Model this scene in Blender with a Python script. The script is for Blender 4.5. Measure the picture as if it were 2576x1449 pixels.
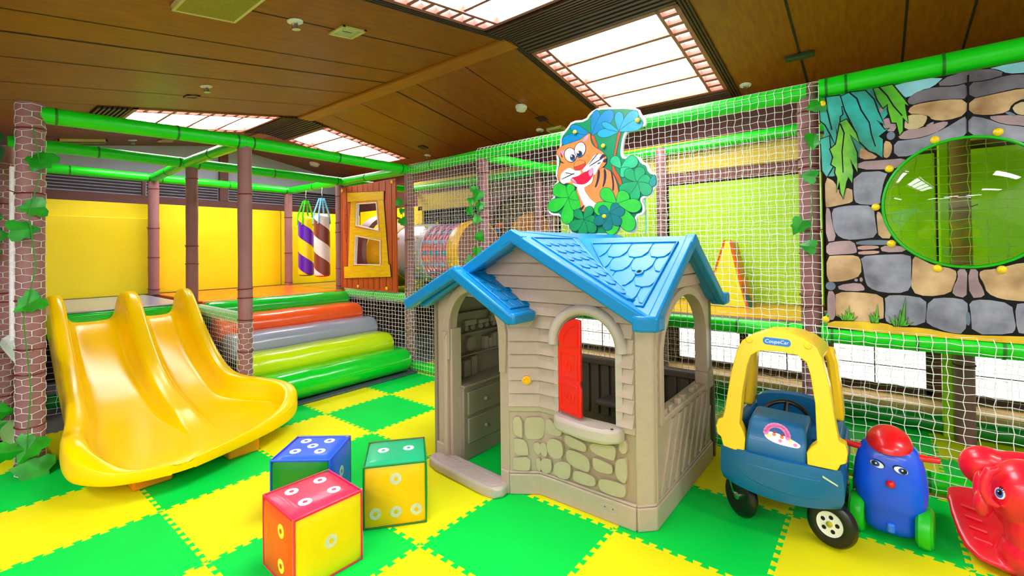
import bpy, bmesh, math, random
import numpy as np
from mathutils import Vector, Matrix
from mathutils.geometry import tessellate_polygon
random.seed(11)
for o in list(bpy.data.objects): bpy.data.objects.remove(o)
SC = bpy.context.scene
COL = SC.collection
PI = math.pi

# ---------------------------------------------------------------- camera, world, light, exposure
cam_d = bpy.data.cameras.new('camera'); cam = bpy.data.objects.new('camera', cam_d); COL.objects.link(cam)
cam_d.sensor_width = 36.0; cam_d.lens = 36.0 * 1153.5 / 2576; cam_d.clip_start = 0.05
cam_d.shift_y = -110.3 / 2576
_p, _r, _y = -.0113, -.0114, 2.2410
_f = Vector((math.cos(_y) * math.cos(_p), math.sin(_y) * math.cos(_p), -math.sin(_p)))
_rt = Vector((math.sin(_y), -math.cos(_y), 0)); _up = _rt.cross(_f)
_R = _rt * math.cos(_r) + _up * math.sin(_r); _U = -_rt * math.sin(_r) + _up * math.cos(_r)
cam.matrix_world = Matrix(((_R.x, _U.x, -_f.x, 2.7397), (_R.y, _U.y, -_f.y, -.6967), (_R.z, _U.z, -_f.z, 1.2656), (0, 0, 0, 1)))
SC.camera = cam
SC.view_settings.view_transform = 'Standard'; SC.view_settings.look = 'None'
SC.view_settings.gamma = 1; SC.view_settings.use_curve_mapping = False
SC.view_settings.exposure = 0.72
W = bpy.data.worlds.new('world'); SC.world = W; W.use_nodes = True
W.node_tree.nodes['Background'].inputs[0].default_value = (1, 1, 1, 1)
W.node_tree.nodes['Background'].inputs[1].default_value = 0.6
SKY_E, WIN_E, LUM_E = 11.0, 2.0, 17.0      # skylight diffusers, paper windows, ceiling luminaires
# all light comes from the world, the skylight diffusers, the lit paper windows and the ceiling lamps built below

# ---------------------------------------------------------------- helpers
def lin(c):
    return tuple(((v / 255) / 12.92 if v / 255 <= .04045 else ((v / 255 + .055) / 1.055) ** 2.4) for v in c)
MATS = {}
def M(name, rgb, rough=.5, noise=.06, scale=8, bump=0, bscale=60, coat=0, spec=.5, metal=0, rgb2=None, stretch=None, emit=0):
    """procedural material: base colour broken up by noise, optional bump"""
    if name in MATS: return MATS[name]
    m = bpy.data.materials.new(name); m.use_nodes = True; nt = m.node_tree; N = nt.nodes; L = nt.links
    b = N['Principled BSDF']; b.inputs['Roughness'].default_value = rough; b.inputs['Metallic'].default_value = metal
    b.inputs['Specular IOR Level'].default_value = spec; b.inputs['Coat Weight'].default_value = coat; b.inputs['Coat Roughness'].default_value = .08
    tc = N.new('ShaderNodeTexCoord'); mp = N.new('ShaderNodeMapping'); L.new(tc.outputs['Object'], mp.inputs[0])
    if stretch: mp.inputs['Scale'].default_value = stretch
    nz = N.new('ShaderNodeTexNoise'); nz.inputs['Scale'].default_value = scale; nz.inputs['Detail'].default_value = 5; L.new(mp.outputs[0], nz.inputs[0])
    r = N.new('ShaderNodeValToRGB'); c = lin(rgb)
    if rgb2: c0, c1 = lin(rgb2), c
    else: c0 = tuple(v * (1 - noise) for v in c); c1 = tuple(min(1, v * (1 + noise)) for v in c)
    r.color_ramp.elements[0].position = .3; r.color_ramp.elements[1].position = .7
    r.color_ramp.elements[0].color = (*c0, 1); r.color_ramp.elements[1].color = (*c1, 1)
    L.new(nz.outputs[0], r.inputs[0]); L.new(r.outputs[0], b.inputs['Base Color'])
    if bump:
        n2 = N.new('ShaderNodeTexNoise'); n2.inputs['Scale'].default_value = bscale; L.new(mp.outputs[0], n2.inputs[0])
        bp = N.new('ShaderNodeBump'); bp.inputs['Strength'].default_value = bump; bp.inputs['Distance'].default_value = .01
        L.new(n2.outputs[0], bp.inputs['Height']); L.new(bp.outputs[0], b.inputs['Normal'])
    if emit:
        b.inputs['Emission Color'].default_value = (*c, 1); b.inputs['Emission Strength'].default_value = emit
    m.diffuse_color = (*c, 1); MATS[name] = m
    return m

class MB:
    """collects faces for one mesh; cur = material slot of what is added next"""
    def __init__(s): s.v = []; s.f = []; s.m = []; s.cur = 0
    def add(s, vs, fs, mi=None):
        o = len(s.v); s.v += [tuple(v) for v in vs]; s.f += [tuple(o + i for i in f) for f in fs]
        s.m += [s.cur if mi is None else mi] * len(fs); return s
    def box(s, x0, x1, y0, y1, z0, z1):
        return s.add([(x, y, z) for z in (z0, z1) for y in (y0, y1) for x in (x0, x1)],
                     [(0, 2, 3, 1), (4, 5, 7, 6), (0, 1, 5, 4), (2, 6, 7, 3), (0, 4, 6, 2), (1, 3, 7, 5)])
    def obox(s, c, a, b, n):
        c, a, b, n = map(Vector, (c, a, b, n))
        vs = [c + a * i + b * j + n * k for k in (-1, 1) for j in (-1, 1) for i in (-1, 1)]
        return s.add(vs, [(0, 2, 3, 1), (4, 5, 7, 6), (0, 1, 5, 4), (2, 6, 7, 3), (0, 4, 6, 2), (1, 3, 7, 5)])
    def rings(s, rings, closed=True, caps=True, loop=False):
        n = len(rings[0]); vs = [p for r in rings for p in r]; fs = []
        K = len(rings)
        for k in range(K if loop else K - 1):
            a, b = k * n, ((k + 1) % K) * n
            for i in range(n if closed else n - 1):
                j = (i + 1) % n; fs.append((a + i, a + j, b + j, b + i))
        if caps and not loop: fs.append(tuple(range(n - 1, -1, -1))); fs.append(tuple((K - 1) * n + i for i in range(n)))
        return s.add(vs, fs)
    def tube(s, path, r, n=10, caps=True, loop=False):
        P = [Vector(p) for p in path]; R = []
        K = len(P); up = None
        for k in range(K):
            if loop: t = P[(k + 1) % K] - P[k - 1]
            else: t = P[min(k + 1, K - 1)] - P[max(k - 1, 0)]
            t.normalize()
            if up is None:
                up = Vector((0, 0, 1)) if abs(t.z) < .9 else Vector((1, 0, 0))
            x = t.cross(up).normalized(); y = x.cross(t).normalized(); up = y
            rr = r[k] if isinstance(r, (list, tuple)) else r
            R.append([P[k] + x * (rr * math.cos(2 * PI * i / n)) + y * (rr * math.sin(2 * PI * i / n)) for i in range(n)])
        return s.rings(R, True, caps, loop)
    def lathe(s, prof, c=(0, 0, 0), ax=(0, 0, 1), n=24, caps=True):
        ax = Vector(ax).normalized(); x = ax.orthogonal().normalized(); y = ax.cross(x); c = Vector(c)
        return s.rings([[c + ax * z + (x * math.cos(2 * PI * i / n) + y * math.sin(2 * PI * i / n)) * max(r, 1e-4) for i in range(n)] for r, z in prof], True, caps)
    def ell(s, c, r, n=16, k=10, mat=None):
        c = Vector(c); R = []
        for j in range(k + 1):
            a = -PI / 2 + PI * j / k; rr = max(math.cos(a), .01)
            ring = []
            for i in range(n):
                v = Vector((r[0] * rr * math.cos(2 * PI * i / n), r[1] * rr * math.sin(2 * PI * i / n), r[2] * math.sin(a)))
                ring.append(c + (mat @ v if mat else v))
            R.append(ring)
        return s.rings(R)
    def prism(s, poly, fn, d0, d1, holes=(), sides=True):
        """2-D polygon (holes allowed) extruded from depth d0 (front) to d1; fn(a, b, d) -> point"""
        loops = [list(poly)] + [list(h) for h in holes]
        tri = tessellate_polygon([[Vector((a, b, 0)) for a, b in l] for l in loops])
        flat = [p for l in loops for p in l]; n = len(flat)
        def area2(t): (ax, ay), (bx, by), (cx, cy) = (flat[i] for i in t); return (bx - ax) * (cy - ay) - (by - ay) * (cx - ax)
        tri = [t if area2(t) > 0 else t[::-1] for t in tri]
        vs = [fn(a, b, d0) for a, b in flat] + [fn(a, b, d1) for a, b in flat]
        fs = [tuple(t) for t in tri] + [tuple(n + i for i in reversed(t)) for t in tri]
        o = 0
        if sides:
            for l in loops:
                k = len(l)
                for i in range(k): j = (i + 1) % k; fs.append((o + i, n + o + i, n + o + j, o + j))
                o += k
        return s.add(vs, fs)
    def slab(s, pts, th):
        P = [Vector(p) for p in pts]; n = (P[1] - P[0]).cross(P[2] - P[0]).normalized() * th; k = len(P)
        return s.add(P + [p - n for p in P], [tuple(range(k)), tuple(range(2 * k - 1, k - 1, -1))] + [(i, k + i, k + (i + 1) % k, (i + 1) % k) for i in range(k)])
    def xf(s, mat): s.v = [tuple(mat @ Vector(v)) for v in s.v]; return s

def mk(name, mb, mats, parent=None, off=(0, 0, 0), smooth=35, bevel=0, seg=2, sub=0, solid=0):
    me = bpy.data.meshes.new(name)
    ox, oy, oz = off
    me.from_pydata([(x - ox, y - oy, z - oz) for x, y, z in mb.v], [], mb.f); me.validate()
    if not isinstance(mats, (list, tuple)): mats = [mats]
    for m in mats: me.materials.append(m)
    if len(mats) > 1 and len(me.polygons) == len(mb.m): me.polygons.foreach_set('material_index', mb.m)
    bm = bmesh.new(); bm.from_mesh(me); bmesh.ops.recalc_face_normals(bm, faces=bm.faces); bm.to_mesh(me); bm.free()
    if smooth:
        me.polygons.foreach_set('use_smooth', [True] * len(me.polygons))
        if smooth < 180: me.set_sharp_from_angle(angle=math.radians(smooth))
    o = bpy.data.objects.new(name, me); COL.objects.link(o)
    if parent: o.parent = parent
    if bevel:
        b = o.modifiers.new('bevel', 'BEVEL'); b.width = bevel; b.segments = seg; b.limit_method = 'ANGLE'; b.angle_limit = math.radians(40)
    if sub:
        q = o.modifiers.new('subsurf', 'SUBSURF'); q.levels = sub; q.render_levels = sub
    return o
def tag(o, label, cat, group=None, kind=None):
    o['label'] = label; o['category'] = cat
    if group: o['group'] = group
    if kind: o['kind'] = kind
    return o
def thing(name, label, cat, loc=(0, 0, 0), rotz=0, group=None):
    o = bpy.data.objects.new(name, None); COL.objects.link(o); o.location = loc; o.rotation_euler = (0, 0, rotz); o.empty_display_size = .05
    return tag(o, label, cat, group)
def part(name, mb, mats, t, label=None, root=None, **k):
    """world-space geometry hung under a thing (or, with root, under one of its parts)"""
    base = root or t
    o = mk(name, mb, mats, t, off=base.location, **k)
    if label: o['label'] = label
    return o
def lpart(name, mb, mats, t, label=None, **k):
    """geometry already in the thing's own space"""
    o = mk(name, mb, mats, t, **k)
    if label: o['label'] = label
    return o
def single(name, mb, mats, label, cat, group=None, **k):
    xs, ys, zs = zip(*mb.v); off = ((min(xs) + max(xs)) / 2, (min(ys) + max(ys)) / 2, min(zs))
    o = mk(name, mb, mats, None, off=off, **k); o.location = off
    return tag(o, label, cat, group)
def struct(name, mb, mats, **k):
    o = mk(name, mb, mats, None, **k); o['kind'] = 'structure'; return o
def copy_tree(o, parent=None, group=None):
    c = o.copy(); COL.objects.link(c); c.parent = parent
    if parent is not None: c.matrix_parent_inverse = o.matrix_parent_inverse.copy()
    for ch in list(o.children): copy_tree(ch, c)
    return c
def chaikin(P, k=2):
    for _ in range(k):
        Q = []
        for i in range(len(P)):
            a, b = P[i], P[(i + 1) % len(P)]
            Q += [(a[0] * .75 + b[0] * .25, a[1] * .75 + b[1] * .25), (a[0] * .25 + b[0] * .75, a[1] * .25 + b[1] * .75)]
        P = Q
    return P
def grow(P, d):
    """offset a 2-D polygon outwards by d"""
    A = sum(P[i][0] * P[(i + 1) % len(P)][1] - P[(i + 1) % len(P)][0] * P[i][1] for i in range(len(P)))
    s = 1 if A > 0 else -1; out = []
    for i in range(len(P)):
        a, b, c = Vector(P[i - 1]), Vector(P[i]), Vector(P[(i + 1) % len(P)])
        n = (b - a).normalized() + (c - b).normalized()
        if n.length < 1e-6: n = (c - b)
        n = n.normalized(); out.append((b.x + n.y * d * s, b.y - n.x * d * s))
    return out
def hexnet(fn, U, V, w=.062, h=.045, r=.0021, jit=.003, seed=1, brick=False):
    """knotted net over fn(u, v) -> point, every strand a thin 3-sided bar; brick = stretched hexagons"""
    rng = np.random.default_rng(seed); st = w / 2 if brick else w; nu = max(2, int(round(U / st))); nv = max(2, int(round(V / h)))
    P = np.zeros((nu + 1, nv + 1, 3))
    for i in range(nu + 1):
        for j in range(nv + 1):
            if brick: du, dv = 0, h * .12 * (1 if (i + j) % 2 == 0 else -1)
            else: du, dv = w * .055 * (1 if j % 2 else -1), h * .05 * (1 if i % 2 else -1)
            if i in (0, nu): du = 0
            v = min(max(j * V / nv + dv + rng.normal(0, jit * .5), 0), V); u = min(max(i * U / nu + du + rng.normal(0, jit * .5), 0), U)
            P[i, j] = fn(u, v)
    E = []
    for i in range(nu + 1):
        for j in range(nv + 1):
            if i < nu: E.append((P[i, j], P[i + 1, j]))
            if j < nv and (not brick or (i + j) % 2 == 0): E.append((P[i, j], P[i, j + 1]))
    A = np.array([e[0] for e in E]); B = np.array([e[1] for e in E]); t = B - A
    t /= np.maximum(np.linalg.norm(t, axis=1), 1e-6)[:, None]
    ref = np.where(np.abs(t[:, 2:3]) < .8, np.array([[0, 0, 1.]]), np.array([[1., .3, 0]]))
    x = np.cross(t, ref); x /= np.linalg.norm(x, axis=1)[:, None]; y = np.cross(x, t)
    vs = []
    for base in (A - t * r * .6, B + t * r * .6):
        for k in range(3):
            a = 2 * PI * k / 3; vs.append(base + r * (math.cos(a) * x + math.sin(a) * y))
    n = len(E); V_ = np.stack(vs, 1).reshape(-1, 3)
    o = np.arange(n) * 6; F = np.concatenate([np.stack([o + k, o + (k + 1) % 3, o + 3 + (k + 1) % 3, o + 3 + k], 1) for k in range(3)])
    mb = MB(); mb.v = [tuple(p) for p in V_.tolist()]; mb.f = [tuple(f) for f in F.tolist()]; mb.m = [0] * len(mb.f)
    return mb
def text_mesh(name, body, size, mat, parent, mw, extrude=.0008, shear=0, label=None):
    c = bpy.data.curves.new(name, 'FONT'); c.body = body; c.size = size; c.extrude = extrude; c.shear = shear; c.align_x = 'CENTER'; c.align_y = 'CENTER'; c.resolution_u = 3
    o = bpy.data.objects.new(name + '_curve', c); COL.objects.link(o)
    me = bpy.data.meshes.new_from_object(o.evaluated_get(bpy.context.evaluated_depsgraph_get()))
    bpy.data.objects.remove(o); bpy.data.curves.remove(c)
    me.name = name; me.transform(mw); me.materials.clear(); me.materials.append(mat)
    t = bpy.data.objects.new(name, me); COL.objects.link(t); t.parent = parent
    if label: t['label'] = label
    return t
ORD = ['first', 'second', 'third', 'fourth', 'fifth', 'sixth', 'seventh', 'eighth', 'ninth', 'tenth']
MURAL = (('teal',((2.505,2.103),(2.826,2.103),(2.871,2.028),(2.878,1.983),(2.812,1.975),(2.781,1.931),(2.759,1.907),(2.672,1.729),(2.573,1.654),(2.503,1.659))),('sky',((2.822,2.105),(3.026,2.112),(2.975,2.059),(2.936,2.057),(2.879,2.026),(2.863,2.046),(2.839,2.084))),('sky',((3.175,2.114),(3.372,2.109),(3.371,2.041),(3.29,2.056),(3.239,2.064),(3.209,2.092))),('darkrock',((3.049,2.109),(3.171,2.111),(3.236,2.063),(3.16,2.05),(3.11,2.058),(3.059,2.05),(2.987,2.065))),('darkrock',((2.881,2.015),(2.912,2.045),(2.944,2.05),(2.987,2.055),(3.059,2.04),(3.101,2.049),(3.1,1.976),(3.065,1.983),(2.982,1.996),(2.935,1.993),(2.891,1.987))),('darkrock',((3.111,2.05),(3.167,2.041),(3.236,2.054),(3.29,2.045),(3.371,2.015),(3.37,1.949),(3.289,1.993),(3.19,1.982),(3.11,1.974))),('tan',((2.895,1.979),(2.943,1.985),(3.028,1.984),(3.099,1.968),(3.097,1.899),(3.026,1.882),(2.973,1.896),(2.965,1.918),(2.93,1.934),(2.882,1.945))),('tan',((3.109,1.966),(3.19,1.974),(3.289,1.982),(3.37,1.959),(3.369,1.926),(3.288,1.939),(3.247,1.919),(3.236,1.883),(3.171,1.881),(3.108,1.902))),('cream',((2.871,1.909),(2.882,1.937),(2.952,1.923),(2.953,1.899),(2.933,1.861),(2.868,1.862))),('mauve',((2.945,1.865),(2.98,1.885),(2.975,1.87))),('mauve',((2.839,1.823),(2.86,1.856),(2.941,1.858),(3.007,1.878),(3.036,1.871),(3.006,1.839),(2.948,1.817),(2.88,1.812))),('mauve',((3.168,1.872),(3.212,1.87),(3.287,1.856),(3.367,1.818),(3.367,1.771),(3.286,1.812),(3.218,1.831))),('cream',((3.25,1.905),(3.288,1.923),(3.337,1.89),(3.321,1.855),(3.287,1.859),(3.261,1.872))),('slate',((3.225,1.881),(3.24,1.883),(3.262,1.861),(3.253,1.861))),('grey',((2.826,1.807),(2.884,1.805),(2.948,1.809),(3.018,1.839),(3.074,1.876),(3.098,1.89),(3.096,1.786),(3.025,1.787),(2.947,1.762),(2.89,1.724),(2.825,1.73))),('grey',((3.105,1.889),(3.164,1.864),(3.215,1.825),(3.286,1.803),(3.367,1.761),(3.365,1.695),(3.285,1.736),(3.204,1.769),(3.104,1.789))),('mauve',((2.785,1.936),(2.828,1.928),(2.834,1.862),(2.794,1.868),(2.781,1.903))),('tan',((2.784,1.819),(2.813,1.803),(2.814,1.76),(2.799,1.726),(2.779,1.733))),('tan',((2.682,1.773),(2.686,1.795),(2.722,1.766),(2.763,1.729),(2.682,1.732))),('mauve',((2.673,1.719),(2.782,1.714),(2.872,1.713),(2.849,1.684),(2.823,1.664),(2.672,1.68))),('grey',((2.653,1.662),(2.798,1.656),(2.776,1.599),(2.767,1.539),(2.762,1.518),(2.762,1.482),(2.724,1.484),(2.664,1.494),(2.652,1.527))),('tan',((2.503,1.656),(2.568,1.62),(2.576,1.567),(2.642,1.584),(2.645,1.526),(2.643,1.503),(2.593,1.494),(2.535,1.483),(2.505,1.487))),('mauve',((2.508,1.481),(2.541,1.472),(2.548,1.399),(2.57,1.296),(2.507,1.289))),('grey',((2.552,1.468),(2.587,1.479),(2.644,1.484),(2.734,1.476),(2.738,1.402),(2.748,1.311),(2.676,1.301),(2.611,1.299),(2.57,1.328),(2.556,1.386))),('tan',((2.748,1.444),(2.764,1.438),(2.779,1.37),(2.811,1.301),(2.756,1.305),(2.751,1.371))),('mauve',((2.505,1.277),(2.584,1.29),(2.646,1.289),(2.659,1.237),(2.654,1.224),(2.583,1.219),(2.51,1.213))),('slate',((2.657,1.286),(2.735,1.293),(2.824,1.285),(2.824,1.269),(2.661,1.269))),('pink',((2.664,1.262),(2.749,1.262),(2.753,1.249),(2.666,1.241))),('pink',((2.666,1.232),(2.754,1.235),(2.752,1.222),(2.668,1.216))),('mauve',((2.76,1.259),(2.834,1.264),(2.872,1.233),(2.769,1.228))),('tan',((2.507,1.204),(2.583,1.21),(2.66,1.21),(2.676,1.18),(2.675,1.103),(2.622,1.077),(2.57,1.066),(2.505,1.066))),('grey',((2.676,1.204),(2.758,1.213),(2.878,1.216),(2.881,1.176),(2.878,1.093),(2.883,1.069),(2.861,1.019),(2.764,1.015),(2.708,1.039),(2.694,1.075),(2.686,1.155))),('tan',((2.891,1.21),(2.922,1.188),(2.965,1.159),(3.044,1.142),(3.049,1.109),(3.036,1.063),(3.025,1.024),(2.941,1.003),(2.881,1.023),(2.887,1.128))),('mauve',((3.054,1.142),(3.086,1.143),(3.083,1.065),(3.081,1.004),(3.034,1.016),(3.04,1.058),(3.057,1.098))),('mauve',((3.092,1.143),(3.124,1.143),(3.121,1.094),(3.138,1.051),(3.145,1.014),(3.096,1.005))),('tan',((3.134,1.138),(3.183,1.144),(3.276,1.179),(3.329,1.169),(3.326,1.002),(3.273,1),(3.2,1.006),(3.155,1.031),(3.145,1.079),(3.13,1.111))),('mauve',((2.571,1.044),(2.668,1.063),(2.689,1.037),(2.685,1.019),(2.581,1.018))),('mauve',((2.504,1.008),(2.555,1.011),(2.559,0.929),(2.555,0.856),(2.515,0.847))),('tan',((2.563,1.005),(2.667,1.01),(2.763,0.999),(2.767,0.943),(2.765,0.859),(2.563,0.851),(2.562,0.955))),('grey',((2.775,0.997),(2.848,1.004),(2.935,0.991),(2.934,0.925),(2.927,0.856),(2.799,0.85),(2.773,0.87),(2.779,0.944))),('grey',((2.947,0.989),(3.022,1.002),(3.084,0.991),(3.085,0.931),(3.073,0.83),(3.019,0.83),(2.94,0.863),(2.936,0.896))),('grey',((3.092,0.986),(3.142,1),(3.232,0.984),(3.238,0.921),(3.244,0.873),(3.229,0.844),(3.101,0.831),(3.099,0.932))),('grey',((3.245,0.982),(3.272,0.989),(3.326,0.986),(3.324,0.855),(3.27,0.851),(3.25,0.854))),('ground',((2.5,0.84),(2.654,0.851),(2.771,0.852),(2.818,0.835),(2.926,0.842),(3.019,0.823),(3.1,0.822),(3.27,0.835),(3.323,0.837),(3.323,0.808),(3.269,0.802),(2.499,0.775))))
MELL = (('slate',(2.812,1.84),0.017,0.022),('slate',(2.539,1.04),0.023,0.024),('mauve',(2.654,1.077),0.008,0.008),('mauve',(2.676,1.08),0.007,0.012),('slate',(3.087,0.903),0.008,0.034),('mauve',(2.774,1.982),0.009,0.012))
MLEAF = (('leaf_teal',((2.503,2.104),(2.597,2.098),(2.606,2.062),(2.631,2.023),(2.603,2.039),(2.607,1.992),(2.595,1.983),(2.592,1.925),(2.587,1.874),(2.575,1.934),(2.581,1.863),(2.576,1.82),(2.555,1.885),(2.53,1.948),(2.506,1.976))),('leaf_teal',((2.506,1.869),(2.545,1.881),(2.549,1.804),(2.558,1.744),(2.553,1.721),(2.562,1.711),(2.545,1.681),(2.531,1.653),(2.511,1.691))),('leaf_cyan',((2.604,2.092),(2.641,2.105),(2.709,2.1),(2.744,2.044),(2.76,1.979),(2.785,1.905),(2.753,1.936),(2.787,1.875),(2.804,1.88),(2.762,1.845),(2.779,1.826),(2.776,1.729),(2.748,1.758),(2.722,1.773),(2.682,1.83),(2.661,1.902),(2.621,2.013))),('leaf_green',((2.745,2.103),(2.822,2.106),(2.859,2.036),(2.886,1.982),(2.87,1.996),(2.874,1.957),(2.881,1.896),(2.861,1.927),(2.86,1.857),(2.847,1.837),(2.836,1.904),(2.817,1.908),(2.803,1.982),(2.802,2.01),(2.782,1.992),(2.761,2.041))),('leaf_lime',((2.597,1.948),(2.625,1.96),(2.665,1.878),(2.68,1.822),(2.638,1.877),(2.668,1.769),(2.669,1.664),(2.638,1.742),(2.65,1.675),(2.645,1.607),(2.629,1.643),(2.619,1.615),(2.604,1.527),(2.593,1.56),(2.589,1.624),(2.574,1.564),(2.58,1.642),(2.57,1.672),(2.574,1.701),(2.553,1.721),(2.563,1.761),(2.549,1.807),(2.576,1.829))))
MVEIN = (((2.532,2.104),(2.538,2.029),(2.558,1.914)),((2.641,2.105),(2.673,2.065),(2.69,1.999),(2.724,1.925),(2.732,1.861),(2.748,1.792)),((2.767,2.106),(2.8,2.054),(2.825,1.994),(2.859,1.936)),((2.597,1.942),(2.614,1.887),(2.603,1.784),(2.606,1.668)),((3.106,2.087),(3.105,2.054)),((3.103,2.034),(3.105,1.973),(3.1,1.897),(3.099,1.786)))
MGRASS = (((2.59,0.853),(2.569,0.881),(2.606,0.854)),((2.596,0.854),(2.587,0.889),(2.613,0.855)),((2.602,0.854),(2.606,0.906),(2.619,0.856)),((2.608,0.855),(2.621,0.934),(2.624,0.856)),((2.611,0.855),(2.63,0.896),(2.627,0.856)),((2.615,0.855),(2.642,0.9),(2.632,0.857)),((2.62,0.856),(2.656,0.878),(2.637,0.857)),((2.716,0.852),(2.707,0.889),(2.731,0.853)),((2.718,0.852),(2.714,0.901),(2.734,0.853)),((2.723,0.852),(2.727,0.909),(2.738,0.854)),((2.729,0.853),(2.744,0.952),(2.744,0.854)),((2.73,0.853),(2.748,0.886),(2.746,0.854)),((2.808,0.842),(2.79,0.89),(2.828,0.844)),((2.81,0.842),(2.795,0.866),(2.83,0.844)),((2.817,0.843),(2.814,0.898),(2.837,0.845)),((2.824,0.843),(2.835,0.926),(2.844,0.845)),((2.831,0.844),(2.857,0.991),(2.851,0.846)),((2.835,0.844),(2.866,0.89),(2.855,0.846)),((2.841,0.845),(2.884,0.868),(2.861,0.847)))
MSTUD = ((2.982,1.791),(3.202,1.793),(2.803,1.666),(2.744,1.469),(2.805,1.273),(2.981,1.146),(3.204,1.144),(2.513,0.851),(2.515,2.068))
CABIN = {'panel':((-2.425,2.046),(-1.35,2.054),(-1.337,0.812),(-2.43,0.818)),'body':((-2.192,1.876),(-1.552,1.843),(-1.467,1.071),(-2.259,1.058)),'top':((-2.26,1.972),(-1.54,1.928),(-1.541,1.834),(-2.258,1.86)),'mid':((-2.16,1.506),(-2.15,1.542),(-1.589,1.479),(-1.586,1.386),(-2.114,1.452)),'sill':((-2.341,1.078),(-1.443,1.115),(-1.426,0.981),(-2.337,0.936)),'h1':((-2.064,1.83),(-1.675,1.818),(-1.635,1.488),(-2.086,1.566)),'h2':((-2.096,1.452),(-1.607,1.384),(-1.61,1.103),(-2.128,1.102)),'s1':((-2.414,2.028),(-2.414,2.028)),'s2':((-1.369,2.04),(-1.369,2.04)),'s3':((-2.059,0.818),(-2.059,0.818)),'s4':((-1.51,0.818),(-1.51,0.818))}
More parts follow.
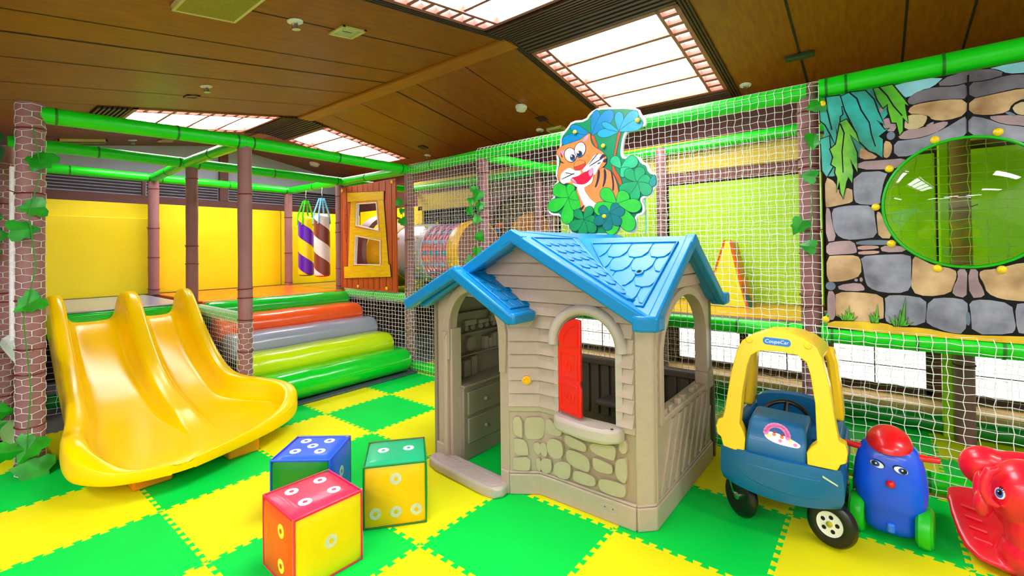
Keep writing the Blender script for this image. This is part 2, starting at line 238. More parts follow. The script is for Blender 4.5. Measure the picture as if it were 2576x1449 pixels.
TIGER = (('blue',((1.077,2.123),(1.007,2.141),(0.936,2.157),(0.875,2.161),(0.833,2.147),(0.813,2.125),(0.81,2.105),(0.823,2.086),(0.854,2.067),(0.901,2.058),(0.958,2.068),(1.02,2.091),(1.079,2.115))),('blue',((1.079,2.121),(1.038,2.156),(0.996,2.19),(0.956,2.216),(0.922,2.227),(0.899,2.226),(0.888,2.22),(0.889,2.207),(0.901,2.188),(0.93,2.166),(0.974,2.147),(1.026,2.132),(1.077,2.117))),('blue',((1.081,2.118),(1.108,2.158),(1.133,2.198),(1.147,2.236),(1.147,2.268),(1.137,2.289),(1.125,2.3),(1.11,2.3),(1.091,2.289),(1.076,2.263),(1.07,2.222),(1.072,2.171),(1.075,2.12))),('blue',((1.082,2.116),(1.142,2.139),(1.2,2.163),(1.242,2.192),(1.26,2.224),(1.26,2.252),(1.25,2.271),(1.23,2.282),(1.199,2.284),(1.163,2.268),(1.13,2.23),(1.102,2.177),(1.075,2.122))),('cyan',((1.298,2.112),(1.254,2.129),(1.209,2.144),(1.17,2.15),(1.142,2.144),(1.128,2.132),(1.124,2.12),(1.131,2.107),(1.148,2.093),(1.178,2.084),(1.216,2.086),(1.258,2.096),(1.299,2.107))),('cyan',((1.299,2.111),(1.271,2.14),(1.241,2.168),(1.212,2.19),(1.188,2.199),(1.171,2.2),(1.162,2.195),(1.162,2.185),(1.17,2.17),(1.19,2.152),(1.221,2.135),(1.26,2.121),(1.298,2.108))),('cyan',((1.301,2.109),(1.316,2.143),(1.33,2.176),(1.334,2.207),(1.327,2.231),(1.314,2.247),(1.301,2.254),(1.288,2.252),(1.274,2.242),(1.266,2.22),(1.269,2.187),(1.282,2.149),(1.296,2.11))),('cyan',((1.301,2.107),(1.349,2.125),(1.395,2.144),(1.429,2.166),(1.444,2.192),(1.444,2.215),(1.437,2.231),(1.422,2.239),(1.397,2.241),(1.369,2.229),(1.342,2.199),(1.318,2.156),(1.296,2.112))),('cyan',((1.3,2.107),(1.35,2.1),(1.4,2.094),(1.44,2.096),(1.465,2.109),(1.476,2.126),(1.476,2.14),(1.466,2.153),(1.446,2.164),(1.415,2.168),(1.378,2.157),(1.338,2.136),(1.298,2.113))),('trunk',((1.29,2.107),(1.316,2.107),(1.291,2.035),(1.267,1.924),(1.254,1.857),(1.278,1.813),(1.306,1.775),(1.319,1.721),(1.301,1.711),(1.275,1.771),(1.243,1.824),(1.24,1.867),(1.259,1.956),(1.277,2.037))),('trunk',((1.068,2.115),(1.093,2.121),(1.111,2.071),(1.131,2.021),(1.116,2.006),(1.093,2.058))),('mint',((1.313,1.844),(1.309,1.874),(1.304,1.904),(1.293,1.925),(1.275,1.935),(1.256,1.936),(1.242,1.931),(1.233,1.921),(1.226,1.906),(1.231,1.887),(1.25,1.87),(1.278,1.855),(1.308,1.841))),('mint',((1.313,1.839),(1.354,1.835),(1.394,1.833),(1.423,1.839),(1.437,1.856),(1.439,1.877),(1.434,1.895),(1.422,1.909),(1.402,1.921),(1.377,1.922),(1.353,1.906),(1.33,1.877),(1.309,1.846))),('mint',((1.308,1.841),(1.305,1.816),(1.304,1.793),(1.31,1.778),(1.326,1.776),(1.344,1.783),(1.358,1.792),(1.37,1.804),(1.379,1.82),(1.379,1.834),(1.365,1.842),(1.34,1.844),(1.314,1.845))),('jade',((1.434,1.731),(1.426,1.764),(1.416,1.798),(1.401,1.822),(1.381,1.833),(1.361,1.833),(1.347,1.827),(1.338,1.816),(1.333,1.797),(1.34,1.776),(1.363,1.757),(1.396,1.742),(1.429,1.727))),('jade',((1.435,1.728),(1.458,1.748),(1.48,1.769),(1.49,1.79),(1.487,1.81),(1.474,1.824),(1.46,1.832),(1.445,1.835),(1.426,1.831),(1.413,1.817),(1.412,1.792),(1.419,1.761),(1.429,1.73))),('jade',((1.432,1.726),(1.461,1.715),(1.488,1.705),(1.51,1.704),(1.523,1.715),(1.527,1.731),(1.527,1.745),(1.52,1.758),(1.508,1.771),(1.491,1.776),(1.471,1.769),(1.451,1.751),(1.431,1.732))),('jade',((1.429,1.726),(1.442,1.691),(1.455,1.658),(1.473,1.635),(1.495,1.628),(1.515,1.633),(1.529,1.643),(1.537,1.657),(1.54,1.677),(1.531,1.698),(1.506,1.713),(1.471,1.723),(1.434,1.731))),('jade',((1.428,1.73),(1.405,1.702),(1.382,1.673),(1.371,1.645),(1.375,1.622),(1.388,1.606),(1.402,1.598),(1.418,1.598),(1.437,1.606),(1.45,1.624),(1.452,1.654),(1.444,1.691),(1.435,1.728))),('jade',((1.43,1.732),(1.387,1.734),(1.345,1.734),(1.313,1.725),(1.297,1.706),(1.295,1.684),(1.3,1.666),(1.313,1.653),(1.335,1.642),(1.362,1.643),(1.388,1.662),(1.411,1.693),(1.433,1.726))),('teal',((1.515,1.71),(1.534,1.751),(1.564,1.773),(1.57,1.701),(1.541,1.685))),('leafg',((0.879,1.665),(0.864,1.709),(0.848,1.751),(0.824,1.78),(0.793,1.788),(0.763,1.781),(0.741,1.768),(0.728,1.749),(0.722,1.722),(0.734,1.695),(0.769,1.677),(0.82,1.667),(0.872,1.658))),('leafg',((0.878,1.661),(0.899,1.685),(0.918,1.709),(0.927,1.732),(0.922,1.751),(0.909,1.764),(0.896,1.77),(0.881,1.77),(0.864,1.764),(0.852,1.748),(0.852,1.723),(0.862,1.693),(0.872,1.662))),('leafg',((0.873,1.665),(0.814,1.667),(0.754,1.668),(0.707,1.657),(0.681,1.635),(0.674,1.609),(0.678,1.588),(0.695,1.572),(0.725,1.56),(0.763,1.562),(0.802,1.584),(0.841,1.62),(0.877,1.658))),('leafg',((0.87,1.662),(0.839,1.616),(0.81,1.568),(0.797,1.524),(0.805,1.489),(0.827,1.468),(0.848,1.459),(0.871,1.462),(0.897,1.477),(0.914,1.508),(0.913,1.553),(0.897,1.607),(0.88,1.661))),('leafg',((0.872,1.659),(0.88,1.624),(0.89,1.59),(0.907,1.567),(0.931,1.562),(0.954,1.568),(0.971,1.578),(0.983,1.593),(0.989,1.614),(0.982,1.634),(0.957,1.649),(0.919,1.657),(0.878,1.664))),('leafg',((0.876,1.658),(0.905,1.647),(0.933,1.638),(0.955,1.638),(0.965,1.65),(0.967,1.667),(0.964,1.683),(0.955,1.697),(0.941,1.711),(0.924,1.716),(0.906,1.707),(0.89,1.687),(0.874,1.665))),('orange',((1.092,1.869),(1.161,1.87),(1.245,1.82),(1.281,1.732),(1.293,1.648),(1.271,1.604),(1.224,1.554),(1.122,1.545),(1.007,1.544),(0.98,1.553),(0.968,1.642),(0.926,1.735),(1.019,1.742))),('white',((0.942,1.749),(1.015,1.73),(1.01,1.711),(1.036,1.669),(1.071,1.627),(1.144,1.578),(1.087,1.551),(1.017,1.575),(0.981,1.641),(0.955,1.708))),('stripe',((1.127,1.853),(1.146,1.847),(1.141,1.785),(1.116,1.725),(1.097,1.717),(1.117,1.772))),('stripe',((1.174,1.859),(1.195,1.841),(1.198,1.787),(1.183,1.734),(1.159,1.707),(1.177,1.781))),('stripe',((1.23,1.843),(1.249,1.804),(1.259,1.735),(1.255,1.685),(1.241,1.683),(1.244,1.744),(1.235,1.798))),('stripe',((0.971,1.574),(1.017,1.603),(0.999,1.568),(0.98,1.553))),('stripe',((1.114,1.608),(1.149,1.58),(1.123,1.584))),('orange',((0.805,2.073),(0.886,2.085),(0.988,2.098),(1.014,2.116),(1.072,2.144),(1.067,2.078),(1.099,2.025),(1.163,1.986),(1.2,1.941),(1.199,1.895),(1.17,1.866),(1.122,1.85),(1.093,1.814),(1.084,1.761),(1.019,1.734),(0.946,1.733),(0.891,1.777),(0.805,1.775),(0.77,1.824),(0.777,1.89),(0.81,1.952),(0.798,1.987),(0.763,2.025),(0.768,2.047))),('pink',((0.782,2.037),(0.849,2.037),(0.81,1.992))),('pink',((0.999,2.087),(1.054,2.137),(1.048,2.095),(1.015,2.076))),('white',((0.811,1.867),(0.883,1.902),(0.928,1.866),(0.98,1.864),(0.986,1.833),(0.929,1.814),(0.887,1.812),(0.896,1.778),(0.853,1.786),(0.824,1.767),(0.796,1.796),(0.799,1.837))),('white',((0.996,1.871),(1.066,1.919),(1.094,1.965),(1.167,1.967),(1.181,1.92),(1.129,1.863),(1.118,1.834),(1.091,1.806),(1.085,1.878),(1.039,1.847),(1.001,1.846))),('white',((0.9,1.778),(0.956,1.76),(1.01,1.752),(1.064,1.784),(1.088,1.814),(1.082,1.76),(1.037,1.739),(0.983,1.721),(0.942,1.741))),('mouth',((0.89,1.815),(0.947,1.815),(1.012,1.84),(1.085,1.878),(1.09,1.838),(1.066,1.783),(1.012,1.754),(0.956,1.762),(0.912,1.783))),('pink',((0.89,1.815),(0.915,1.809),(0.956,1.762),(0.912,1.783))),('pink',((1.085,1.878),(1.09,1.838),(1.066,1.801),(1.043,1.843))),('white',((0.928,1.852),(0.978,1.865),(0.984,1.837),(0.929,1.819),(0.887,1.82))),('white',((0.998,1.856),(1.057,1.881),(1.093,1.896),(1.079,1.87),(1.021,1.844))),('nose',((0.923,1.897),(0.931,1.929),(0.977,1.943),(1.018,1.93),(1.028,1.904),(1.012,1.886),(0.985,1.87),(0.934,1.87))),('orange',((0.926,1.911),(0.933,1.932),(0.977,1.943),(1.02,1.929),(1.022,1.913),(0.985,1.907),(0.925,1.894))),('stripe',((0.948,1.998),(0.951,1.98),(0.948,1.963),(0.939,1.948),(0.927,1.938),(0.911,1.934),(0.893,1.935),(0.875,1.942),(0.86,1.954),(0.847,1.969),(0.839,1.987),(0.836,2.006),(0.84,2.023),(0.848,2.038),(0.861,2.048),(0.877,2.052),(0.895,2.05),(0.913,2.043),(0.928,2.031),(0.941,2.016))),('white',((0.943,1.997),(0.945,1.981),(0.942,1.965),(0.935,1.952),(0.924,1.943),(0.909,1.939),(0.893,1.94),(0.878,1.946),(0.863,1.957),(0.852,1.971),(0.845,1.988),(0.842,2.005),(0.845,2.021),(0.853,2.034),(0.864,2.043),(0.879,2.047),(0.895,2.046),(0.911,2.039),(0.925,2.028),(0.936,2.014))),('stripe',((1.029,2.004),(1.021,1.988),(1.008,1.975),(0.994,1.966),(0.977,1.963),(0.961,1.966),(0.947,1.975),(0.935,1.988),(0.929,2.005),(0.927,2.023),(0.93,2.042),(0.939,2.058),(0.951,2.071),(0.966,2.079),(0.983,2.082),(0.999,2.079),(1.013,2.07),(1.024,2.057),(1.03,2.041),(1.032,2.022))),('white',((1.023,2.006),(1.016,1.991),(1.005,1.979),(0.992,1.971),(0.977,1.968),(0.963,1.971),(0.95,1.978),(0.94,1.99),(0.934,2.006),(0.932,2.023),(0.936,2.04),(0.943,2.055),(0.954,2.067),(0.968,2.075),(0.983,2.077),(0.997,2.075),(1.01,2.067),(1.019,2.055),(1.025,2.04),(1.027,2.023))),('iris',((0.939,1.966),(0.937,1.958),(0.934,1.951),(0.928,1.946),(0.922,1.943),(0.914,1.943),(0.907,1.945),(0.9,1.95),(0.895,1.956),(0.891,1.964),(0.89,1.972),(0.891,1.98),(0.895,1.987),(0.9,1.992),(0.907,1.994),(0.915,1.995),(0.922,1.992),(0.929,1.988),(0.934,1.981),(0.938,1.974))),('stripe',((0.93,1.973),(0.929,1.967),(0.927,1.962),(0.923,1.958),(0.918,1.956),(0.912,1.956),(0.907,1.958),(0.902,1.961),(0.898,1.966),(0.896,1.972),(0.895,1.978),(0.896,1.984),(0.898,1.989),(0.902,1.993),(0.907,1.995),(0.913,1.995),(0.918,1.993),(0.923,1.99),(0.927,1.985),(0.93,1.979))),('white',((0.912,1.981),(0.911,1.979),(0.91,1.978),(0.909,1.976),(0.907,1.976),(0.905,1.976),(0.903,1.976),(0.901,1.977),(0.9,1.979),(0.899,1.981),(0.899,1.983),(0.899,1.985),(0.9,1.987),(0.901,1.988),(0.903,1.989),(0.905,1.989),(0.907,1.988),(0.909,1.987),(0.911,1.985),(0.912,1.983))),('iris',((1.001,1.98),(0.998,1.972),(0.993,1.966),(0.986,1.962),(0.978,1.96),(0.97,1.961),(0.962,1.965),(0.956,1.97),(0.952,1.978),(0.95,1.986),(0.95,1.995),(0.954,2.002),(0.959,2.009),(0.966,2.013),(0.973,2.014),(0.981,2.013),(0.989,2.01),(0.995,2.004),(0.999,1.997),(1.001,1.988))),('stripe',((0.99,1.989),(0.988,1.983),(0.984,1.978),(0.979,1.975),(0.973,1.973),(0.968,1.974),(0.962,1.977),(0.958,1.981),(0.955,1.987),(0.954,1.993),(0.954,1.999),(0.956,2.005),(0.96,2.01),(0.965,2.013),(0.971,2.015),(0.977,2.014),(0.982,2.011),(0.986,2.007),(0.989,2.002),(0.991,1.995))),('white',((0.971,2.001),(0.971,1.999),(0.97,1.997),(0.968,1.996),(0.966,1.995),(0.964,1.995),(0.962,1.996),(0.96,1.997),(0.958,1.999),(0.957,2.001),(0.957,2.004),(0.957,2.006),(0.958,2.008),(0.96,2.009),(0.962,2.01),(0.964,2.01),(0.966,2.009),(0.968,2.008),(0.97,2.006),(0.971,2.004))),('stripe',((1.137,1.926),(1.171,1.968),(1.2,1.945),(1.171,1.937))),('stripe',((0.788,1.971),(0.846,1.931),(0.807,1.944))),('stripe',((0.772,1.832),(0.805,1.783),(0.853,1.766),(0.815,1.77))),('stripe',((0.799,2.036),(0.827,1.983),(0.813,1.985))),('stripe',((1.119,1.897),(1.162,1.907),(1.136,1.891))),('stripe',((1.162,1.907),(1.205,1.933),(1.199,1.895))),('stripe',((0.81,1.815),(0.929,1.852),(0.931,1.847),(0.813,1.811))),('stripe',((0.845,1.865),(0.934,1.839),(0.933,1.835),(0.845,1.86))),('stripe',((1.057,1.889),(1.171,1.937),(1.173,1.932),(1.059,1.884))),('stripe',((1.053,1.901),(1.129,1.974),(1.134,1.972),(1.055,1.897))),('leafg',((1.281,1.583),(1.267,1.626),(1.252,1.667),(1.23,1.698),(1.203,1.711),(1.177,1.709),(1.159,1.702),(1.148,1.686),(1.144,1.663),(1.155,1.636),(1.186,1.613),(1.231,1.595),(1.275,1.578))),('leafg',((1.281,1.578),(1.317,1.586),(1.351,1.595),(1.373,1.61),(1.377,1.63),(1.368,1.65),(1.356,1.665),(1.339,1.675),(1.317,1.68),(1.296,1.674),(1.283,1.652),(1.278,1.618),(1.275,1.583))),('leafg',((1.278,1.577),(1.324,1.55),(1.369,1.525),(1.409,1.515),(1.439,1.522),(1.457,1.539),(1.464,1.557),(1.46,1.576),(1.445,1.597),(1.417,1.612),(1.376,1.611),(1.328,1.599),(1.279,1.585))),('leafg',((1.274,1.578),(1.282,1.519),(1.291,1.46),(1.311,1.415),(1.341,1.391),(1.372,1.386),(1.395,1.391),(1.411,1.407),(1.421,1.434),(1.414,1.47),(1.383,1.508),(1.334,1.546),(1.283,1.583))),('leafg',((1.277,1.585),(1.226,1.599),(1.175,1.61),(1.133,1.61),(1.106,1.592),(1.096,1.568),(1.096,1.546),(1.108,1.527),(1.131,1.509),(1.164,1.503),(1.202,1.517),(1.241,1.546),(1.28,1.576))),('leafg',((1.274,1.582),(1.236,1.534),(1.2,1.485),(1.18,1.438),(1.184,1.399),(1.201,1.374),(1.221,1.362),(1.245,1.364),(1.272,1.378),(1.293,1.41),(1.299,1.459),(1.292,1.519),(1.283,1.579))),('dkgreen',((1.009,1.486),(1.001,1.513),(0.993,1.541),(0.98,1.56),(0.961,1.568),(0.943,1.566),(0.93,1.56),(0.921,1.55),(0.917,1.534),(0.923,1.517),(0.943,1.503),(0.973,1.492),(1.004,1.482))),('dkgreen',((1.009,1.482),(1.04,1.498),(1.069,1.515),(1.087,1.534),(1.091,1.553),(1.085,1.569),(1.075,1.579),(1.061,1.583),(1.042,1.583),(1.024,1.572),(1.013,1.548),(1.008,1.517),(1.004,1.485))),('dkgreen',((1.006,1.481),(1.032,1.464),(1.058,1.448),(1.081,1.442),(1.098,1.448),(1.108,1.462),(1.112,1.475),(1.11,1.488),(1.102,1.503),(1.085,1.512),(1.062,1.51),(1.034,1.499),(1.007,1.487))),('dkgreen',((1.004,1.482),(1.015,1.447),(1.027,1.414),(1.045,1.39),(1.067,1.381),(1.088,1.382),(1.102,1.389),(1.111,1.401),(1.115,1.42),(1.107,1.44),(1.082,1.458),(1.046,1.472),(1.009,1.486))),('dkgreen',((1.003,1.484),(0.983,1.455),(0.965,1.426),(0.958,1.399),(0.965,1.378),(0.98,1.366),(0.995,1.361),(1.011,1.363),(1.028,1.373),(1.039,1.391),(1.036,1.419),(1.024,1.451),(1.01,1.483))),('dkgreen',((1.004,1.487),(0.964,1.486),(0.924,1.484),(0.894,1.475),(0.88,1.457),(0.879,1.436),(0.886,1.42),(0.899,1.409),(0.921,1.4),(0.946,1.402),(0.969,1.421),(0.989,1.45),(1.008,1.481))),('bluegreen',((1.225,1.519),(1.212,1.543),(1.198,1.567),(1.181,1.581),(1.163,1.583),(1.148,1.576),(1.138,1.567),(1.133,1.555),(1.134,1.539),(1.143,1.524),(1.165,1.517),(1.193,1.515),(1.222,1.515))),('bluegreen',((1.226,1.515),(1.254,1.522),(1.28,1.531),(1.298,1.543),(1.303,1.558),(1.298,1.573),(1.291,1.584),(1.279,1.59),(1.263,1.593),(1.246,1.588),(1.234,1.57),(1.228,1.545),(1.222,1.519))),('bluegreen',((1.224,1.514),(1.257,1.504),(1.288,1.496),(1.315,1.496),(1.331,1.505),(1.339,1.52),(1.34,1.533),(1.334,1.545),(1.321,1.557),(1.301,1.561),(1.276,1.554),(1.25,1.538),(1.223,1.52))),('bluegreen',((1.222,1.515),(1.231,1.484),(1.241,1.455),(1.256,1.434),(1.276,1.427),(1.294,1.429),(1.306,1.435),(1.314,1.446),(1.317,1.463),(1.31,1.481),(1.289,1.496),(1.258,1.508),(1.226,1.519))),('bluegreen',((1.221,1.518),(1.197,1.492),(1.175,1.465),(1.165,1.44),(1.169,1.418),(1.183,1.404),(1.197,1.397),(1.213,1.398),(1.231,1.405),(1.244,1.423),(1.245,1.45),(1.237,1.483),(1.227,1.516))),('bluegreen',((1.222,1.519),(1.183,1.516),(1.144,1.512),(1.114,1.502),(1.098,1.484),(1.095,1.466),(1.099,1.452),(1.111,1.442),(1.131,1.435),(1.155,1.439),(1.18,1.457),(1.203,1.485),(1.225,1.514))))
TOUT = ((1.134,2.318),(1.236,2.3),(1.35,2.282),(1.447,2.25),(1.462,2.208),(1.497,2.161),(1.501,2.127),(1.48,2.114),(1.426,2.12),(1.367,2.107),(1.34,2.065),(1.328,2.007),(1.319,1.948),(1.334,1.917),(1.384,1.929),(1.446,1.909),(1.47,1.868),(1.51,1.85),(1.525,1.793),(1.563,1.782),(1.576,1.696),(1.546,1.669),(1.534,1.627),(1.489,1.619),(1.458,1.603),(1.484,1.544),(1.472,1.5),(1.418,1.488),(1.425,1.423),(1.408,1.378),(1.36,1.375),(1.304,1.411),(1.288,1.391),(1.254,1.357),(1.154,1.36),(1.085,1.362),(0.885,1.368),(0.865,1.444),(0.818,1.454),(0.79,1.53),(0.703,1.535),(0.665,1.581),(0.672,1.64),(0.743,1.691),(0.718,1.745),(0.744,1.786),(0.769,1.807),(0.745,1.86),(0.771,1.957),(0.757,2.017),(0.797,2.086),(0.793,2.153),(0.858,2.21),(0.906,2.259),(1.027,2.246),(1.061,2.293))
TSTUD = ((0.941,2.162),(1.446,2.159),(1.179,2.02),(1.18,1.5))
STONE_F = (((1.405,0.396),(1.433,0.406),(1.461,0.377),(1.506,0.357),(1.492,0.326),(1.408,0.325)),((1.366,0.267),(1.403,0.273),(1.414,0.24),(1.411,0.204),(1.373,0.205)),((1.407,0.27),(1.432,0.307),(1.487,0.309),(1.507,0.295),(1.508,0.234),(1.472,0.209),(1.421,0.218)),((1.371,0.19),(1.43,0.201),(1.439,0.188),(1.437,0.128),(1.371,0.117)),((1.517,0.351),(1.586,0.338),(1.637,0.328),(1.641,0.299),(1.628,0.287),(1.523,0.292)),((1.658,0.341),(1.728,0.347),(1.795,0.364),(1.788,0.295),(1.774,0.286),(1.662,0.297)),((1.523,0.269),(1.559,0.282),(1.636,0.272),(1.658,0.252),(1.656,0.204),(1.635,0.194),(1.531,0.206)),((1.447,0.178),(1.495,0.21),(1.549,0.211),(1.552,0.185),(1.543,0.125),(1.457,0.123)),((1.671,0.27),(1.686,0.278),(1.766,0.268),(1.777,0.256),(1.773,0.22),(1.677,0.213)),((1.562,0.173),(1.584,0.19),(1.668,0.189),(1.688,0.176),(1.684,0.135),(1.565,0.128)),((1.703,0.177),(1.725,0.193),(1.826,0.197),(1.84,0.183),(1.836,0.13),(1.724,0.126),(1.702,0.148)),((1.79,0.288),(1.809,0.308),(1.847,0.315),(1.845,0.206),(1.819,0.198),(1.787,0.224)),((1.81,0.386),(1.844,0.401),(1.847,0.332),(1.806,0.335)))
STONE_B = (((0.016,0.398),(0.068,0.4),(0.072,0.306),(0.067,0.283),(0.017,0.309)),((0.081,0.386),(0.099,0.398),(0.167,0.399),(0.186,0.383),(0.184,0.315),(0.168,0.284),(0.09,0.282),(0.08,0.306)),((0.022,0.281),(0.037,0.288),(0.09,0.276),(0.1,0.21),(0.095,0.2),(0.026,0.2)),((0.017,0.185),(0.032,0.189),(0.108,0.193),(0.108,0.13),(0.095,0.12),(0.024,0.123),(0.017,0.145)),((0.121,0.266),(0.163,0.268),(0.169,0.203),(0.125,0.21)),((0.135,0.186),(0.164,0.188),(0.168,0.115),(0.136,0.123)))
# ---------------------------------------------------------------- materials
GREEN = M('green_foam', (0, 212, 72), .6, .03, 3, .08, 400, spec=.12)
YELLOW = M('yellow_foam', (234, 228, 20), .6, .03, 3, .08, 400, spec=.12)
PADG = M('green_vinyl', (0, 218, 20), .36, .05, 5, .04, 200)
PADB = M('brown_foam_sleeve', (146, 102, 102), .6, .08, 10, .1, 90, spec=.3)
TIE = M('maroon_tie', (110, 20, 24), .4, .05)
SEAM = M('dark_green_seam', (0, 120, 20), .4, .05)
NET = M('white_net_cord', (235, 238, 235), .7, .04, 40, spec=.2)
WOOD = M('ceiling_veneer', (152, 86, 2), .42, .1, 3, .03, 60, rgb2=(126, 66, 2), stretch=(14, 1.2, 14), spec=.4)
WOODD = M('ridge_veneer', (176, 104, 14), .45, .1, 3, rgb2=(150, 88, 10), stretch=(1.2, 14, 14))
GROOVE = M('dark_groove', (28, 12, 4), .7)
ROSE = M('rose_wood_frame', (150, 88, 74), .5, .1, 6, stretch=(1, 6, 6))
DIFF = M('skylight_diffuser', (250, 250, 255), .4, .01, emit=SKY_E)
PAPER = M('lit_window_paper', (255, 250, 238), .6, .01, emit=WIN_E)
LUM = M('lamp_diffuser', (255, 255, 255), .4, .01, emit=LUM_E)
SLAT = M('dark_slat', (58, 32, 26), .6, .1)
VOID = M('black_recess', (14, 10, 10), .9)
WHITEP = M('white_plastic', (235, 235, 228), .35)
CREAMP = M('cream_paint', (205, 196, 120), .5)
CHROME = M('bright_metal', (200, 200, 195), .2, .02, metal=1)
GABLE = M('grey_plaster', (192, 198, 226), .8, .03)
BROWNW = M('brown_timber', (112, 62, 52), .5, .12, 4, stretch=(2, 2, 12))
YWALL = M('yellow_wall_pad', (232, 208, 0), .45, .03, 4)
LIME = M('lime_wall_pad', (176, 226, 10), .4, .03, 4)
MUST = M('mustard_pad', (206, 178, 30), .5, .05)
ORANGE = M('orange_vinyl', (255, 112, 10), .3, .03, coat=.3)
GREYV = M('grey_vinyl', (150, 156, 176), .25, .04, 6, .35, 11, coat=.3, stretch=(1, .5, 1))
ORRED = M('orange_red_vinyl', (255, 92, 30), .25, .03, 6, .25, 9, coat=.3)
LIMEV = M('lime_vinyl', (200, 232, 10), .22, .03, 6, .4, 12, coat=.3, stretch=(1, .5, 1))
GREENV = M('bright_green_vinyl', (0, 205, 40), .2, .03, 6, .35, 10, coat=.4)
STUDY = M('yellow_knob', (250, 214, 10), .3, .02, coat=.4)
MAROON = M('maroon_sleeve', (120, 60, 70), .5)
PALEWOOD = M('pale_timber', (226, 182, 120), .5, .1, 4, stretch=(1, 8, 8))
DECKG = M('grey_deck_vinyl', (150, 156, 176), .28, .04, 6, coat=.4)
DKGREEN = M('deep_green_vinyl', (0, 130, 30), .4, .05)

# ---------------------------------------------------------------- room shell
R_Y, R_Z, R_S = 2.0, 2.84, .165
def ceil(x, y, d=0):
    z = R_Z - R_S * abs(y - R_Y)
    return (x, y, max(z, 2.31) + d)
X0, X1, Y0, Y1 = -4.75, 5.6, -3.4, 3.95
mb = MB(); mb.box(X0 - .1, X1 + .1, Y0 - .1, Y1 + .1, -.12, -.016); struct('floor', mb, M('concrete', (120, 120, 118), .9))
HOLES = [(.65, 1.79, .30, 1.66), (.65, 1.79, 2.20, 3.46), (-3.52, -2.47, .42, 1.74), (-3.52, -2.47, 2.27, 3.53)]
mb = MB()
xs = sorted({X0, X1} | {v for h in HOLES for v in h[:2]}); ysL = sorted({Y0, -1.212, R_Y, Y1} | {v for h in HOLES for v in h[2:]})
for i in range(len(xs) - 1):
    for j in range(len(ysL) - 1):
        cx, cy = (xs[i] + xs[i + 1]) / 2, (ysL[j] + ysL[j + 1]) / 2
        if any(h[0] < cx < h[1] and h[2] < cy < h[3] for h in HOLES): continue
        mb.add([ceil(xs[i], ysL[j]), ceil(xs[i + 1], ysL[j]), ceil(xs[i + 1], ysL[j + 1]), ceil(xs[i], ysL[j + 1])], [(0, 1, 2, 3)])
def seam(x, ya, yb, w=.008, d=-.002):
    n = 3; ys = [ya + (yb - ya) * k / n for k in range(n + 1)]
    for k in range(n):
        a, b = ceil(x - w / 2, ys[k], d), ceil(x + w / 2, ys[k], d); c, e = ceil(x + w / 2, ys[k + 1], d), ceil(x - w / 2, ys[k + 1], d)
        mb.add([a, b, c, e], [(0, 1, 2, 3)], 1)
for x, w in ((.12, .011), (-.46, .009), (-.80, .02), (-1.27, .01), (-1.88, .009), (-2.44, .007), (-4.1, .007), (2.34, .014), (2.91, .012), (3.5, .012)): seam(x, -1.2, R_Y - .06, w)
for x, w in ((.03, .010), (-.60, .009), (-.9, .02), (-1.5, .009), (-2.1, .008), (-4.1, .007), (2.335, .016), (2.91, .014), (3.22, .014), (3.9, .014)): seam(x, R_Y + .07, Y1, w)
struct('ceiling', mb, [WOOD, GROOVE], smooth=0)
mb = MB()
for xa, xb in ((X0, -3.52), (-2.47, .62), (1.81, X1)):
    mb.box(xa, xb, R_Y - .075, R_Y + .075, R_Z - .032, R_Z - .014)
    for s in (-1, 1): mb.box(xa, xb, R_Y + s * .083 - .004, R_Y + s * .083 + .004, R_Z - .030, R_Z - .012); 
struct('trim_1', mb, WOODD, smooth=0)
mb = MB(); mb.box(X0 - .1, X0, Y0, Y1, -.02, 3.0); struct('wall_back', mb, GABLE)
mb = MB(); mb.box(X0, X1, Y1, Y1 + .1, -.02, 3.0); struct('wall_right', mb, BROWNW)
mb = MB(); mb.box(X1, X1 + .1, Y0, Y1, -.02, 3.0); struct('wall_front', mb, M('light_wall', (225, 222, 210), .8))
mb = MB(); mb.box(X0, X1, Y0 - .1, Y0, -.02, 3.0); struct('wall_left', mb, M('light_wall', (225, 222, 210), .8))
# timber rail, louvres and post across the far gable
mb = MB(); mb.box(X0, X0 + .05, Y0, Y1, 1.80, 2.02); struct('trim_2', mb, BROWNW)
mb = MB()
for y0, y1 in ((-2.4, -.6), (-.54, .98), (1.04, 1.86), (2.02, 3.9)):
    t = MB()
    for k in range(5): t.box(X0 + .005, X0 + .03, y0, y1, 2.045 + .038 * k, 2.062 + .038 * k)
    mb.v, mb.f, mb.m = mb.v, mb.f, mb.m
    mb.add(t.v, t.f)
mb.box(X0 + .003, X0 + .04, Y0, Y1, 2.235, 2.26)
struct('trim_3', mb, SLAT, smooth=0)
mb = MB(); mb.box(X0 + .0, X0 + .06, 1.88, 1.99, 2.02, 2.82); mb.box(X0, X0 + .04, .985, 1.02, 2.02, 2.25); struct('trim_4', mb, BROWNW)

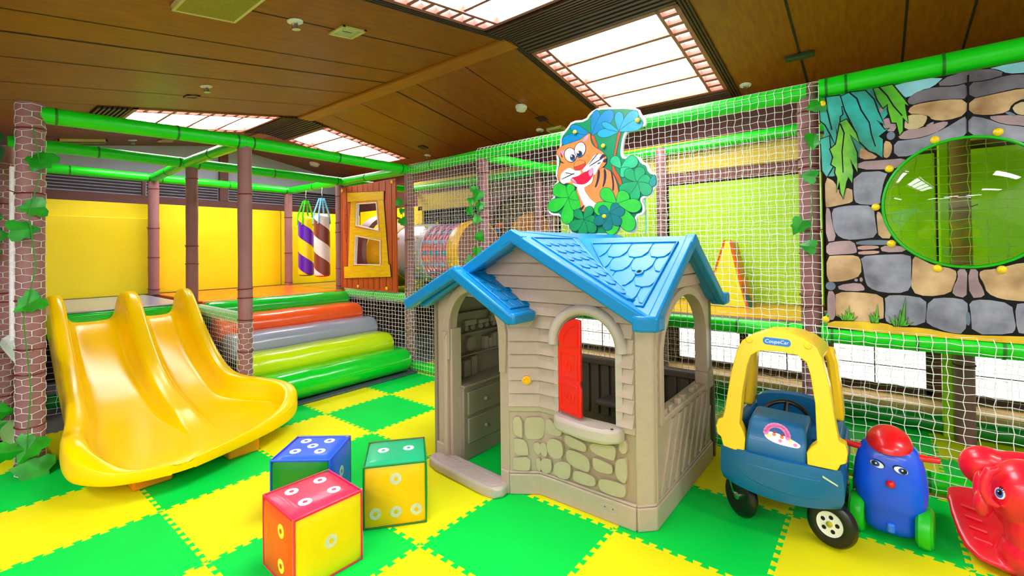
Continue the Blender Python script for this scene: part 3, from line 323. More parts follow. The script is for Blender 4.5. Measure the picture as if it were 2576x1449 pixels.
# skylights: wood frame, lattice strips down both long sides, crossbars, lit diffuser
def skylight(x0, x1, y0, y1, label, nbar):
    t = thing('skylight', label, 'skylight', ((x0 + x1) / 2, (y0 + y1) / 2, ceil(0, (y0 + y1) / 2)[2]), 0, 'skylights')
    P = lambda x, y, d: ceil(x, y, d)
    def bar(mb, xa, xb, ya, yb, d0=-.012, d1=.034):
        mb.add([P(xa, ya, d0), P(xb, ya, d0), P(xb, yb, d0), P(xa, yb, d0), P(xa, ya, d1), P(xb, ya, d1), P(xb, yb, d1), P(xa, yb, d1)],
               [(0, 1, 2, 3), (7, 6, 5, 4), (0, 4, 5, 1), (1, 5, 6, 2), (2, 6, 7, 3), (3, 7, 4, 0)])
    mb = MB()
    bar(mb, x0, x0 + .03, y0, y1); bar(mb, x1 - .03, x1, y0, y1); bar(mb, x0, x1, y0, y0 + .035); bar(mb, x0, x1, y1 - .035, y1)
    for x in (x0 + .12, x1 - .15): bar(mb, x, x + .025, y0, y1)
    part('frame', mb, ROSE, t, smooth=0)
    for k in range(1, 4):
        mb = MB(); y = y0 + (y1 - y0) * k / 4; bar(mb, x0 + .145, x1 - .15, y - .014, y + .014, -.002, .033); part('crossbar', mb, ROSE, t, smooth=0)
    for s in (0, 1):
        for k in range(1, nbar):
            y = y0 + (y1 - y0) * k / nbar; mb = MB()
            if s == 0: bar(mb, x0 + .03, x0 + .12, y - .016, y + .016, -.006)
            else: bar(mb, x1 - .125, x1 - .03, y - .016, y + .016, -.006)
            part('lattice_bar', mb, ROSE, t, smooth=0)
    mb = MB(); d = .036
    mb.add([P(x0, y0, d), P(x1, y0, d), P(x1, y1, d), P(x0, y1, d), P(x0, y0, d + .02), P(x1, y0, d + .02), P(x1, y1, d + .02), P(x0, y1, d + .02)],
           [(0, 1, 2, 3), (7, 6, 5, 4), (0, 4, 5, 1), (1, 5, 6, 2), (2, 6, 7, 3), (3, 7, 4, 0)])
    part('diffuser', mb, DIFF, t, smooth=0)
SKL = ['bright skylight cut off by the top edge of the picture', 'large bright skylight above the green beam and the tiger cutout', 'bright skylight above the green beam, left of the ridge, far away', 'far bright skylight right of the ridge, above the corner of the net wall']
for h, l in zip(HOLES, SKL): skylight(*h, l, 12)
# slatted vents beside and between the skylights
def slat_vent(x0, x1, y0, y1, label, n, along='x'):
    t = thing('slat_vent', label, 'vent', ((x0 + x1) / 2, (y0 + y1) / 2, ceil(0, (y0 + y1) / 2, -.03)[2]), 0, 'slatted ceiling vents')
    mb = MB(); yy = [y0, R_Y, y1] if y0 < R_Y < y1 else [y0, y1]
    for a, b in zip(yy, yy[1:]): mb.add([ceil(x0, a, -.004), ceil(x1, a, -.004), ceil(x1, b, -.004), ceil(x0, b, -.004)], [(0, 1, 2, 3)])
    part('recess', mb, VOID, t, smooth=0)
    for k in range(n):
        mb = MB()
        if along == 'x':
            y = y0 + (y1 - y0) * (k + .5) / n; w = (y1 - y0) / n * .27
            a, b = ceil(0, y - w, -.022)[2], ceil(0, y + w, -.022)[2]; mb.add([(x0, y - w, a), (x1, y - w, a), (x1, y + w, b), (x0, y + w, b)] + [(x0, y - w, a + .018), (x1, y - w, a + .018), (x1, y + w, b + .018), (x0, y + w, b + .018)],
                [(0, 1, 2, 3), (7, 6, 5, 4), (0, 4, 5, 1), (1, 5, 6, 2), (2, 6, 7, 3), (3, 7, 4, 0)])
        part('slat', mb, M('slat_wood', (74, 46, 40), .5, .1), t, smooth=0)
slat_vent(.65, 1.79, 1.68, 2.19, 'dark slatted vent over the ridge between the two nearest skylights', 13)
slat_vent(.65, 1.79, 3.47, 3.68, 'dark slatted strip below the large skylight, behind the green beam', 6)
slat_vent(-3.52, -2.47, 1.75, 2.26, 'dark slatted vent over the ridge between the two far skylights', 14)
slat_vent(-3.52, -2.47, .17, .41, 'dark slatted vent left of the far left skylight, above the green beam', 7)
mb = MB()
for xa, xb in ((.585, .645), (1.795, 1.86)):
    for k in range(3):
        x = xa + (xb - xa) * (k + .5) / 3
        for ya, yb in ((.3, R_Y), (R_Y, 3.66)):
            a, b = ceil(x - .006, ya, -.014), ceil(x + .006, ya, -.014); c, e = ceil(x + .006, yb, -.014), ceil(x - .006, yb, -.014)
            mb.add([a, b, c, e] + [(p[0], p[1], p[2] + .012) for p in (a, b, c, e)], [(0, 1, 2, 3), (7, 6, 5, 4), (0, 4, 5, 1), (1, 5, 6, 2), (2, 6, 7, 3), (3, 7, 4, 0)])
struct('trim_5', mb, SLAT, smooth=0)

# ceiling fittings
def on_ceil(x, y, d=0):
    s = R_S if y < R_Y else -R_S
    return Matrix.Translation(ceil(x, y, d)) @ Matrix.Rotation(math.atan(s), 4, 'X')
def sprinkler(x, y, label):
    t = thing('sprinkler_head', label, 'sprinkler', ceil(x, y), 0, 'sprinkler heads'); m = on_ceil(x, y)
    mb = MB().lathe([(.045, -.001), (.042, -.008), (.02, -.012)], n=20); part('escutcheon', mb.xf(m), WHITEP, t)
    mb = MB().lathe([(.012, -.01), (.011, -.04), (.004, -.046)], n=10)
    for a in range(3): mb.tube([(.02 * math.cos(a * 2.1), .02 * math.sin(a * 2.1), -.01), (.02 * math.cos(a * 2.1), .02 * math.sin(a * 2.1), -.04), (0, 0, -.046)], .003, 5)
    mb.lathe([(.024, -.044), (.024, -.048)], n=14); part('nozzle', mb.xf(m), CHROME, t)
for x, y, l in ((.109, .61, 'ceiling sprinkler nearest the square recessed lamp'), (-1.51, .68, 'ceiling sprinkler beside the small green-lit square lamp'), (-4.3, .8, 'tiny sprinkler beyond the beams, right of the far air grille'),
                (-.17, 3.5, 'sprinkler just left of the tiger cutout'), (-2.11, 3.56, 'sprinkler above the middle net post, beside the small dark hatch'), (1.92, 3.46, 'sprinkler just right of the large skylight')): sprinkler(x, y, l)
def square_lamp(x, y, s, label, dark=False):
    t = thing('recessed_lamp', label, 'lamp', ceil(x, y), 0, 'square recessed lamps'); m = on_ceil(x, y)
    mb = MB(); q = s / 2
    for a, b, c, d in ((-q, q, -q, -q + .018), (-q, q, q - .018, q), (-q, -q + .018, -q, q), (q - .018, q, -q, q)): mb.box(a, b, c, d, -.01, -.001)
    part('trim_ring', mb.xf(m), BROWNW if dark else CREAMP, t, smooth=0)
    mb = MB(); i = q - .018; mb.add([(-i, -i, -.003), (i, -i, -.003), (i, i, -.003), (-i, i, -.003), (0, 0, -.001)], [(0, 1, 4), (1, 2, 4), (2, 3, 4), (3, 0, 4)])
    part('reflector', mb.xf(m), M('lamp_reflector', (190, 205, 170), .25, .05, metal=.6), t, smooth=0)
square_lamp(.123, .94, .17, 'square recessed lamp with cream trim nearest the camera'); square_lamp(-1.88, .69, .10, 'small dark-rimmed square lamp above the long green beam', True); square_lamp(-4.3, 1.13, .16, 'far square lamp beyond the green beams on the left')
def grille(x, y, sx, sy, label):
    t = thing('air_grille', label, 'vent', ceil(x, y), 0, 'cream ceiling panels'); m = on_ceil(x, y)
    mb = MB(); a, b = sx / 2, sy / 2
    for p in ((-a, a, -b, -b + .014), (-a, a, b - .014, b), (-a, -a + .014, -b, b), (a - .014, a, -b, b)): mb.box(*p, -.028, -.001)
    part('frame', mb.xf(m), CREAMP, t, smooth=0)
    mb = MB(); mb.box(-a + .012, a - .012, -b + .012, b - .012, -.024, -.006); part('panel', mb.xf(m), M('speckled_panel', (150, 138, 40), .7, .15, 90), t, smooth=0)
grille(.26, .19, .58, .30, 'cream-framed ceiling panel cut off by the top edge, upper left'); grille(-4.35, .35, .18, .42, 'far cream ceiling panel above the green beams at the left'); grille(.02, 3.66, .20, .34, 'cream ceiling panel half hidden behind the tiger cutout')
def detector(x, y, r, label):
    t = thing('smoke_detector', label, 'smoke detector', ceil(x, y), 0, 'smoke detectors'); m = on_ceil(x, y)
    part('base', MB().lathe([(r, -.001), (r, -.02), (r * .9, -.024)]).xf(m), WHITEP, t); part('cap', MB().lathe([(r * .86, -.022), (r * .8, -.045), (r * .4, -.052)]).xf(m), WHITEP, t)
detector(.003, 2.93, .058, 'round white smoke detector on the ceiling seam left of the large skylight'); detector(-4.2, 3.05, .075, 'small far smoke detector below the far right skylight')
for x, y, l in ((.025, 3.25, 'dark square hatch on the seam below the smoke detector'), (-1.9, 3.3, 'small dark hatch far up the ceiling above the middle net post')):
    mb = MB(); mb.box(-.05, .05, -.05, .05, -.014, -.001); mb.xf(on_ceil(x, y)); single('ceiling_hatch', mb, SLAT, l, 'hatch', 'ceiling hatches', bevel=.003)
mb = MB(); mb.box(-.09, .09, -.025, .025, -.03, -.001); mb.xf(on_ceil(2.33, 3.18)); single('emergency_lamp', mb, M('green_black_case', (48, 70, 40), .3), 'small dark bar-shaped fitting on the ceiling seam, upper right', 'lamp', bevel=.004)
# the room's own lamps behind the camera, two rows of luminaires
for i, (x, y) in enumerate(((.2, -1.9), (2.0, -1.9), (3.8, -1.9), (1.1, -2.8), (3.0, -2.8), (4.6, -.4), (4.6, 1.2))):
    t = thing('ceiling_luminaire', 'white ceiling luminaire in the part of the room behind the camera', 'lamp', ceil(x, y, 0), 0, 'ceiling luminaires behind the camera'); z = ceil(x, y)[2]
    mb = MB(); mb.box(x - .62, x + .62, y - .19, y + .19, z - .05, z - .012); part('housing', mb, WHITEP, t, bevel=.006)
    mb = MB(); mb.box(x - .59, x + .59, y - .16, y + .16, z - .056, z - .050); part('diffuser', mb, LUM, t, smooth=0)
# low paper windows in the right wall
WIN = [(-1.3, -.1), (.0, 1.05), (1.2, 1.75), (1.82, 3.02), (3.26, 4.4)]
for i, (a, b) in enumerate(WIN):
    mb = MB(); mb.box(a, b, Y1 - .03, Y1 - .012, .19, .475); struct('window_%d' % (i + 1), mb, PAPER)
    mb = MB(); n = max(2, int(round((b - a) / .33)))
    for k in range(1, n): x = a + (b - a) * k / n; mb.box(x - .004, x + .004, Y1 - .042, Y1 - .03, .19, .475)
    mb.box(a, b, Y1 - .042, Y1 - .03, .325, .331)
    for p in ((a - .04, a, .15, .53), (b, b + .04, .15, .53), (a - .04, b + .04, .15, .19), (a - .04, b + .04, .475, .54)): mb.box(p[0], p[1], Y1 - .06, Y1 - .012, p[2], p[3])
    struct('trim_%d' % (6 + i), mb, SLAT, smooth=0)
mb = MB(); mb.box(-1.4, 5.0, 3.64, Y1, -.01, .125); struct('trim_12', mb, PALEWOOD, bevel=.006)

# ---------------------------------------------------------------- jigsaw foam mats
PX, PY, DX, DY = -.03, 0.0, .608, .603
def jig(a, b, n=10, d=.0105):
    """interlocking dovetail edge from a to b, shared by the two mats that meet there"""
    a, b = Vector(a), Vector(b); t = b - a; L = t.length; t = t / L; nrm = Vector((t.y, -t.x)); out = [a]
    p = L / n; e = p * .06
    for k in range(n):
        o = k * p + p * .25
        for q, s in ((0 + e, -1), (0 - e, 1), (p * .5 + e, 1), (p * .5 - e, -1)):
            if 0 < o + q < L: out.append(a + t * (o + q) + nrm * d * s)
    return out
def node(i, j): return (PX + DX * i, PY + DY * j)
SKIP = {(-3, j) for j in (0, 1, 2, 3, 4, 5, -2)} | {(-2, -2), (-2, 5)}
def mat_label(i, j, col):
    if (i, j) in MATNOTE: return MATNOTE[i, j]
    where = 'under the foot of the net wall' if j == 4 else 'just behind the net wall' if j == 5 else 'in row %s out from the net wall' % ['one', 'two', 'three', 'four', 'five', 'six'][3 - j]
    return '%s jigsaw mat %s, %s along from the stairs' % (col, where, ORD[i + 2] if i >= -2 else 'leftmost')
MATNOTE = {(-1, 1): 'yellow jigsaw mat between the right corner of the slide and the blue-topped die', (-1, 2): 'green jigsaw mat in the open floor between stairs and dice', (0, 2): 'yellow jigsaw mat behind the green-topped die, against the playhouse door',
           (-2, 2): 'yellow jigsaw mat along the foot of the stairs, right of the slide corner', (-2, 3): 'green jigsaw mat at the right end of the stair foot', (-1, 3): 'yellow jigsaw mat between the net wall and the left side of the playhouse', (-2, 1): 'green jigsaw mat mostly hidden under the right corner of the slide',
           (2, 0): 'yellow jigsaw mat at the bottom edge between red-topped die and playhouse front', (3, 1): 'yellow jigsaw mat at the bottom edge in front of the playhouse corner', (2, 2): 'yellow jigsaw mat showing as a strip under the playhouse front wall', (1, 2): 'green jigsaw mat seen through the playhouse doorway',
           (3, 3): 'yellow jigsaw mat between the playhouse lattice side and the toy car', (4, 3): 'green jigsaw mat under the blue scooter', (5, 3): 'yellow jigsaw mat under the red elephant rocker', (5, 2): 'green jigsaw mat in the bottom right corner of the picture',
           (-2, 0): 'yellow jigsaw mat in the shade under the slide chutes', (-2, -1): 'green jigsaw mat between the nearest left post and the slide', (-3, -1): 'yellow jigsaw mat at the left edge beside the netted posts', (4, 1): 'green jigsaw mat at the bottom edge, right of centre',
           (0, 0): 'yellow jigsaw mat between the slide front and the red-topped die', (1, 0): 'green jigsaw floor mat under the red-topped die', (2, 1): 'green jigsaw floor mat in front of the playhouse window', (0, 1): 'green jigsaw floor mat under the blue-topped and green-topped dice',
           (3, 2): 'green jigsaw floor mat beside the lattice side of the playhouse', (4, 2): 'yellow jigsaw floor mat under the right front wheel of the toy car', (1, 1): 'yellow jigsaw floor mat at the doorstep of the playhouse', (-1, 0): 'green jigsaw floor mat under the front edge of the slide',
           (-1, -1): 'yellow jigsaw floor mat at the left picture edge, left of the slide', (0, -1): 'green jigsaw floor mat in the bottom left corner of the picture'}
for i in range(-3, 6):
    for j in range(-1, 6):
        if (i, j) in SKIP: continue
        A_, B_, C_, D_ = node(i, j), node(i + 1, j), node(i + 1, j + 1), node(i, j + 1)
        e1, e2 = jig(A_, B_), jig(B_, C_); e3 = jig(D_, C_); e4 = jig(A_, D_)
        loop = e1 + e2 + [Vector(C_)] + e3[:0:-1] + [Vector(D_)] + e4[:0:-1]
        poly = [(p.x, p.y) for p in loop]; yel = (i + j) % 2 == 0; col = 'yellow' if yel else 'green'
        mb = MB(); mb.prism(poly, lambda a, b, d: (a, b, d), 0, -.014)
        if (i, j) in ((-3, -1), (-2, -1)): pass
        single('floor_mat', mb, YELLOW if yel else GREEN, mat_label(i, j, col), 'floor mat', 'jigsaw floor mats', smooth=0)
# ---------------------------------------------------------------- soft play frame: posts, beams, nets
BZ = 2.125                                   # centre height of the upper beams
def post(x, y, z0, z1, label, r=.05, ties=(), net=None, name='padded_post'):
    t = thing(name, label, 'post', (x, y, z0), 0, 'brown padded posts')
    n = 9; mb = MB().tube([(x, y, z0 + (z1 - z0) * k / n) for k in range(n + 1)], [r * (1 + .03 * math.sin(k * 2.3 + x)) for k in range(n + 1)], 18)
    part('foam_sleeve', mb, PADB, t)
    for k, z in enumerate(ties):
        rr = r + .0025; q = [(x + rr * math.cos(a), y + rr * math.sin(a), z + .004 * math.sin(a + k)) for a in (2 * PI * i / 20 for i in range(20))]
        mb = MB().tube(q, .0045, 6, loop=True)
        if k % 3 == 1: mb.tube([(x + rr * .8, y - rr, z), (x + rr * 1.3, y - rr * 1.5, z + .01)], .003, 5)
        part('cable_tie', mb, TIE, t)
    if net:
        C_ = 2 * PI * (r + .006)
        part('net_sleeve', hexnet(lambda u, v: (x + (r + .004) * math.cos(u / (r + .006)), y + (r + .004) * math.sin(u / (r + .006)), net[0] + v), C_, net[1] - net[0], w=C_ / 5, h=.040, r=.0018, jit=.003, brick=True, seed=int(x * 100) & 255), NET, t, smooth=0)
    return t
def beam(p, q, label, r=.047, seams=(), name='padded_beam', mat=None, cat='beam', wrap=None):
    P_, Q_ = Vector(p), Vector(q); mid = (P_ + Q_) / 2
    t = thing(name, label, cat, tuple(mid), 0, 'green padded beams' if mat is None else None); d = (Q_ - P_); L = d.length; d = d / L
    n = max(4, int(L / .25)); part('vinyl_sleeve', MB().tube([P_ + d * (L * k / n) for k in range(n + 1)], [r * (1 + .02 * math.sin(k * 1.9)) for k in range(n + 1)], 20), mat or PADG, t)
    for s in seams:
        c = P_ + d * L * s; mb = MB().tube([c - d * .006, c + d * .006], r + .003, 20); part('seam_band', mb, SEAM, t)
    if wrap:
        x = d.cross(Vector((0, 0, 1))).normalized(); y = x.cross(d); C_ = 2 * PI * (r + .006)
        part('net_sleeve', hexnet(lambda u, v: P_ + d * v + (x * math.cos(u / (r + .006)) + y * math.sin(u / (r + .006))) * (r + .006), C_, L, w=C_ / 9, h=wrap * 1.2, r=.002, jit=.003), NET, t, smooth=0)
    return t
post(-1.13, -.345, 0, 2.15, 'brown netted post at the left edge of the slide, nearest the camera', .062, (2.0, 1.62, 1.0, .72, .58, .28, .06), (.0, 2.14))
post(-2.02, -.40, 0, 2.02, 'netted brown post at the far left edge, behind the nearest left post', .058, (1.62, 1.0, .94, .6, .3), (.0, 1.9))
post(-1.12, .815, 0, 2.10, 'tall dark brown post rising between the slide and the cushion stairs', .05, (1.72, .98, .91, .74, .5), (.0, .72))
post(-1.17, 2.47, 0, 2.14, 'brown post in the corner between cabin panel and net wall', .05, (1.75, 1.38, 1.08, .84, .4), (.0, .86))
post(-2.42, .85, 0, 2.10, 'pinkish brown post behind the slide, wrapped with two ties', .05, (1.98, 1.33, 1.16))
post(-3.70, .86, .8, 2.10, 'brown post against the yellow wall, left of the pinkish post', .052, (2.0, 1.55, 1.22, .86))
post(-3.72, 2.40, .8, 2.10, 'far brown post against the yellow wall, left of the punch bags', .05, (1.75, 1.25, .84))
post(-2.478, 2.44, .8, 2.10, 'brown post at the left edge of the wooden cabin panel', .048, (1.95, 1.62, 1.5, 1.05, .84))
post(2.44, 2.49, 0, 2.2, 'brown post between the net wall and the stone mural', .052, (2.05, 1.95, 1.78, 1.72, 1.35, 1.22, .98, .92, .6, .4))
post(-.12, 2.49, 0, 2.15, 'brown post in the middle of the net wall, left of the tiger cutout', .052, (1.98, 1.65, 1.56, 1.24, .9, .5))
post(1.17, 3.55, 0, 2.2, 'brown post behind the nets, seen right of the tiger cutout', .045, (1.6, 1.3, .5))
post(-.15, 3.42, 0, 2.2, 'dark brown post behind the middle net post, at the far net', .045, (1.6, 1.2))
post(2.44, 3.5, 0, .77, 'short brown post under the upper deck, seen through the toy car window', .045, (.4, .3))
post(3.17, 3.38, 0, 2.2, 'dark brown post seen through the lower net and the bubble window', .05, (.5, 1.5))
mb = MB(); mb.box(3.07, 3.125, 3.42, 3.475, 0, 2.1); single('lime_pad_strip', mb, LIME, 'narrow lime upright pad left of the dark post behind the lower net', 'pad', bevel=.008)

beam((-1.13, -.33, BZ - .03), (-1.10, .80, BZ), 'long green beam at the top left, nearest the camera', .05, (.08, .62, .96))
beam((-1.10, .80, BZ), (-1.17, 2.44, BZ + .005), 'green beam from the tall brown post to the corner of the net wall', .047, (.04, .5, .95))
beam((-2.40, -.35, BZ), (-2.40, .80, BZ), 'bright green beam of the second row, left of the pinkish post', .047, (.45, .95))
beam((-2.40, .80, BZ), (-2.40, 2.42, BZ), 'bright green beam of the second row, right of the pinkish post', .047, (.06, .5, .96))
beam((-3.70, -.3, BZ), (-3.70, .86, BZ), 'rearmost green beam along the yellow wall, left half', .047, (.4, .96))
beam((-3.70, .86, BZ), (-3.70, 2.42, BZ), 'rearmost green beam along the yellow wall, right half', .047, (.05, .5, .96))
beam((-1.12, .80, BZ), (-2.38, .80, BZ), 'green cross beam from the tall brown post back to the pinkish post', .045, (.5,))
beam((-2.42, .80, BZ), (-3.68, .86, BZ), 'green cross beam from the pinkish post to the yellow wall', .045, (.5,))
beam((-1.19, 2.45, BZ), (-2.38, 2.44, BZ), 'bright green cross beam above the cabin panel', .045, (.6,))
beam((-2.42, 2.44, BZ), (-3.70, 2.42, BZ), 'green cross beam that carries the two punch bags', .045, (.5,))
beam((-2.42, 2.42, BZ - .0), (-2.42, 3.6, BZ), 'green beam end beyond the cabin panel', .045)
beam((-1.15, 2.47, 2.125), (-.12, 2.47, 2.15), 'netted green top beam, left section, from corner to middle post', .048, (.35,))
beam((-.12, 2.47, 2.15), (2.44, 2.47, 2.165), 'netted green top beam, long section behind the tiger cutout', .048, (.28, .62))
beam((2.5, 2.47, 2.165), (4.3, 2.47, 2.19), 'thick bare green beam above the stone mural', .055, (.02, .07, .29))
beam((-2.35, 2.47, .755), (-1.2, 2.47, .755), 'netted green rail below the cabin panel', .047, (.5,), wrap=.03)
beam((-1.15, 2.47, .755), (-.14, 2.47, .76), 'green middle rail of the net wall, left of the playhouse', .047, (.3,))
beam((-.10, 2.47, .76), (2.4, 2.47, .765), 'green middle rail of the net wall, behind the playhouse', .047, (.4, .86, .97))
beam((2.49, 2.47, .765), (4.2, 2.47, .765), 'green netted rail under the stone mural', .05, (.03, .24, .42))
beam((-1.12, 2.47, .05), (2.42, 2.47, .05), 'green netted roll along the foot of the net wall, left of the toy car', .048, (.3,))
beam((2.48, 2.47, .055), (4.0, 2.47, .055), 'green netted roll along the foot of the net wall, behind the scooter', .05, (.3,))
beam((-1.0, 3.5, .06), (3.15, 3.5, .06), 'deep green roll on the floor before the low windows', .06, (.2, .4, .6, .8), mat=DKGREEN)
beam((3.2, 3.5, .06), (4.4, 3.5, .06), 'deep green roll on the floor at the right edge, beyond the lower net', .06, (.1,), mat=DKGREEN)
beam((-2.6, 3.58, 2.15), (-.16, 3.58, 2.15), 'green beam at the back of the netted room, left half', .045)
beam((-.12, 3.58, 2.15), (2.5, 3.58, 2.2), 'green beam at the back of the netted room, above the lime wall', .045, (.5,))
beam((-.10, 2.5, 2.13), (.05, 3.55, 2.12), 'green beam running back from the middle net post', .045)
beam((1.3, 2.56, .79), (2.42, 2.56, .79), 'maroon tube along the front edge of the upper deck', .022, mat=MAROON, cat='tube', name='edge_tube')
beam((-2.3, .87, .735), (-1.17, .845, .735), 'white-netted hand rail between slide top and tall brown post', .04, wrap=.02, mat=PADG, cat='rail')
beam((-2.0, -.36, .66), (-1.17, -.35, .66), 'net-wrapped pale rail between the two left posts', .05, wrap=.02, mat=M('pale_green_vinyl', (150, 200, 120), .5), cat='rail')
beam((-2.0, -.36, .06), (-1.2, -.34, .06), 'pale green floor roll between the two left posts', .06, mat=M('pale_green_vinyl', (150, 200, 120), .5), cat='rail')
beam((-2.38, -.3, .10), (-2.38, .78, .10), 'dim green floor roll under the deck, behind the slide', .055, (.5,), mat=DKGREEN)

# nets
def net_panel(name_label, fn, U, V, **k):
    mb = hexnet(fn, U, V, **k); return single('safety_net', mb, NET, name_label, 'net', 'white safety nets', smooth=0)
def wall_profile(zt, y=2.416, sag=.012):
    """up the front of the wall, over the top beam"""
    H = zt; A = .5 * PI * .056
    def f(v):
        if v < H: return y + sag * math.sin(PI * min(v, .75) / .75) * (v < .75) + sag * math.sin(PI * (v - .8) / (H - .8)) * (v > .8), v + .004
        a = (v - H) / .056; return 2.47 - .056 * math.cos(a), H + .056 * math.sin(a)
    return f, H + PI * .056 * .8
f1, V1 = wall_profile(2.13)
net_panel('white net from the corner post to the middle post of the net wall', lambda u, v: (-1.14 + u, *f1(v)), 1.0, V1, w=.042, h=.040, r=.0016, seed=2)
f2, V2 = wall_profile(2.158)
net_panel('big white net behind the playhouse, from the middle post to the mural post', lambda u, v: (-.14 + u, *f2(v)), 2.64, V2, w=.044, h=.040, r=.0018, seed=3)
def f3(v):
    if v < .77: return 2.414 + .02 * math.sin(PI * v / .77), v + .004
    a = (v - .77) / .058; return 2.47 - .058 * math.cos(a), .77 + .058 * math.sin(a)
net_panel('white net below the mural, wrapped over the green rail, behind the scooter', lambda u, v: (2.41 + u, *f3(v)), 1.2, .77 + .058 * 2.2, w=.054, h=.041, r=.0021, jit=.004, seed=4)
net_panel('inner net hanging before the low windows', lambda u, v: (-1.0 + u, 3.40 + .03 * math.sin(u * 5), .10 + v), 4.6, .62, w=.048, h=.038, r=.0014, jit=.004, seed=5)
net_panel('inner net before the lime wall', lambda u, v: (-.1 + u, 3.46 + .02 * math.sin(u * 4), .80 + v), 2.4, 1.36, w=.042, h=.038, r=.0012, jit=.004, seed=6)
net_panel('inner net behind the spotted barrel', lambda u, v: (-2.3 + u, 3.46, .80 + v), 2.1, 1.36, w=.045, h=.04, r=.0013, jit=.004, seed=7)
net_panel('white net under the cabin panel beside the cushion stairs', lambda u, v: (-2.35 + u, 2.418, .02 + v), 1.16, .72, w=.055, h=.042, r=.0022, seed=8)
net_panel('small white net below the hand rail between slide and stairs', lambda u, v: (-2.15 + u, .855, .02 + v), .98, .72, w=.045, h=.036, r=.002, seed=9)
net_panel('net closing the space under the deck behind the slide', lambda u, v: (-2.30, -.34 + u, .02 + v), 1.15, .55, w=.06, h=.045, r=.002, seed=10)
mb = MB().tube([(-1.72, -.37, .7), (-1.74, -.37, 1.2), (-1.73, -.37, 1.85)], .018, 8)
single('net_edge_rope', mb, M('white_rope', (240, 235, 240), .7, .1, 60, .3, 80), 'thick white laced net edge between the two left posts', 'rope')

# ---------------------------------------------------------------- decks, pads and walls of the frame
def padbox(name, lab, cat, m, x0, x1, y0, y1, z0, z1, bevel=.012, grp=None): mb = MB(); mb.box(x0, x1, y0, y1, z0, z1); return single(name, mb, m, lab, cat, grp, bevel=bevel)
padbox('deck_mat', 'glossy grey deck mat behind the top of the slide', 'mat', DECKG, -3.78, -2.36, -.5, .795, .782, .80)
padbox('deck_mat', 'orange deck mat at the top of the cushion stairs', 'mat', ORANGE, -3.78, -2.335, .905, 2.38, .755, .80)
padbox('deck_edge_pad', 'green pad along the deck edge under the slide top', 'pad', GREENV, -2.42, -2.345, -.48, .79, .60, .782, .02)
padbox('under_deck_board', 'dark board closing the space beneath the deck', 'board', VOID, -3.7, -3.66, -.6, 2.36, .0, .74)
padbox('wall_pad', 'yellow wall pad left of the brown post, upper strip in shade', 'wall pad', YWALL, -3.90, -3.855, -.6, .88, 1.62, 1.835, .006, 'yellow wall pads')
padbox('wall_pad', 'big yellow wall pad above the grey deck mat', 'wall pad', YWALL, -3.90, -3.80, -.6, .88, .80, 1.668, .006, 'yellow wall pads')
padbox('wall_pad', 'big yellow wall pad behind the tall dark post', 'wall pad', YWALL, -3.90, -3.84, .90, 2.35, .80, 1.845, .006, 'yellow wall pads')
padbox('wall_pad', 'yellow wall pad behind the punch bags', 'wall pad', YWALL, -3.90, -3.84, 2.36, 3.62, .80, 1.845, .006, 'yellow wall pads')
padbox('deck_board', 'brown deck board on the floor beneath the punch bags', 'board', M('dim_deck_board', (160, 120, 20), .4), -3.78, -2.42, 2.40, 3.6, .755, .80)
padbox('wall_pad', 'yellow side pad behind the hanging bags', 'wall pad', YWALL, -3.83, -2.3, 3.62, 3.66, .80, 1.9, .006, 'yellow wall pads')
# room behind the nets
padbox('upper_deck', 'yellow timber deck behind the net wall, under the wedge cushion', 'deck', M('honey_deck', (214, 158, 30), .3, .1, 3, stretch=(2, 12, 2)), -.05, 2.42, 2.59, 3.62, .735, .785, .006)
padbox('ball_deck', 'deep green deck mat under the spotted barrel', 'deck', DKGREEN, -2.35, -.10, 2.54, 3.6, .735, .78, .006)
padbox('lime_wall_pad', 'lime wall pad right of the tiger cutout, behind the nets', 'wall pad', LIME, 1.22, 2.42, 3.60, 3.64, .79, 1.845, .006)
padbox('lime_wall_pad', 'lime wall pad behind the tiger cutout', 'wall pad', LIME, .02, 1.12, 3.60, 3.64, .79, 1.845, .006)
padbox('lime_strip_pad', 'lime strip along the top of the low windows, behind the lower net', 'pad', LIME, .2, 4.4, 3.64, 3.68, .56, .73, .006)
padbox('lime_wall_pad', 'lime wall pad seen through the bubble window, left of the dark post', 'wall pad', LIME, 2.46, 3.07, 3.60, 3.64, .79, 1.9, .006)
padbox('lime_wall_pad', 'lime wall pad seen through the bubble window, right of the dark post', 'wall pad', LIME, 3.22, 4.3, 3.60, 3.64, .79, 1.9, .006)
padbox('back_rail', 'brown rail above the lime wall', 'rail', BROWNW, -.1, 2.42, 3.585, 3.63, 1.85, 1.945, .006)
padbox('fascia_pad', 'mustard strip between brown rail and green back beam', 'pad', MUST, .05, 4.2, 3.62, 3.66, 1.96, 2.14, .006)
padbox('fascia_pad', 'mustard strip above the green back beam', 'pad', MUST, -2.6, 4.2, 3.70, 3.74, 2.19, 2.265, .006)
padbox('fascia_pad', 'mustard curtain strip above the spotted barrel', 'pad', MUST, -2.4, -1.2, 3.62, 3.66, 1.83, 2.06, .006)
padbox('bubble_deck', 'green deck mat seen through the bubble window', 'deck', GREEN, 2.46, 4.2, 2.6, 3.6, .75, .785, .006)
padbox('dim_wall_pad', 'dark board behind the spotted barrel', 'board', VOID, -2.5, -1.1, 3.66, 3.68, .8, 1.83, .004)
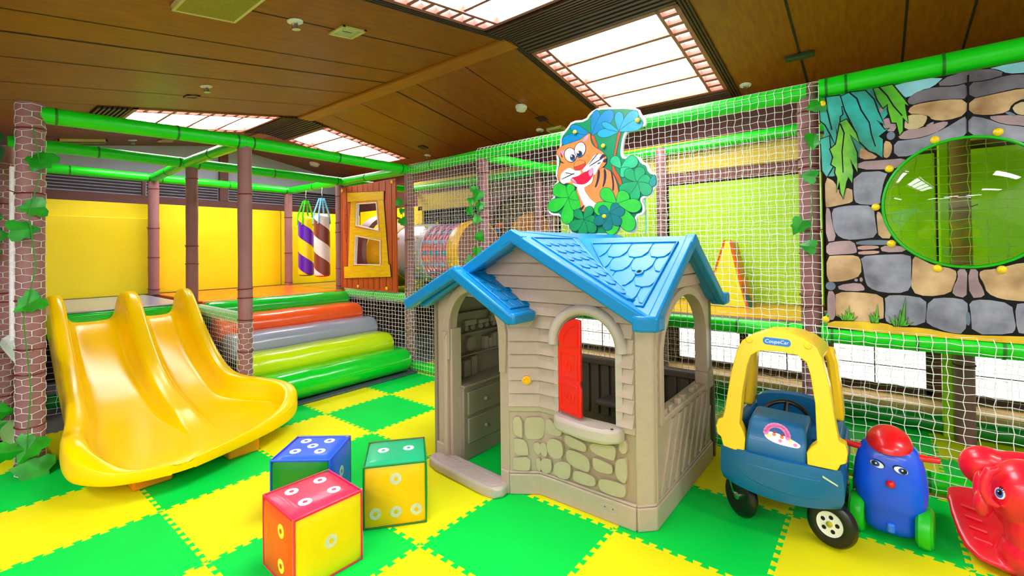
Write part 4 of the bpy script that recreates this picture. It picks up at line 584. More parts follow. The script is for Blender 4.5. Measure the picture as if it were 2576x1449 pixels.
# brown partition with an arched opening and an orange rounded board inside
t = thing('arched_partition', 'mauve brown partition with an arched opening behind the net, left of the tiger', 'partition', (-.55, 3.55, .79))
mb = MB(); ap = [(-1.1, .79), (-.01, .79), (-.01, 1.97), (-1.1, 1.97)]
arch = [(-.93, .82)] + [(-.5 + .43 * math.cos(PI - PI * k / 20), 1.5 + .40 * math.sin(PI * k / 20)) for k in range(21)] + [(-.07, .82)]
mb.prism(ap, lambda a, b, d: (a, d, b), 3.50, 3.54, [arch]); part('front_panel', mb, M('mauve_brown_board', (134, 88, 84), .5), t, smooth=20)
mb = MB(); mb.box(-1.1, -.01, 3.60, 3.62, .79, 2.1); part('back_board', mb, M('olive_board', (112, 92, 30), .6), t, bevel=.004)
mb = MB(); mb.prism([(-.78, .80), (-.06, .80), (-.06, 1.35)] + [(-.36 + .30 * math.cos(PI * k / 14), 1.42 + .26 * math.sin(PI * k / 14)) for k in range(15)] + [(-.7, 1.2)], lambda a, b, d: (a, d, b), 3.55, 3.585)
part('rounded_board', mb, M('orange_board', (226, 150, 20), .5), t, smooth=20)
mb = MB()
for k in range(9): mb.cur = k % 3; a = (-.93 + .05 * (k % 3), .95 + .07 * k); mb.prism([(a[0], a[1]), (a[0] + .14, a[1] + .02), (a[0] + .11, a[1] + .08), (a[0] + .02, a[1] + .07)], lambda p, q, d: (p, d, q), 3.475, 3.49)
single('patchwork_strip', mb, [M('patch_pink', (226, 92, 132)), M('patch_blue', (60, 130, 190)), M('patch_orange', (230, 120, 40))], 'pink, blue and orange patched strip hanging at the left of the arched opening', 'strip', smooth=0)
# yellow wedge cushion on the upper deck
t = thing('wedge_cushion', 'tall yellow and orange wedge cushion standing against the lime wall', 'cushion', (1.79, 3.36, .785))
tri = [(-.17, 0), (.15, 0), (.03, .52), (-.0, .53)]
mb = MB(); mb.prism(tri, lambda a, b, d: (a, d, b), -.10, .10); lpart('yellow_body', mb, M('yellow_cushion', (232, 236, 40), .4), t, bevel=.012)
mb = MB(); mb.slab([(.032, -.105, .525), (.152, -.105, 0), (.152, .105, 0), (.032, .105, .525)], -.018); lpart('orange_side', mb, ORRED, t, bevel=.006)
mb = MB(); mb.slab([(.117, -.108, .18), (.172, -.108, 0.0), (.172, .02, 0.0), (.117, .02, .18)], -.006); lpart('blue_patch', mb, M('teal_patch', (0, 90, 140), .4), t)
mb = MB().tube([(-.172, -.1, .004), (-.003, -.1, .535), (.0, .1, .535), (-.172, .1, .004)], .007, 6); lpart('orange_piping', mb, ORRED, t)

# spotted crawl barrel behind the net
BC = (2.98, 1.235); BR = .315
t = thing('crawl_barrel', 'white spotted crawl barrel with woven pink and blue middle, behind the net wall', 'crawl barrel', (-1.3, BC[0], .78))
def bring(x, rr): return [(x, BC[0] + rr * math.cos(2 * PI * k / 40), BC[1] + rr * math.sin(2 * PI * k / 40)) for k in range(40)]
def bshell(x0, x1, r0, r1, th=.012):
    mb = MB(); n = 5; R_ = [bring(x0 + (x1 - x0) * k / n, r0 + (r1 - r0) * k / n + .012 * math.sin(PI * k / n)) for k in range(n + 1)]
    R2 = [bring(x0 + (x1 - x0) * k / n, r0 + (r1 - r0) * k / n + .012 * math.sin(PI * k / n) - th) for k in range(n, -1, -1)]
    mb.rings(R_ + R2, True, False, True); return mb
part('white_shell', bshell(-1.72, -1.21, .335, .335), M('pearl_shell', (226, 226, 238), .3, coat=.3), t)
part('end_ring', bshell(-2.10, -1.73, .42, .34), M('amber_shell', (250, 186, 10), .4), t)
part('end_ring', bshell(-.80, -.62, .33, .35), M('amber_shell', (250, 186, 10), .4), t)
for k in range(16):
    a0 = 2 * PI * k / 16; mb = MB()
    q = [(-1.22 + .43 * i / 10, (BR + .006 * math.sin(PI * i * .9 + k * PI)) , a0) for i in range(11)]
    mb.rings([[(x, BC[0] + (r + s) * math.cos(a + da), BC[1] + (r + s) * math.sin(a + da)) for s, da in ((0, -.07), (0, .07), (.005, .07), (.005, -.07))] for x, r, a in q]); part('blue_strap', mb, M('blue_strap', (130, 205, 240), .5) if k % 2 else M('teal_strap', (50, 170, 200), .5), t)
for k in range(8):
    x = -1.19 + .05 * k; q = [(BR + .008 * math.cos(16 * 2 * PI * i / 96 / 2 + k * PI), 2 * PI * i / 96) for i in range(96)]
    mb = MB(); mb.rings([[(x + s, BC[0] + (r + e) * math.cos(a), BC[1] + (r + e) * math.sin(a)) for s, e in ((-.012, 0), (.012, 0), (.012, .005), (-.012, .005))] for r, a in q], True, False, True); part('pink_hoop', mb, M('pink_strap', (255, 120, 180), .5), t)
kn = MB().ell((0, 0, 0), (.016, .016, .016), 10, 6); k0 = None
for x, rr, n in ((-1.64, .345, 12), (-1.46, .35, 12), (-1.29, .348, 12), (-.71, .352, 9), (-1.95, .385, 8)):
    for i in range(n):
        a = 2 * PI * (i + (.5 if x in (-1.46,) else 0)) / n
        loc = Vector((x, BC[0] + rr * math.cos(a), BC[1] + rr * math.sin(a))) - t.location
        if k0 is None: k0 = mk('knob', kn, STUDY, t); o = k0
        else: o = k0.copy(); COL.objects.link(o)
        o.location = loc
mb = MB().lathe([(.338, 0), (.338, .01)], (-.625, BC[0], BC[1]), (1, 0, 0), 40); part('end_board', mb, M('mauve_brown_board', (134, 88, 84), .5), t)
# second dim barrel mouth seen through the cabin window
mb = MB(); R_ = []
for r, x in ((.46, -2.30), (.44, -2.16), (.40, -2.12)): R_.append([(x, 2.98 + r * math.cos(2 * PI * k / 36), 1.28 + r * math.sin(2 * PI * k / 36)) for k in range(36)])
mb.rings(R_, True, False); single('barrel_hoop', mb, M('mauve_hoop', (150, 104, 112), .4), 'mauve hoop around the mouth of the barrel, seen through the upper cabin window', 'hoop', solid=0)

# ---------------------------------------------------------------- cushion stairs
STEPS = [(-1.0, .255, GREENV, 'lowest cushion of the stairs, bright green'), (-1.285, .395, LIMEV, 'lime cushion, second step of the stairs'), (-1.57, .535, GREYV, 'grey cushion, middle step of the stairs'),
         (-1.855, .675, ORRED, 'orange red cushion, fourth step of the stairs'), (-2.13, .80, M('green_top_vinyl', (0, 196, 46), .22, coat=.6), 'green cushion at the top of the stairs beside the orange deck')]
for xf, zt, m, lab in STEPS:
    r = .118 if zt < .8 else .10; xb = xf - .284; zb = zt - 2 * r; y0, y1 = .90, 2.36
    prof = [(xf - r + r * math.cos(a), zt - r + r * math.sin(a)) for a in [-PI / 2 + PI * k / 14 for k in range(15)]]
    if zt < .8: prof += [(xb + .03, zt), (xb, zt - .03), (xb, zb + .03), (xb + .03, zb)]
    else: prof += [(xf - r + r * math.cos(a), zt - r + r * math.sin(a)) for a in [PI / 2 + PI * k / 10 for k in range(1, 10)]]
    cx = sum(p[0] for p in prof) / len(prof); cz = sum(p[1] for p in prof) / len(prof); R_ = []
    for y, s in ((y0, .80), (y0 + .012, .93), (y0 + .04, 1), *[(y0 + (y1 - y0) * k / 8, 1) for k in range(1, 8)], (y1 - .04, 1), (y1 - .012, .93), (y1, .80)):
        w = .003 * math.sin(y * 23 + xf * 9); R_.append([(cx + (x - cx) * s, y, cz + (z - cz) * s + w * (z > cz)) for x, z in prof])
    t = thing('stair_cushion', lab, 'cushion', (cx, (y0 + y1) / 2, zb), 0, 'cushion stairs')
    part('vinyl_cover', MB().rings(R_), m, t, smooth=60)
mb = MB(); mb.box(-1.09, -.985, .92, 2.41, 0, .018); single('stair_base_board', mb, M('grey_green_board', (70, 84, 92), .4), 'dark board on the floor under the lowest green stair cushion', 'board', bevel=.004)
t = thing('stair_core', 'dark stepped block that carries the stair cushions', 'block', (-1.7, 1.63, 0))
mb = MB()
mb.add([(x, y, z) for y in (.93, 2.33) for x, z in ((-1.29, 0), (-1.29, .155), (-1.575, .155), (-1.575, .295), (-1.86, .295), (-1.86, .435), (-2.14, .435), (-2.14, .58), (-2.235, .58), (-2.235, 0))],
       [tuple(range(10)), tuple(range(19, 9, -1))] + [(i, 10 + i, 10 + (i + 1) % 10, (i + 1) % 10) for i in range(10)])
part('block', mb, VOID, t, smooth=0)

# ---------------------------------------------------------------- wooden cabin panel with the yellow window
t = thing('cabin_panel', 'orange-brown cabin panel with a crooked yellow window', 'panel', (-1.88, 2.43, .82))
fy = lambda a, b, d: (a, d, b)
ho = CABIN['h1'], CABIN['h2']
mb = MB(); mb.prism(CABIN['panel'], fy, 2.428, 2.445, ho)
m = M('cabin_planks', (206, 92, 30), .5, .1, 3, rgb2=(176, 66, 22), stretch=(16, 1, 1.4)); part('plank_board', mb, m, t, smooth=0)
mb = MB()
for k in range(10):
    x = -2.40 + .108 * k + .01 * math.sin(k * 5)
    for z0, z1 in ((.83, 1.0), (1.90, 2.04)) if -2.3 < x < -1.46 else ((.83, 2.04),): mb.prism([(x, z0), (x + .007, z0), (x + .004 + .006 * math.sin(k), z1), (x - .002, z1)], fy, 2.4265, 2.429)
for cx, cz, rx, rz in ((-2.31, 1.60, .035, .22), (-2.31, 1.60, .018, .12)):
    o_ = [(cx + rx * math.cos(2 * PI * k / 24), cz + rz * math.sin(2 * PI * k / 24)) for k in range(24)]; i_ = [(cx + (rx - .004) * math.cos(2 * PI * k / 24), cz + (rz - .008) * math.sin(2 * PI * k / 24)) for k in range(24)]
    mb.prism(o_, fy, 2.4265, 2.429, [i_])
part('plank_lines', mb, M('dark_line_print', (70, 22, 8), .6), t, smooth=0)
YF = M('yellow_cartoon_wood', (246, 206, 10), .45, .1, 3, rgb2=(226, 176, 8), stretch=(2, 1, 14))
mb = MB(); mb.prism(grow(list(CABIN['body']), .006), fy, 2.4195, 2.4275, ho)
for k in ('top', 'sill'): mb.prism(grow(list(CABIN[k]), .006), fy, 2.4195, 2.4275)
part('window_outline', mb, M('dark_line_print', (70, 22, 8), .6), t, smooth=0)
mb = MB(); mb.prism(CABIN['body'], fy, 2.417, 2.422, [grow(list(h), .03) for h in ho]); part('window_stiles', mb, YF, t, smooth=0)
mb = MB(); 
for h in ho: mb.prism(grow(list(h), .03), fy, 2.4175, 2.421, [h])
part('inner_border', mb, M('amber_border', (220, 140, 10), .5), t, smooth=0)
for k, nm in (('top', 'head_board'), ('sill', 'sill_board'), ('mid', 'middle_rail')): mb = MB(); mb.prism(CABIN[k], fy, 2.411, 2.418); part(nm, mb, YF, t, smooth=0, bevel=.003)
for h in ho:
    mb = MB(); mb.prism(h, fy, 2.41, 2.445, [grow(list(h), -.014)]); part('white_edging', mb, M('white_trim', (240, 236, 240), .4), t, smooth=0)
for k in ('s1', 's2', 's3', 's4'):
    p = CABIN[k][0]; part('stud', MB().ell((p[0] + (.03 if k == 's1' else -.03 if k == 's2' else 0), 2.42, p[1] + (.03 if k in ('s3', 's4') else -.02)), (.02, .012, .02), 14, 8), STUDY, t)

# ---------------------------------------------------------------- punch bags
def bag(x, label, c1, c2, strap, tip, flip=0):
    t = thing('punch_bag', label, 'punch bag', (x, 2.37, .945), 0, 'striped punch bags'); r = .097; H = .80
    mb = MB(); R_ = []
    n = 28; K = 44
    for k in range(K + 1):
        z = H * k / K; s = r * (1 if .03 < z < H - .05 else math.sqrt(max(.05, 1 - ((.03 - z) / .035) ** 2)) if z <= .03 else math.sqrt(max(.03, 1 - ((z - H + .05) / .052) ** 2)))
        R_.append([(s * math.cos(2 * PI * (i / n - 2.4 * z)), s * math.sin(2 * PI * (i / n - 2.4 * z)), z) for i in range(n)])
    mb.rings(R_)
    mb.m = []
    for k in range(K):
        for i in range(n): mb.m.append(1 if i < n / 2 else 0)
    mb.m += [0, 0]
    lpart('vinyl_cover', mb, [c1, c2], t)
    lpart('bottom_cap', MB().lathe([(r * .97, .03), (r * .85, .006), (r * .3, -.002)], n=28), tip, t)
    for s in (-1, 1):
        mb = MB(); q = [(s * .02, -.02, 1.0), (s * .06, -.072, H + .01), (s * .055, -.084, H - .13)]
        mb.rings([[(x_ - .018, y_ - .003, z_), (x_ + .018, y_ - .003, z_), (x_ + .018, y_ + .003, z_), (x_ - .018, y_ + .003, z_)] for x_, y_, z_ in q]); lpart('hanging_strap', mb, strap, t)
        mb = MB(); q = [(s * .015, .02, 1.0), (s * .06, .06, H), (s * .075, .066, H - .13)]
        mb.rings([[(x_ - .018, y_ - .003, z_), (x_ + .018, y_ - .003, z_), (x_ + .018, y_ + .003, z_), (x_ - .018, y_ + .003, z_)] for x_, y_, z_ in q]); lpart('hanging_strap', mb, strap, t)
    mb = MB().tube([(0, 0, 1.0), (.012, 0, 1.03), (0, 0, 1.06), (-.012, 0, 1.03), (0, 0, 1.0)], .004, 6).tube([(0, 0, 1.06), (0, .008, 1.135)], .004, 6); lpart('snap_hook', mb, CHROME, t)
bag(-3.175, 'yellow and purple striped punch bag hanging by green straps', M('bag_yellow', (240, 222, 10), .3, coat=.3), M('bag_purple', (92, 10, 190), .3, coat=.3), M('strap_green', (60, 196, 20), .5), M('bag_cap_green', (0, 120, 50), .4), 0)
bag(-2.77, 'white and brown striped punch bag hanging by light blue straps', M('bag_white', (244, 238, 244), .3, coat=.3), M('bag_brown', (136, 62, 52), .3, coat=.3), M('strap_blue', (110, 186, 226), .5), M('bag_cap_red', (220, 30, 40), .4), 0)
# ---------------------------------------------------------------- double slide
def lerp_tab(tab, x):
    if x <= tab[0][0]: return tab[0][1]
    for (a, va), (b, vb) in zip(tab, tab[1:]):
        if x <= b: return va + (vb - va) * (x - a) / (b - a)
    return tab[-1][1]
ZB = [(-2.34, .69), (-2.3, .722), (-2.2, .712), (-2.1, .645), (-2.0, .555), (-1.8, .43), (-1.6, .34), (-1.35, .255), (-1.1, .20), (-.88, .178), (-.6, .162), (-.35, .16), (-.22, .16), (-.15, .15)]
ZL = [(-2.34, .91), (-2.32, .935), (-2.28, .95), (-2.2, .96), (-2.1, .93), (-1.95, .80), (-1.8, .665), (-1.6, .515), (-1.4, .41), (-1.15, .335), (-.95, .285), (-.8, .275), (-.68, .295), (-.58, .30), (-.48, .265), (-.36, .205), (-.25, .172), (-.1, .155)]
ZR = [(-2.34, .91), (-2.32, .93), (-2.28, .945), (-2.2, .95), (-2.1, .92), (-1.95, .785), (-1.8, .665), (-1.6, .53), (-1.4, .425), (-1.15, .36), (-.95, .335), (-.75, .31), (-.6, .275), (-.45, .215), (-.3, .18), (-.1, .155)]
ZM = [(-2.34, .91), (-2.32, .93), (-2.28, .945), (-2.2, .955), (-2.1, .925), (-1.95, .79), (-1.79, .64), (-1.6, .49), (-1.48, .41), (-1.29, .325), (-1.03, .262), (-.86, .24), (-.75, .205), (-.6, .178), (-.45, .165), (-.3, .161), (-.1, .15)]
ZS = [(-2.38, .66), (-2.2, .60), (-2.0, .47), (-1.7, .29), (-1.5, .19), (-1.2, .13), (-.9, .105), (-.3, .098), (-.1, .105)]
YL = [(-2.38, -.165), (-1.5, -.175), (-1.1, -.20), (-.85, -.25), (-.65, -.285), (-.48, -.29), (-.36, -.24), (-.26, -.16), (-.19, -.05), (-.155, .08)]
YR = [(-2.38, .78), (-1.5, .765), (-1.2, .752), (-1.05, .76), (-.9, .86), (-.75, .965), (-.62, .97), (-.5, .92), (-.40, .80), (-.32, .65), (-.25, .48), (-.19, .30), (-.155, .18)]
def slide_ring(x, k=1.0):
    zb, zs = lerp_tab(ZB, x), lerp_tab(ZS, x); l, m, r = (max(lerp_tab(q, x), zb + .002) for q in (ZL, ZM, ZR)); yl, yr = lerp_tab(YL, x), lerp_tab(YR, x); W_ = yr - yl; ym = .33 if x < -.5 else .33 + (yl + W_ * .52 - .33) * min(1, (x + .5) / .3)
    q = min(1, W_ / .98)
    P = [(yl + .012, zs), (yl - .004, zs + (l - zs) * .35), (yl, zs + (l - zs) * .9), (yl + .014 * q, l), (yl + .086 * q, l), (yl + .104 * q, zb + (l - zb) * .78), (yl + .115 * q, zb + (l - zb) * .30), (yl + .15 * q, zb + (l - zb) * .05), (yl + .19 * q, zb),
         (ym - .14 * q, zb), (ym - .10 * q, zb + (m - zb) * .06), (ym - .076 * q, zb + (m - zb) * .36), (ym - .064 * q, zb + (m - zb) * .82), (ym - .044 * q, m), (ym + .044 * q, m), (ym + .064 * q, zb + (m - zb) * .82), (ym + .076 * q, zb + (m - zb) * .36), (ym + .10 * q, zb + (m - zb) * .06), (ym + .14 * q, zb),
         (yr - .19 * q, zb), (yr - .145 * q, zb + (r - zb) * .05), (yr - .115 * q, zb + (r - zb) * .30), (yr - .104 * q, zb + (r - zb) * .78), (yr - .086 * q, r), (yr - .014 * q, r), (yr, zs + (r - zs) * .9), (yr + .004, zs + (r - zs) * .35), (yr - .012, zs),
         (yr - .05 * q, zs + .012), (yr - .12 * q, min(zb - .04, zs + .1)), (ym, min(zb - .04, zs + .12)), (yl + .12 * q, min(zb - .04, zs + .1)), (yl + .05 * q, zs + .012)]
    return [(x, y, z) for y, z in P]
SX = [-2.335, -2.328, -2.31, -2.27, -2.2, -2.12, -2.04, -1.95, -1.85, -1.74, -1.62, -1.5, -1.36, -1.22, -1.08, -.96, -.86, -.78, -.7, -.62, -.54, -.46, -.39, -.32, -.26, -.215, -.18, -.158]
t = thing('slide', 'glossy yellow double slide with two chutes in front of the grey deck', 'slide', (-.9, .33, 0))
SLY = M('slide_yellow', (255, 208, 0), .22, .02, 2, spec=.3)
_r0 = slide_ring(SX[0]); _z0 = lerp_tab(ZS, SX[0]) + .06
mb = MB().rings([[(x, y, min(z, _z0)) for x, y, z in _r0]] + [slide_ring(x) for x in SX], True, False)
n = len(_r0); k = len(SX); mb.add([slide_ring(SX[-1])[i] for i in range(n)], [tuple(range(n))])
part('chute', mb, SLY, t, smooth=180, sub=2)
for y0, y1 in ((-.04, .14), (.42, .60)):
    mb = MB(); mb.box(-.56, -.36, y0, y1, 0, .118); part('foot', mb, M('slide_foot', (255, 150, 10), .4), t, bevel=.012)
for y in (-.1, .74):
    mb = MB(); mb.lathe([(.012, -.001), (.012, .004)], (-2.25, y - .08 if y < 0 else y + .055, .84), (0, -1 if y < 0 else 1, 0), 12); part('bolt', mb, CHROME, t)

# ---------------------------------------------------------------- foam dice
def die(cx, cy, rot, s, cols, pips, label, rings):
    t = thing('foam_die', label, 'die', (cx, cy, 0), rot, 'big foam dice'); h = s / 2
    names = ['top', 'front', 'right', 'back', 'left', 'bottom']
    frames = {'top': ((1, 0, 0), (0, 1, 0), (0, 0, 1)), 'bottom': ((1, 0, 0), (0, -1, 0), (0, 0, -1)), 'front': ((1, 0, 0), (0, 0, 1), (0, -1, 0)), 'back': ((-1, 0, 0), (0, 0, 1), (0, 1, 0)), 'right': ((0, 1, 0), (0, 0, 1), (1, 0, 0)), 'left': ((0, -1, 0), (0, 0, 1), (-1, 0, 0))}
    n = 10
    for nm in names:
        u, v, w = map(Vector, frames[nm]); mb = MB(); vs = []; e = .014
        for a in range(n + 1):
            for b in range(n + 1):
                q = lambda k: -1 + 2 * k / n
                x, y = q(a), q(b); g = lambda x: math.copysign(1 - (1 - min(1, abs(x))) , x)
                puff = .006 * (1 - x ** 4) * (1 - y ** 4)
                lim = h - e * .0
                p = u * (x * lim) + v * (y * lim) + w * (h + puff)
                # round the edges towards the neighbouring faces
                dx, dy = max(0, abs(x) * h - (h - e)), max(0, abs(y) * h - (h - e)); p -= w * (e - math.sqrt(max(0, e * e - min(e, math.hypot(dx, dy)) ** 2))) * .55
                vs.append(p + Vector((0, 0, h)))
        fs = [(a * (n + 1) + b, (a + 1) * (n + 1) + b, (a + 1) * (n + 1) + b + 1, a * (n + 1) + b + 1) for a in range(n) for b in range(n)]
        mb.add(vs, fs); lpart(nm + '_face', mb, cols[nm], t, smooth=60)
    mb = MB()
    for z in (0.003, s - .003): mb.tube([(h - .004, -h + .004, z), (h - .004, h - .004, z), (-h + .004, h - .004, z), (-h + .004, -h + .004, z)], .0045, 6, loop=True)
    for x in (-1, 1):
        for y in (-1, 1): mb.tube([(x * (h - .004), y * (h - .004), .003), (x * (h - .004), y * (h - .004), s - .003)], .0045, 6)
    lpart('seam_piping', mb, cols['piping'], t)
    for nm, pos, m in pips:
        u, v, w = map(Vector, frames[nm])
        for (a, b) in pos:
            mb = MB(); R_ = .026; r = .0095; N_ = 24; c = u * (a * h) + v * (b * h) + w * (h + .0072 - .005 * max(abs(a), abs(b)) ** 4) + Vector((0, 0, h))
            o_ = [c + (u * math.cos(2 * PI * k / N_) + v * math.sin(2 * PI * k / N_)) * R_ for k in range(N_)]; i_ = [c + (u * math.cos(2 * PI * k / N_) + v * math.sin(2 * PI * k / N_)) * r for k in range(N_)]
            mb.add(o_ + i_ + [p - w * .003 for p in o_ + i_], [(k, (k + 1) % N_, N_ + (k + 1) % N_, N_ + k) for k in range(N_)] + [(2 * N_ + k, 3 * N_ + k, 3 * N_ + (k + 1) % N_, 2 * N_ + (k + 1) % N_) for k in range(N_)] + [(k, 2 * N_ + k, 2 * N_ + (k + 1) % N_, (k + 1) % N_) for k in range(N_)])
            lpart('pip', mb, m, t, smooth=0)
def vin(n, c): return M('die_' + n, c, .38, .06, 9, .06, 30, coat=.15)
DR, DB, DG, DY_, DO = vin('red', (246, 40, 84)), vin('blue', (22, 92, 236)), vin('green', (0, 178, 120)), vin('yellow', (242, 214, 0)), vin('orange', (240, 66, 20))
PW, PS = M('pip_white', (240, 240, 246), .4, .02), M('pip_silver', (206, 206, 186), .25, .08, 60)
PYL = M('pip_yellow', (244, 226, 70), .4, .03)
four = [(-.42, -.42), (.42, -.42), (-.42, .42), (.42, .42)]
die(.922, .268, math.radians(-2.4), .283, dict(top=DR, front=DO, right=DY_, back=DB, left=DG, bottom=DG, piping=DR), [('top', four, PW), ('right', [(0, .02)], PS), ('front', [(.35, .5), (.35, -.42)], PYL)], 'foam die with red top showing four, nearest the camera', 0)
die(.512, .487, math.radians(38.5), .285, dict(top=DB, front=vin('dark_green', (0, 128, 30)), right=DB, back=DY_, left=DR, bottom=DG, piping=DB), [('top', four + [(0, 0)], PW), ('right', [(-.1, .2)], PS)], 'foam die with blue top showing five, behind the red-topped die', 0)
die(.884, .712, math.radians(50.7), .285, dict(top=DG, front=vin('amber', (246, 190, 0)), right=DG, back=DR, left=DG, bottom=DB, piping=vin('dark_green', (0, 128, 30))), [('top', [(-.42, 0.05), (.42, .05)], PW), ('front', [(0.02, .55), (-.62, -.5), (.02, -.5), (.66, -.5)], PS)], 'foam die with green top showing two and amber front, near the doorstep', 0)

# ---------------------------------------------------------------- playhouse
t = thing('playhouse', 'beige plastic toy playhouse with blue roof in the middle of the floor', 'playhouse', (1.28, 1.7, 0))
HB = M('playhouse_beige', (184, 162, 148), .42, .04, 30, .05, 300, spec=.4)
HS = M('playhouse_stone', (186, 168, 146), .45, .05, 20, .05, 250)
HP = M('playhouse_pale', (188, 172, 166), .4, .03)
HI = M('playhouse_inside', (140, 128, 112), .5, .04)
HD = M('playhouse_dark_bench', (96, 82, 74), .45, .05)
HR = M('roof_blue', (0, 128, 196), .33, .04, 25, .05, 250, spec=.4)
RED = M('shutter_red', (236, 24, 14), .35, .03, coat=.2)
pB, pC, pD, pE, pF = (1.232, 1.165), (1.363, 1.258), (1.885, 1.258), (1.945, 1.318), (1.948, 2.19)
def wallseg(mb, a, b, z0, z1, d0, d1):
    """box on the wall line a-b, from d0 behind to d1 in front of it"""
    ax, ay = a; bx, by = b; L = math.hypot(bx - ax, by - ay); nx, ny = (by - ay) / L, -(bx - ax) / L
    mb.add([(x + nx * d, y + ny * d, z) for z in (z0, z1) for d in (d0, d1) for x, y in ((ax, ay), (bx, by))], [(0, 1, 3, 2), (4, 6, 7, 5), (0, 4, 5, 1), (2, 3, 7, 6), (0, 2, 6, 4), (1, 5, 7, 3)])
def pathwall(mb, pts, z0, z1, d0, d1):
    """continuous mitred wall strip along a plan path"""
    n = len(pts); N_ = []
    for i in range(n):
        v = []
        for a, b in ((i - 1, i), (i, i + 1)):
            if 0 <= a and b < n: L = math.hypot(pts[b][0] - pts[a][0], pts[b][1] - pts[a][1]); v.append(((pts[b][1] - pts[a][1]) / L, -(pts[b][0] - pts[a][0]) / L))
        if len(v) == 1: N_.append(v[0])
        else:
            s = (v[0][0] + v[1][0], v[0][1] + v[1][1]); k = 2 / (s[0] ** 2 + s[1] ** 2); N_.append((s[0] * k, s[1] * k))
    R_ = [[(x + nx * d, y + ny * d, z) for d, z in ((d0, z0), (d1, z0), (d1, z1), (d0, z1))] for (x, y), (nx, ny) in zip(pts, N_)]
    mb.rings(R_)
# plinth, mid band and the core behind the mouldings
mb = MB(); pathwall(mb, [pB, pC, pD], 0, .105, -.03, .014); pathwall(mb, [pB, pC, pD], .105, .118, -.03, .009); part('front_plinth', mb, HB, t, bevel=.006)
mb = MB(); pathwall(mb, [pD, pE, pF, (1.88, 2.262)], 0, .105, -.03, .014); pathwall(mb, [pD, pE, pF], .105, .118, -.03, .009); part('corner_plinth', mb, HB, t, bevel=.006)
mb = MB(); pathwall(mb, [pB, pC, (1.50, 1.258)], .425, .458, -.03, .012); part('mid_band', mb, HB, t, bevel=.005); mb = MB(); wallseg(mb, (1.80, 1.258), pD, .425, .458, -.03, .012); part('mid_band', mb, HB, t, bevel=.005)
# stone panel: backing plus raised stones
mb = MB(); pathwall(mb, [pB, pC, pD], .11, .44, -.03, -.006); part('stone_backing', mb, M('playhouse_mortar', (168, 142, 124), .5, .05), t, smooth=0)
dB = Vector((pC[0] - pB[0], pC[1] - pB[1], 0)).normalized(); nB = Vector((dB.y, -dB.x, 0))
for poly in STONE_B: mb = MB(); mb.prism(chaikin(list(poly), 1), lambda a, b, d: Vector((pB[0], pB[1], b)) + dB * a + nB * d, .012, -.008); part('stone', mb, HS, t, bevel=.005)
for poly in STONE_F:
    poly = [(min(a, 1.878), b) for a, b in poly]
    mb = MB(); mb.prism(chaikin(poly, 2), lambda a, b, d: (a, 1.258 - d, b), .014, -.008); part('stone', mb, HS, t, bevel=.0035)
# clapboards with the arched window left open, up into the gable
WX0, WX1, WZ0, WZS, WZ1 = 1.492, 1.800, .44, .80, .945
wcx, wr = (WX0 + WX1) / 2, (WX1 - WX0) / 2
def arch_half(z):
    if z <= WZS: return wr
    q = 1 - ((z - WZS) / (WZ1 - WZS)) ** 2
    return wr * math.sqrt(q) if q > 0 else 0
RIDGE_X, RIDGE_Z, RS = 1.30, 1.335, .557
def rr_(z): return RIDGE_X + (RIDGE_Z - z) / RS
mb = MB(); z = .458; bh = .067
def board(mb, a, b, z0, z1):
    c, d = max(a, 2 * RIDGE_X - rr_(z1)), min(b, rr_(z1))
    mb.add([(a, 1.258 - .026, z0), (b, 1.258 - .026, z0), (d, 1.258 + .002, z1), (c, 1.258 + .002, z1), (a, 1.29, z0), (b, 1.29, z0), (d, 1.29, z1), (c, 1.29, z1)], [(0, 1, 2, 3), (5, 4, 7, 6), (0, 4, 5, 1), (3, 2, 6, 7), (0, 3, 7, 4), (1, 5, 6, 2)])
while z < 1.30:
    z1 = z + bh; zm = z + bh * .5
    if z1 < .90:
        # angled stretch next to the door
        L = math.hypot(pC[0] - pB[0], pC[1] - pB[1])
        q = [Vector((pB[0], pB[1], 0)), Vector((pC[0], pC[1], 0))]
        mb.add([q[0] + nB * .026 + Vector((0, 0, z)), Vector((pC[0] + .318 * .026, pC[1] - .997 * .026, z)), Vector((pC[0] - .318 * .002, pC[1] + .002, z1)), q[0] - nB * .002 + Vector((0, 0, z1)), q[0] - nB * .03 + Vector((0, 0, z)), Vector((pC[0], pC[1] + .03, z)), Vector((pC[0], pC[1] + .03, z1)), q[0] - nB * .03 + Vector((0, 0, z1))],
               [(0, 1, 2, 3), (5, 4, 7, 6), (0, 4, 5, 1), (3, 2, 6, 7), (0, 3, 7, 4), (1, 5, 6, 2)])
    lo = pC[0] + .004 if z1 < .90 else max(.80, 2 * RIDGE_X - rr_(z)) if z > .93 else 1.20
    hi = min(pD[0] - .004, rr_(z) if z1 > .97 else 9)
    if hi - lo > .02:
        if z < WZ1 - .01:
            n = 3
            for k in range(n):
                za, zb = z + bh * k / n, z + bh * (k + 1) / n; ya = 1.258 - .026 + .028 * k / n; yb = 1.258 - .026 + .028 * (k + 1) / n
                hh = arch_half(za) + .001
                for a, b in ((lo, wcx - hh), (wcx + hh, hi)) if hh > .01 else ((lo, hi),):
                    fa = a == lo and z1 < .90; a0, a1 = (pC[0] + .318 * (1.258 - ya), pC[0] + .318 * (1.258 - yb)) if fa else (a, a)
                    mb.add([(a0, ya, za), (b, ya, za), (b, yb, zb), (a1, yb, zb), (a, 1.29, za), (b, 1.29, za), (b, 1.29, zb), (a, 1.29, zb)], [(0, 1, 2, 3), (5, 4, 7, 6), (0, 4, 5, 1), (3, 2, 6, 7), (0, 3, 7, 4), (1, 5, 6, 2)])
        else: board(mb, lo, hi, z, z1)
    z = z1
part('clapboard_wall', mb, HB, t, smooth=0)
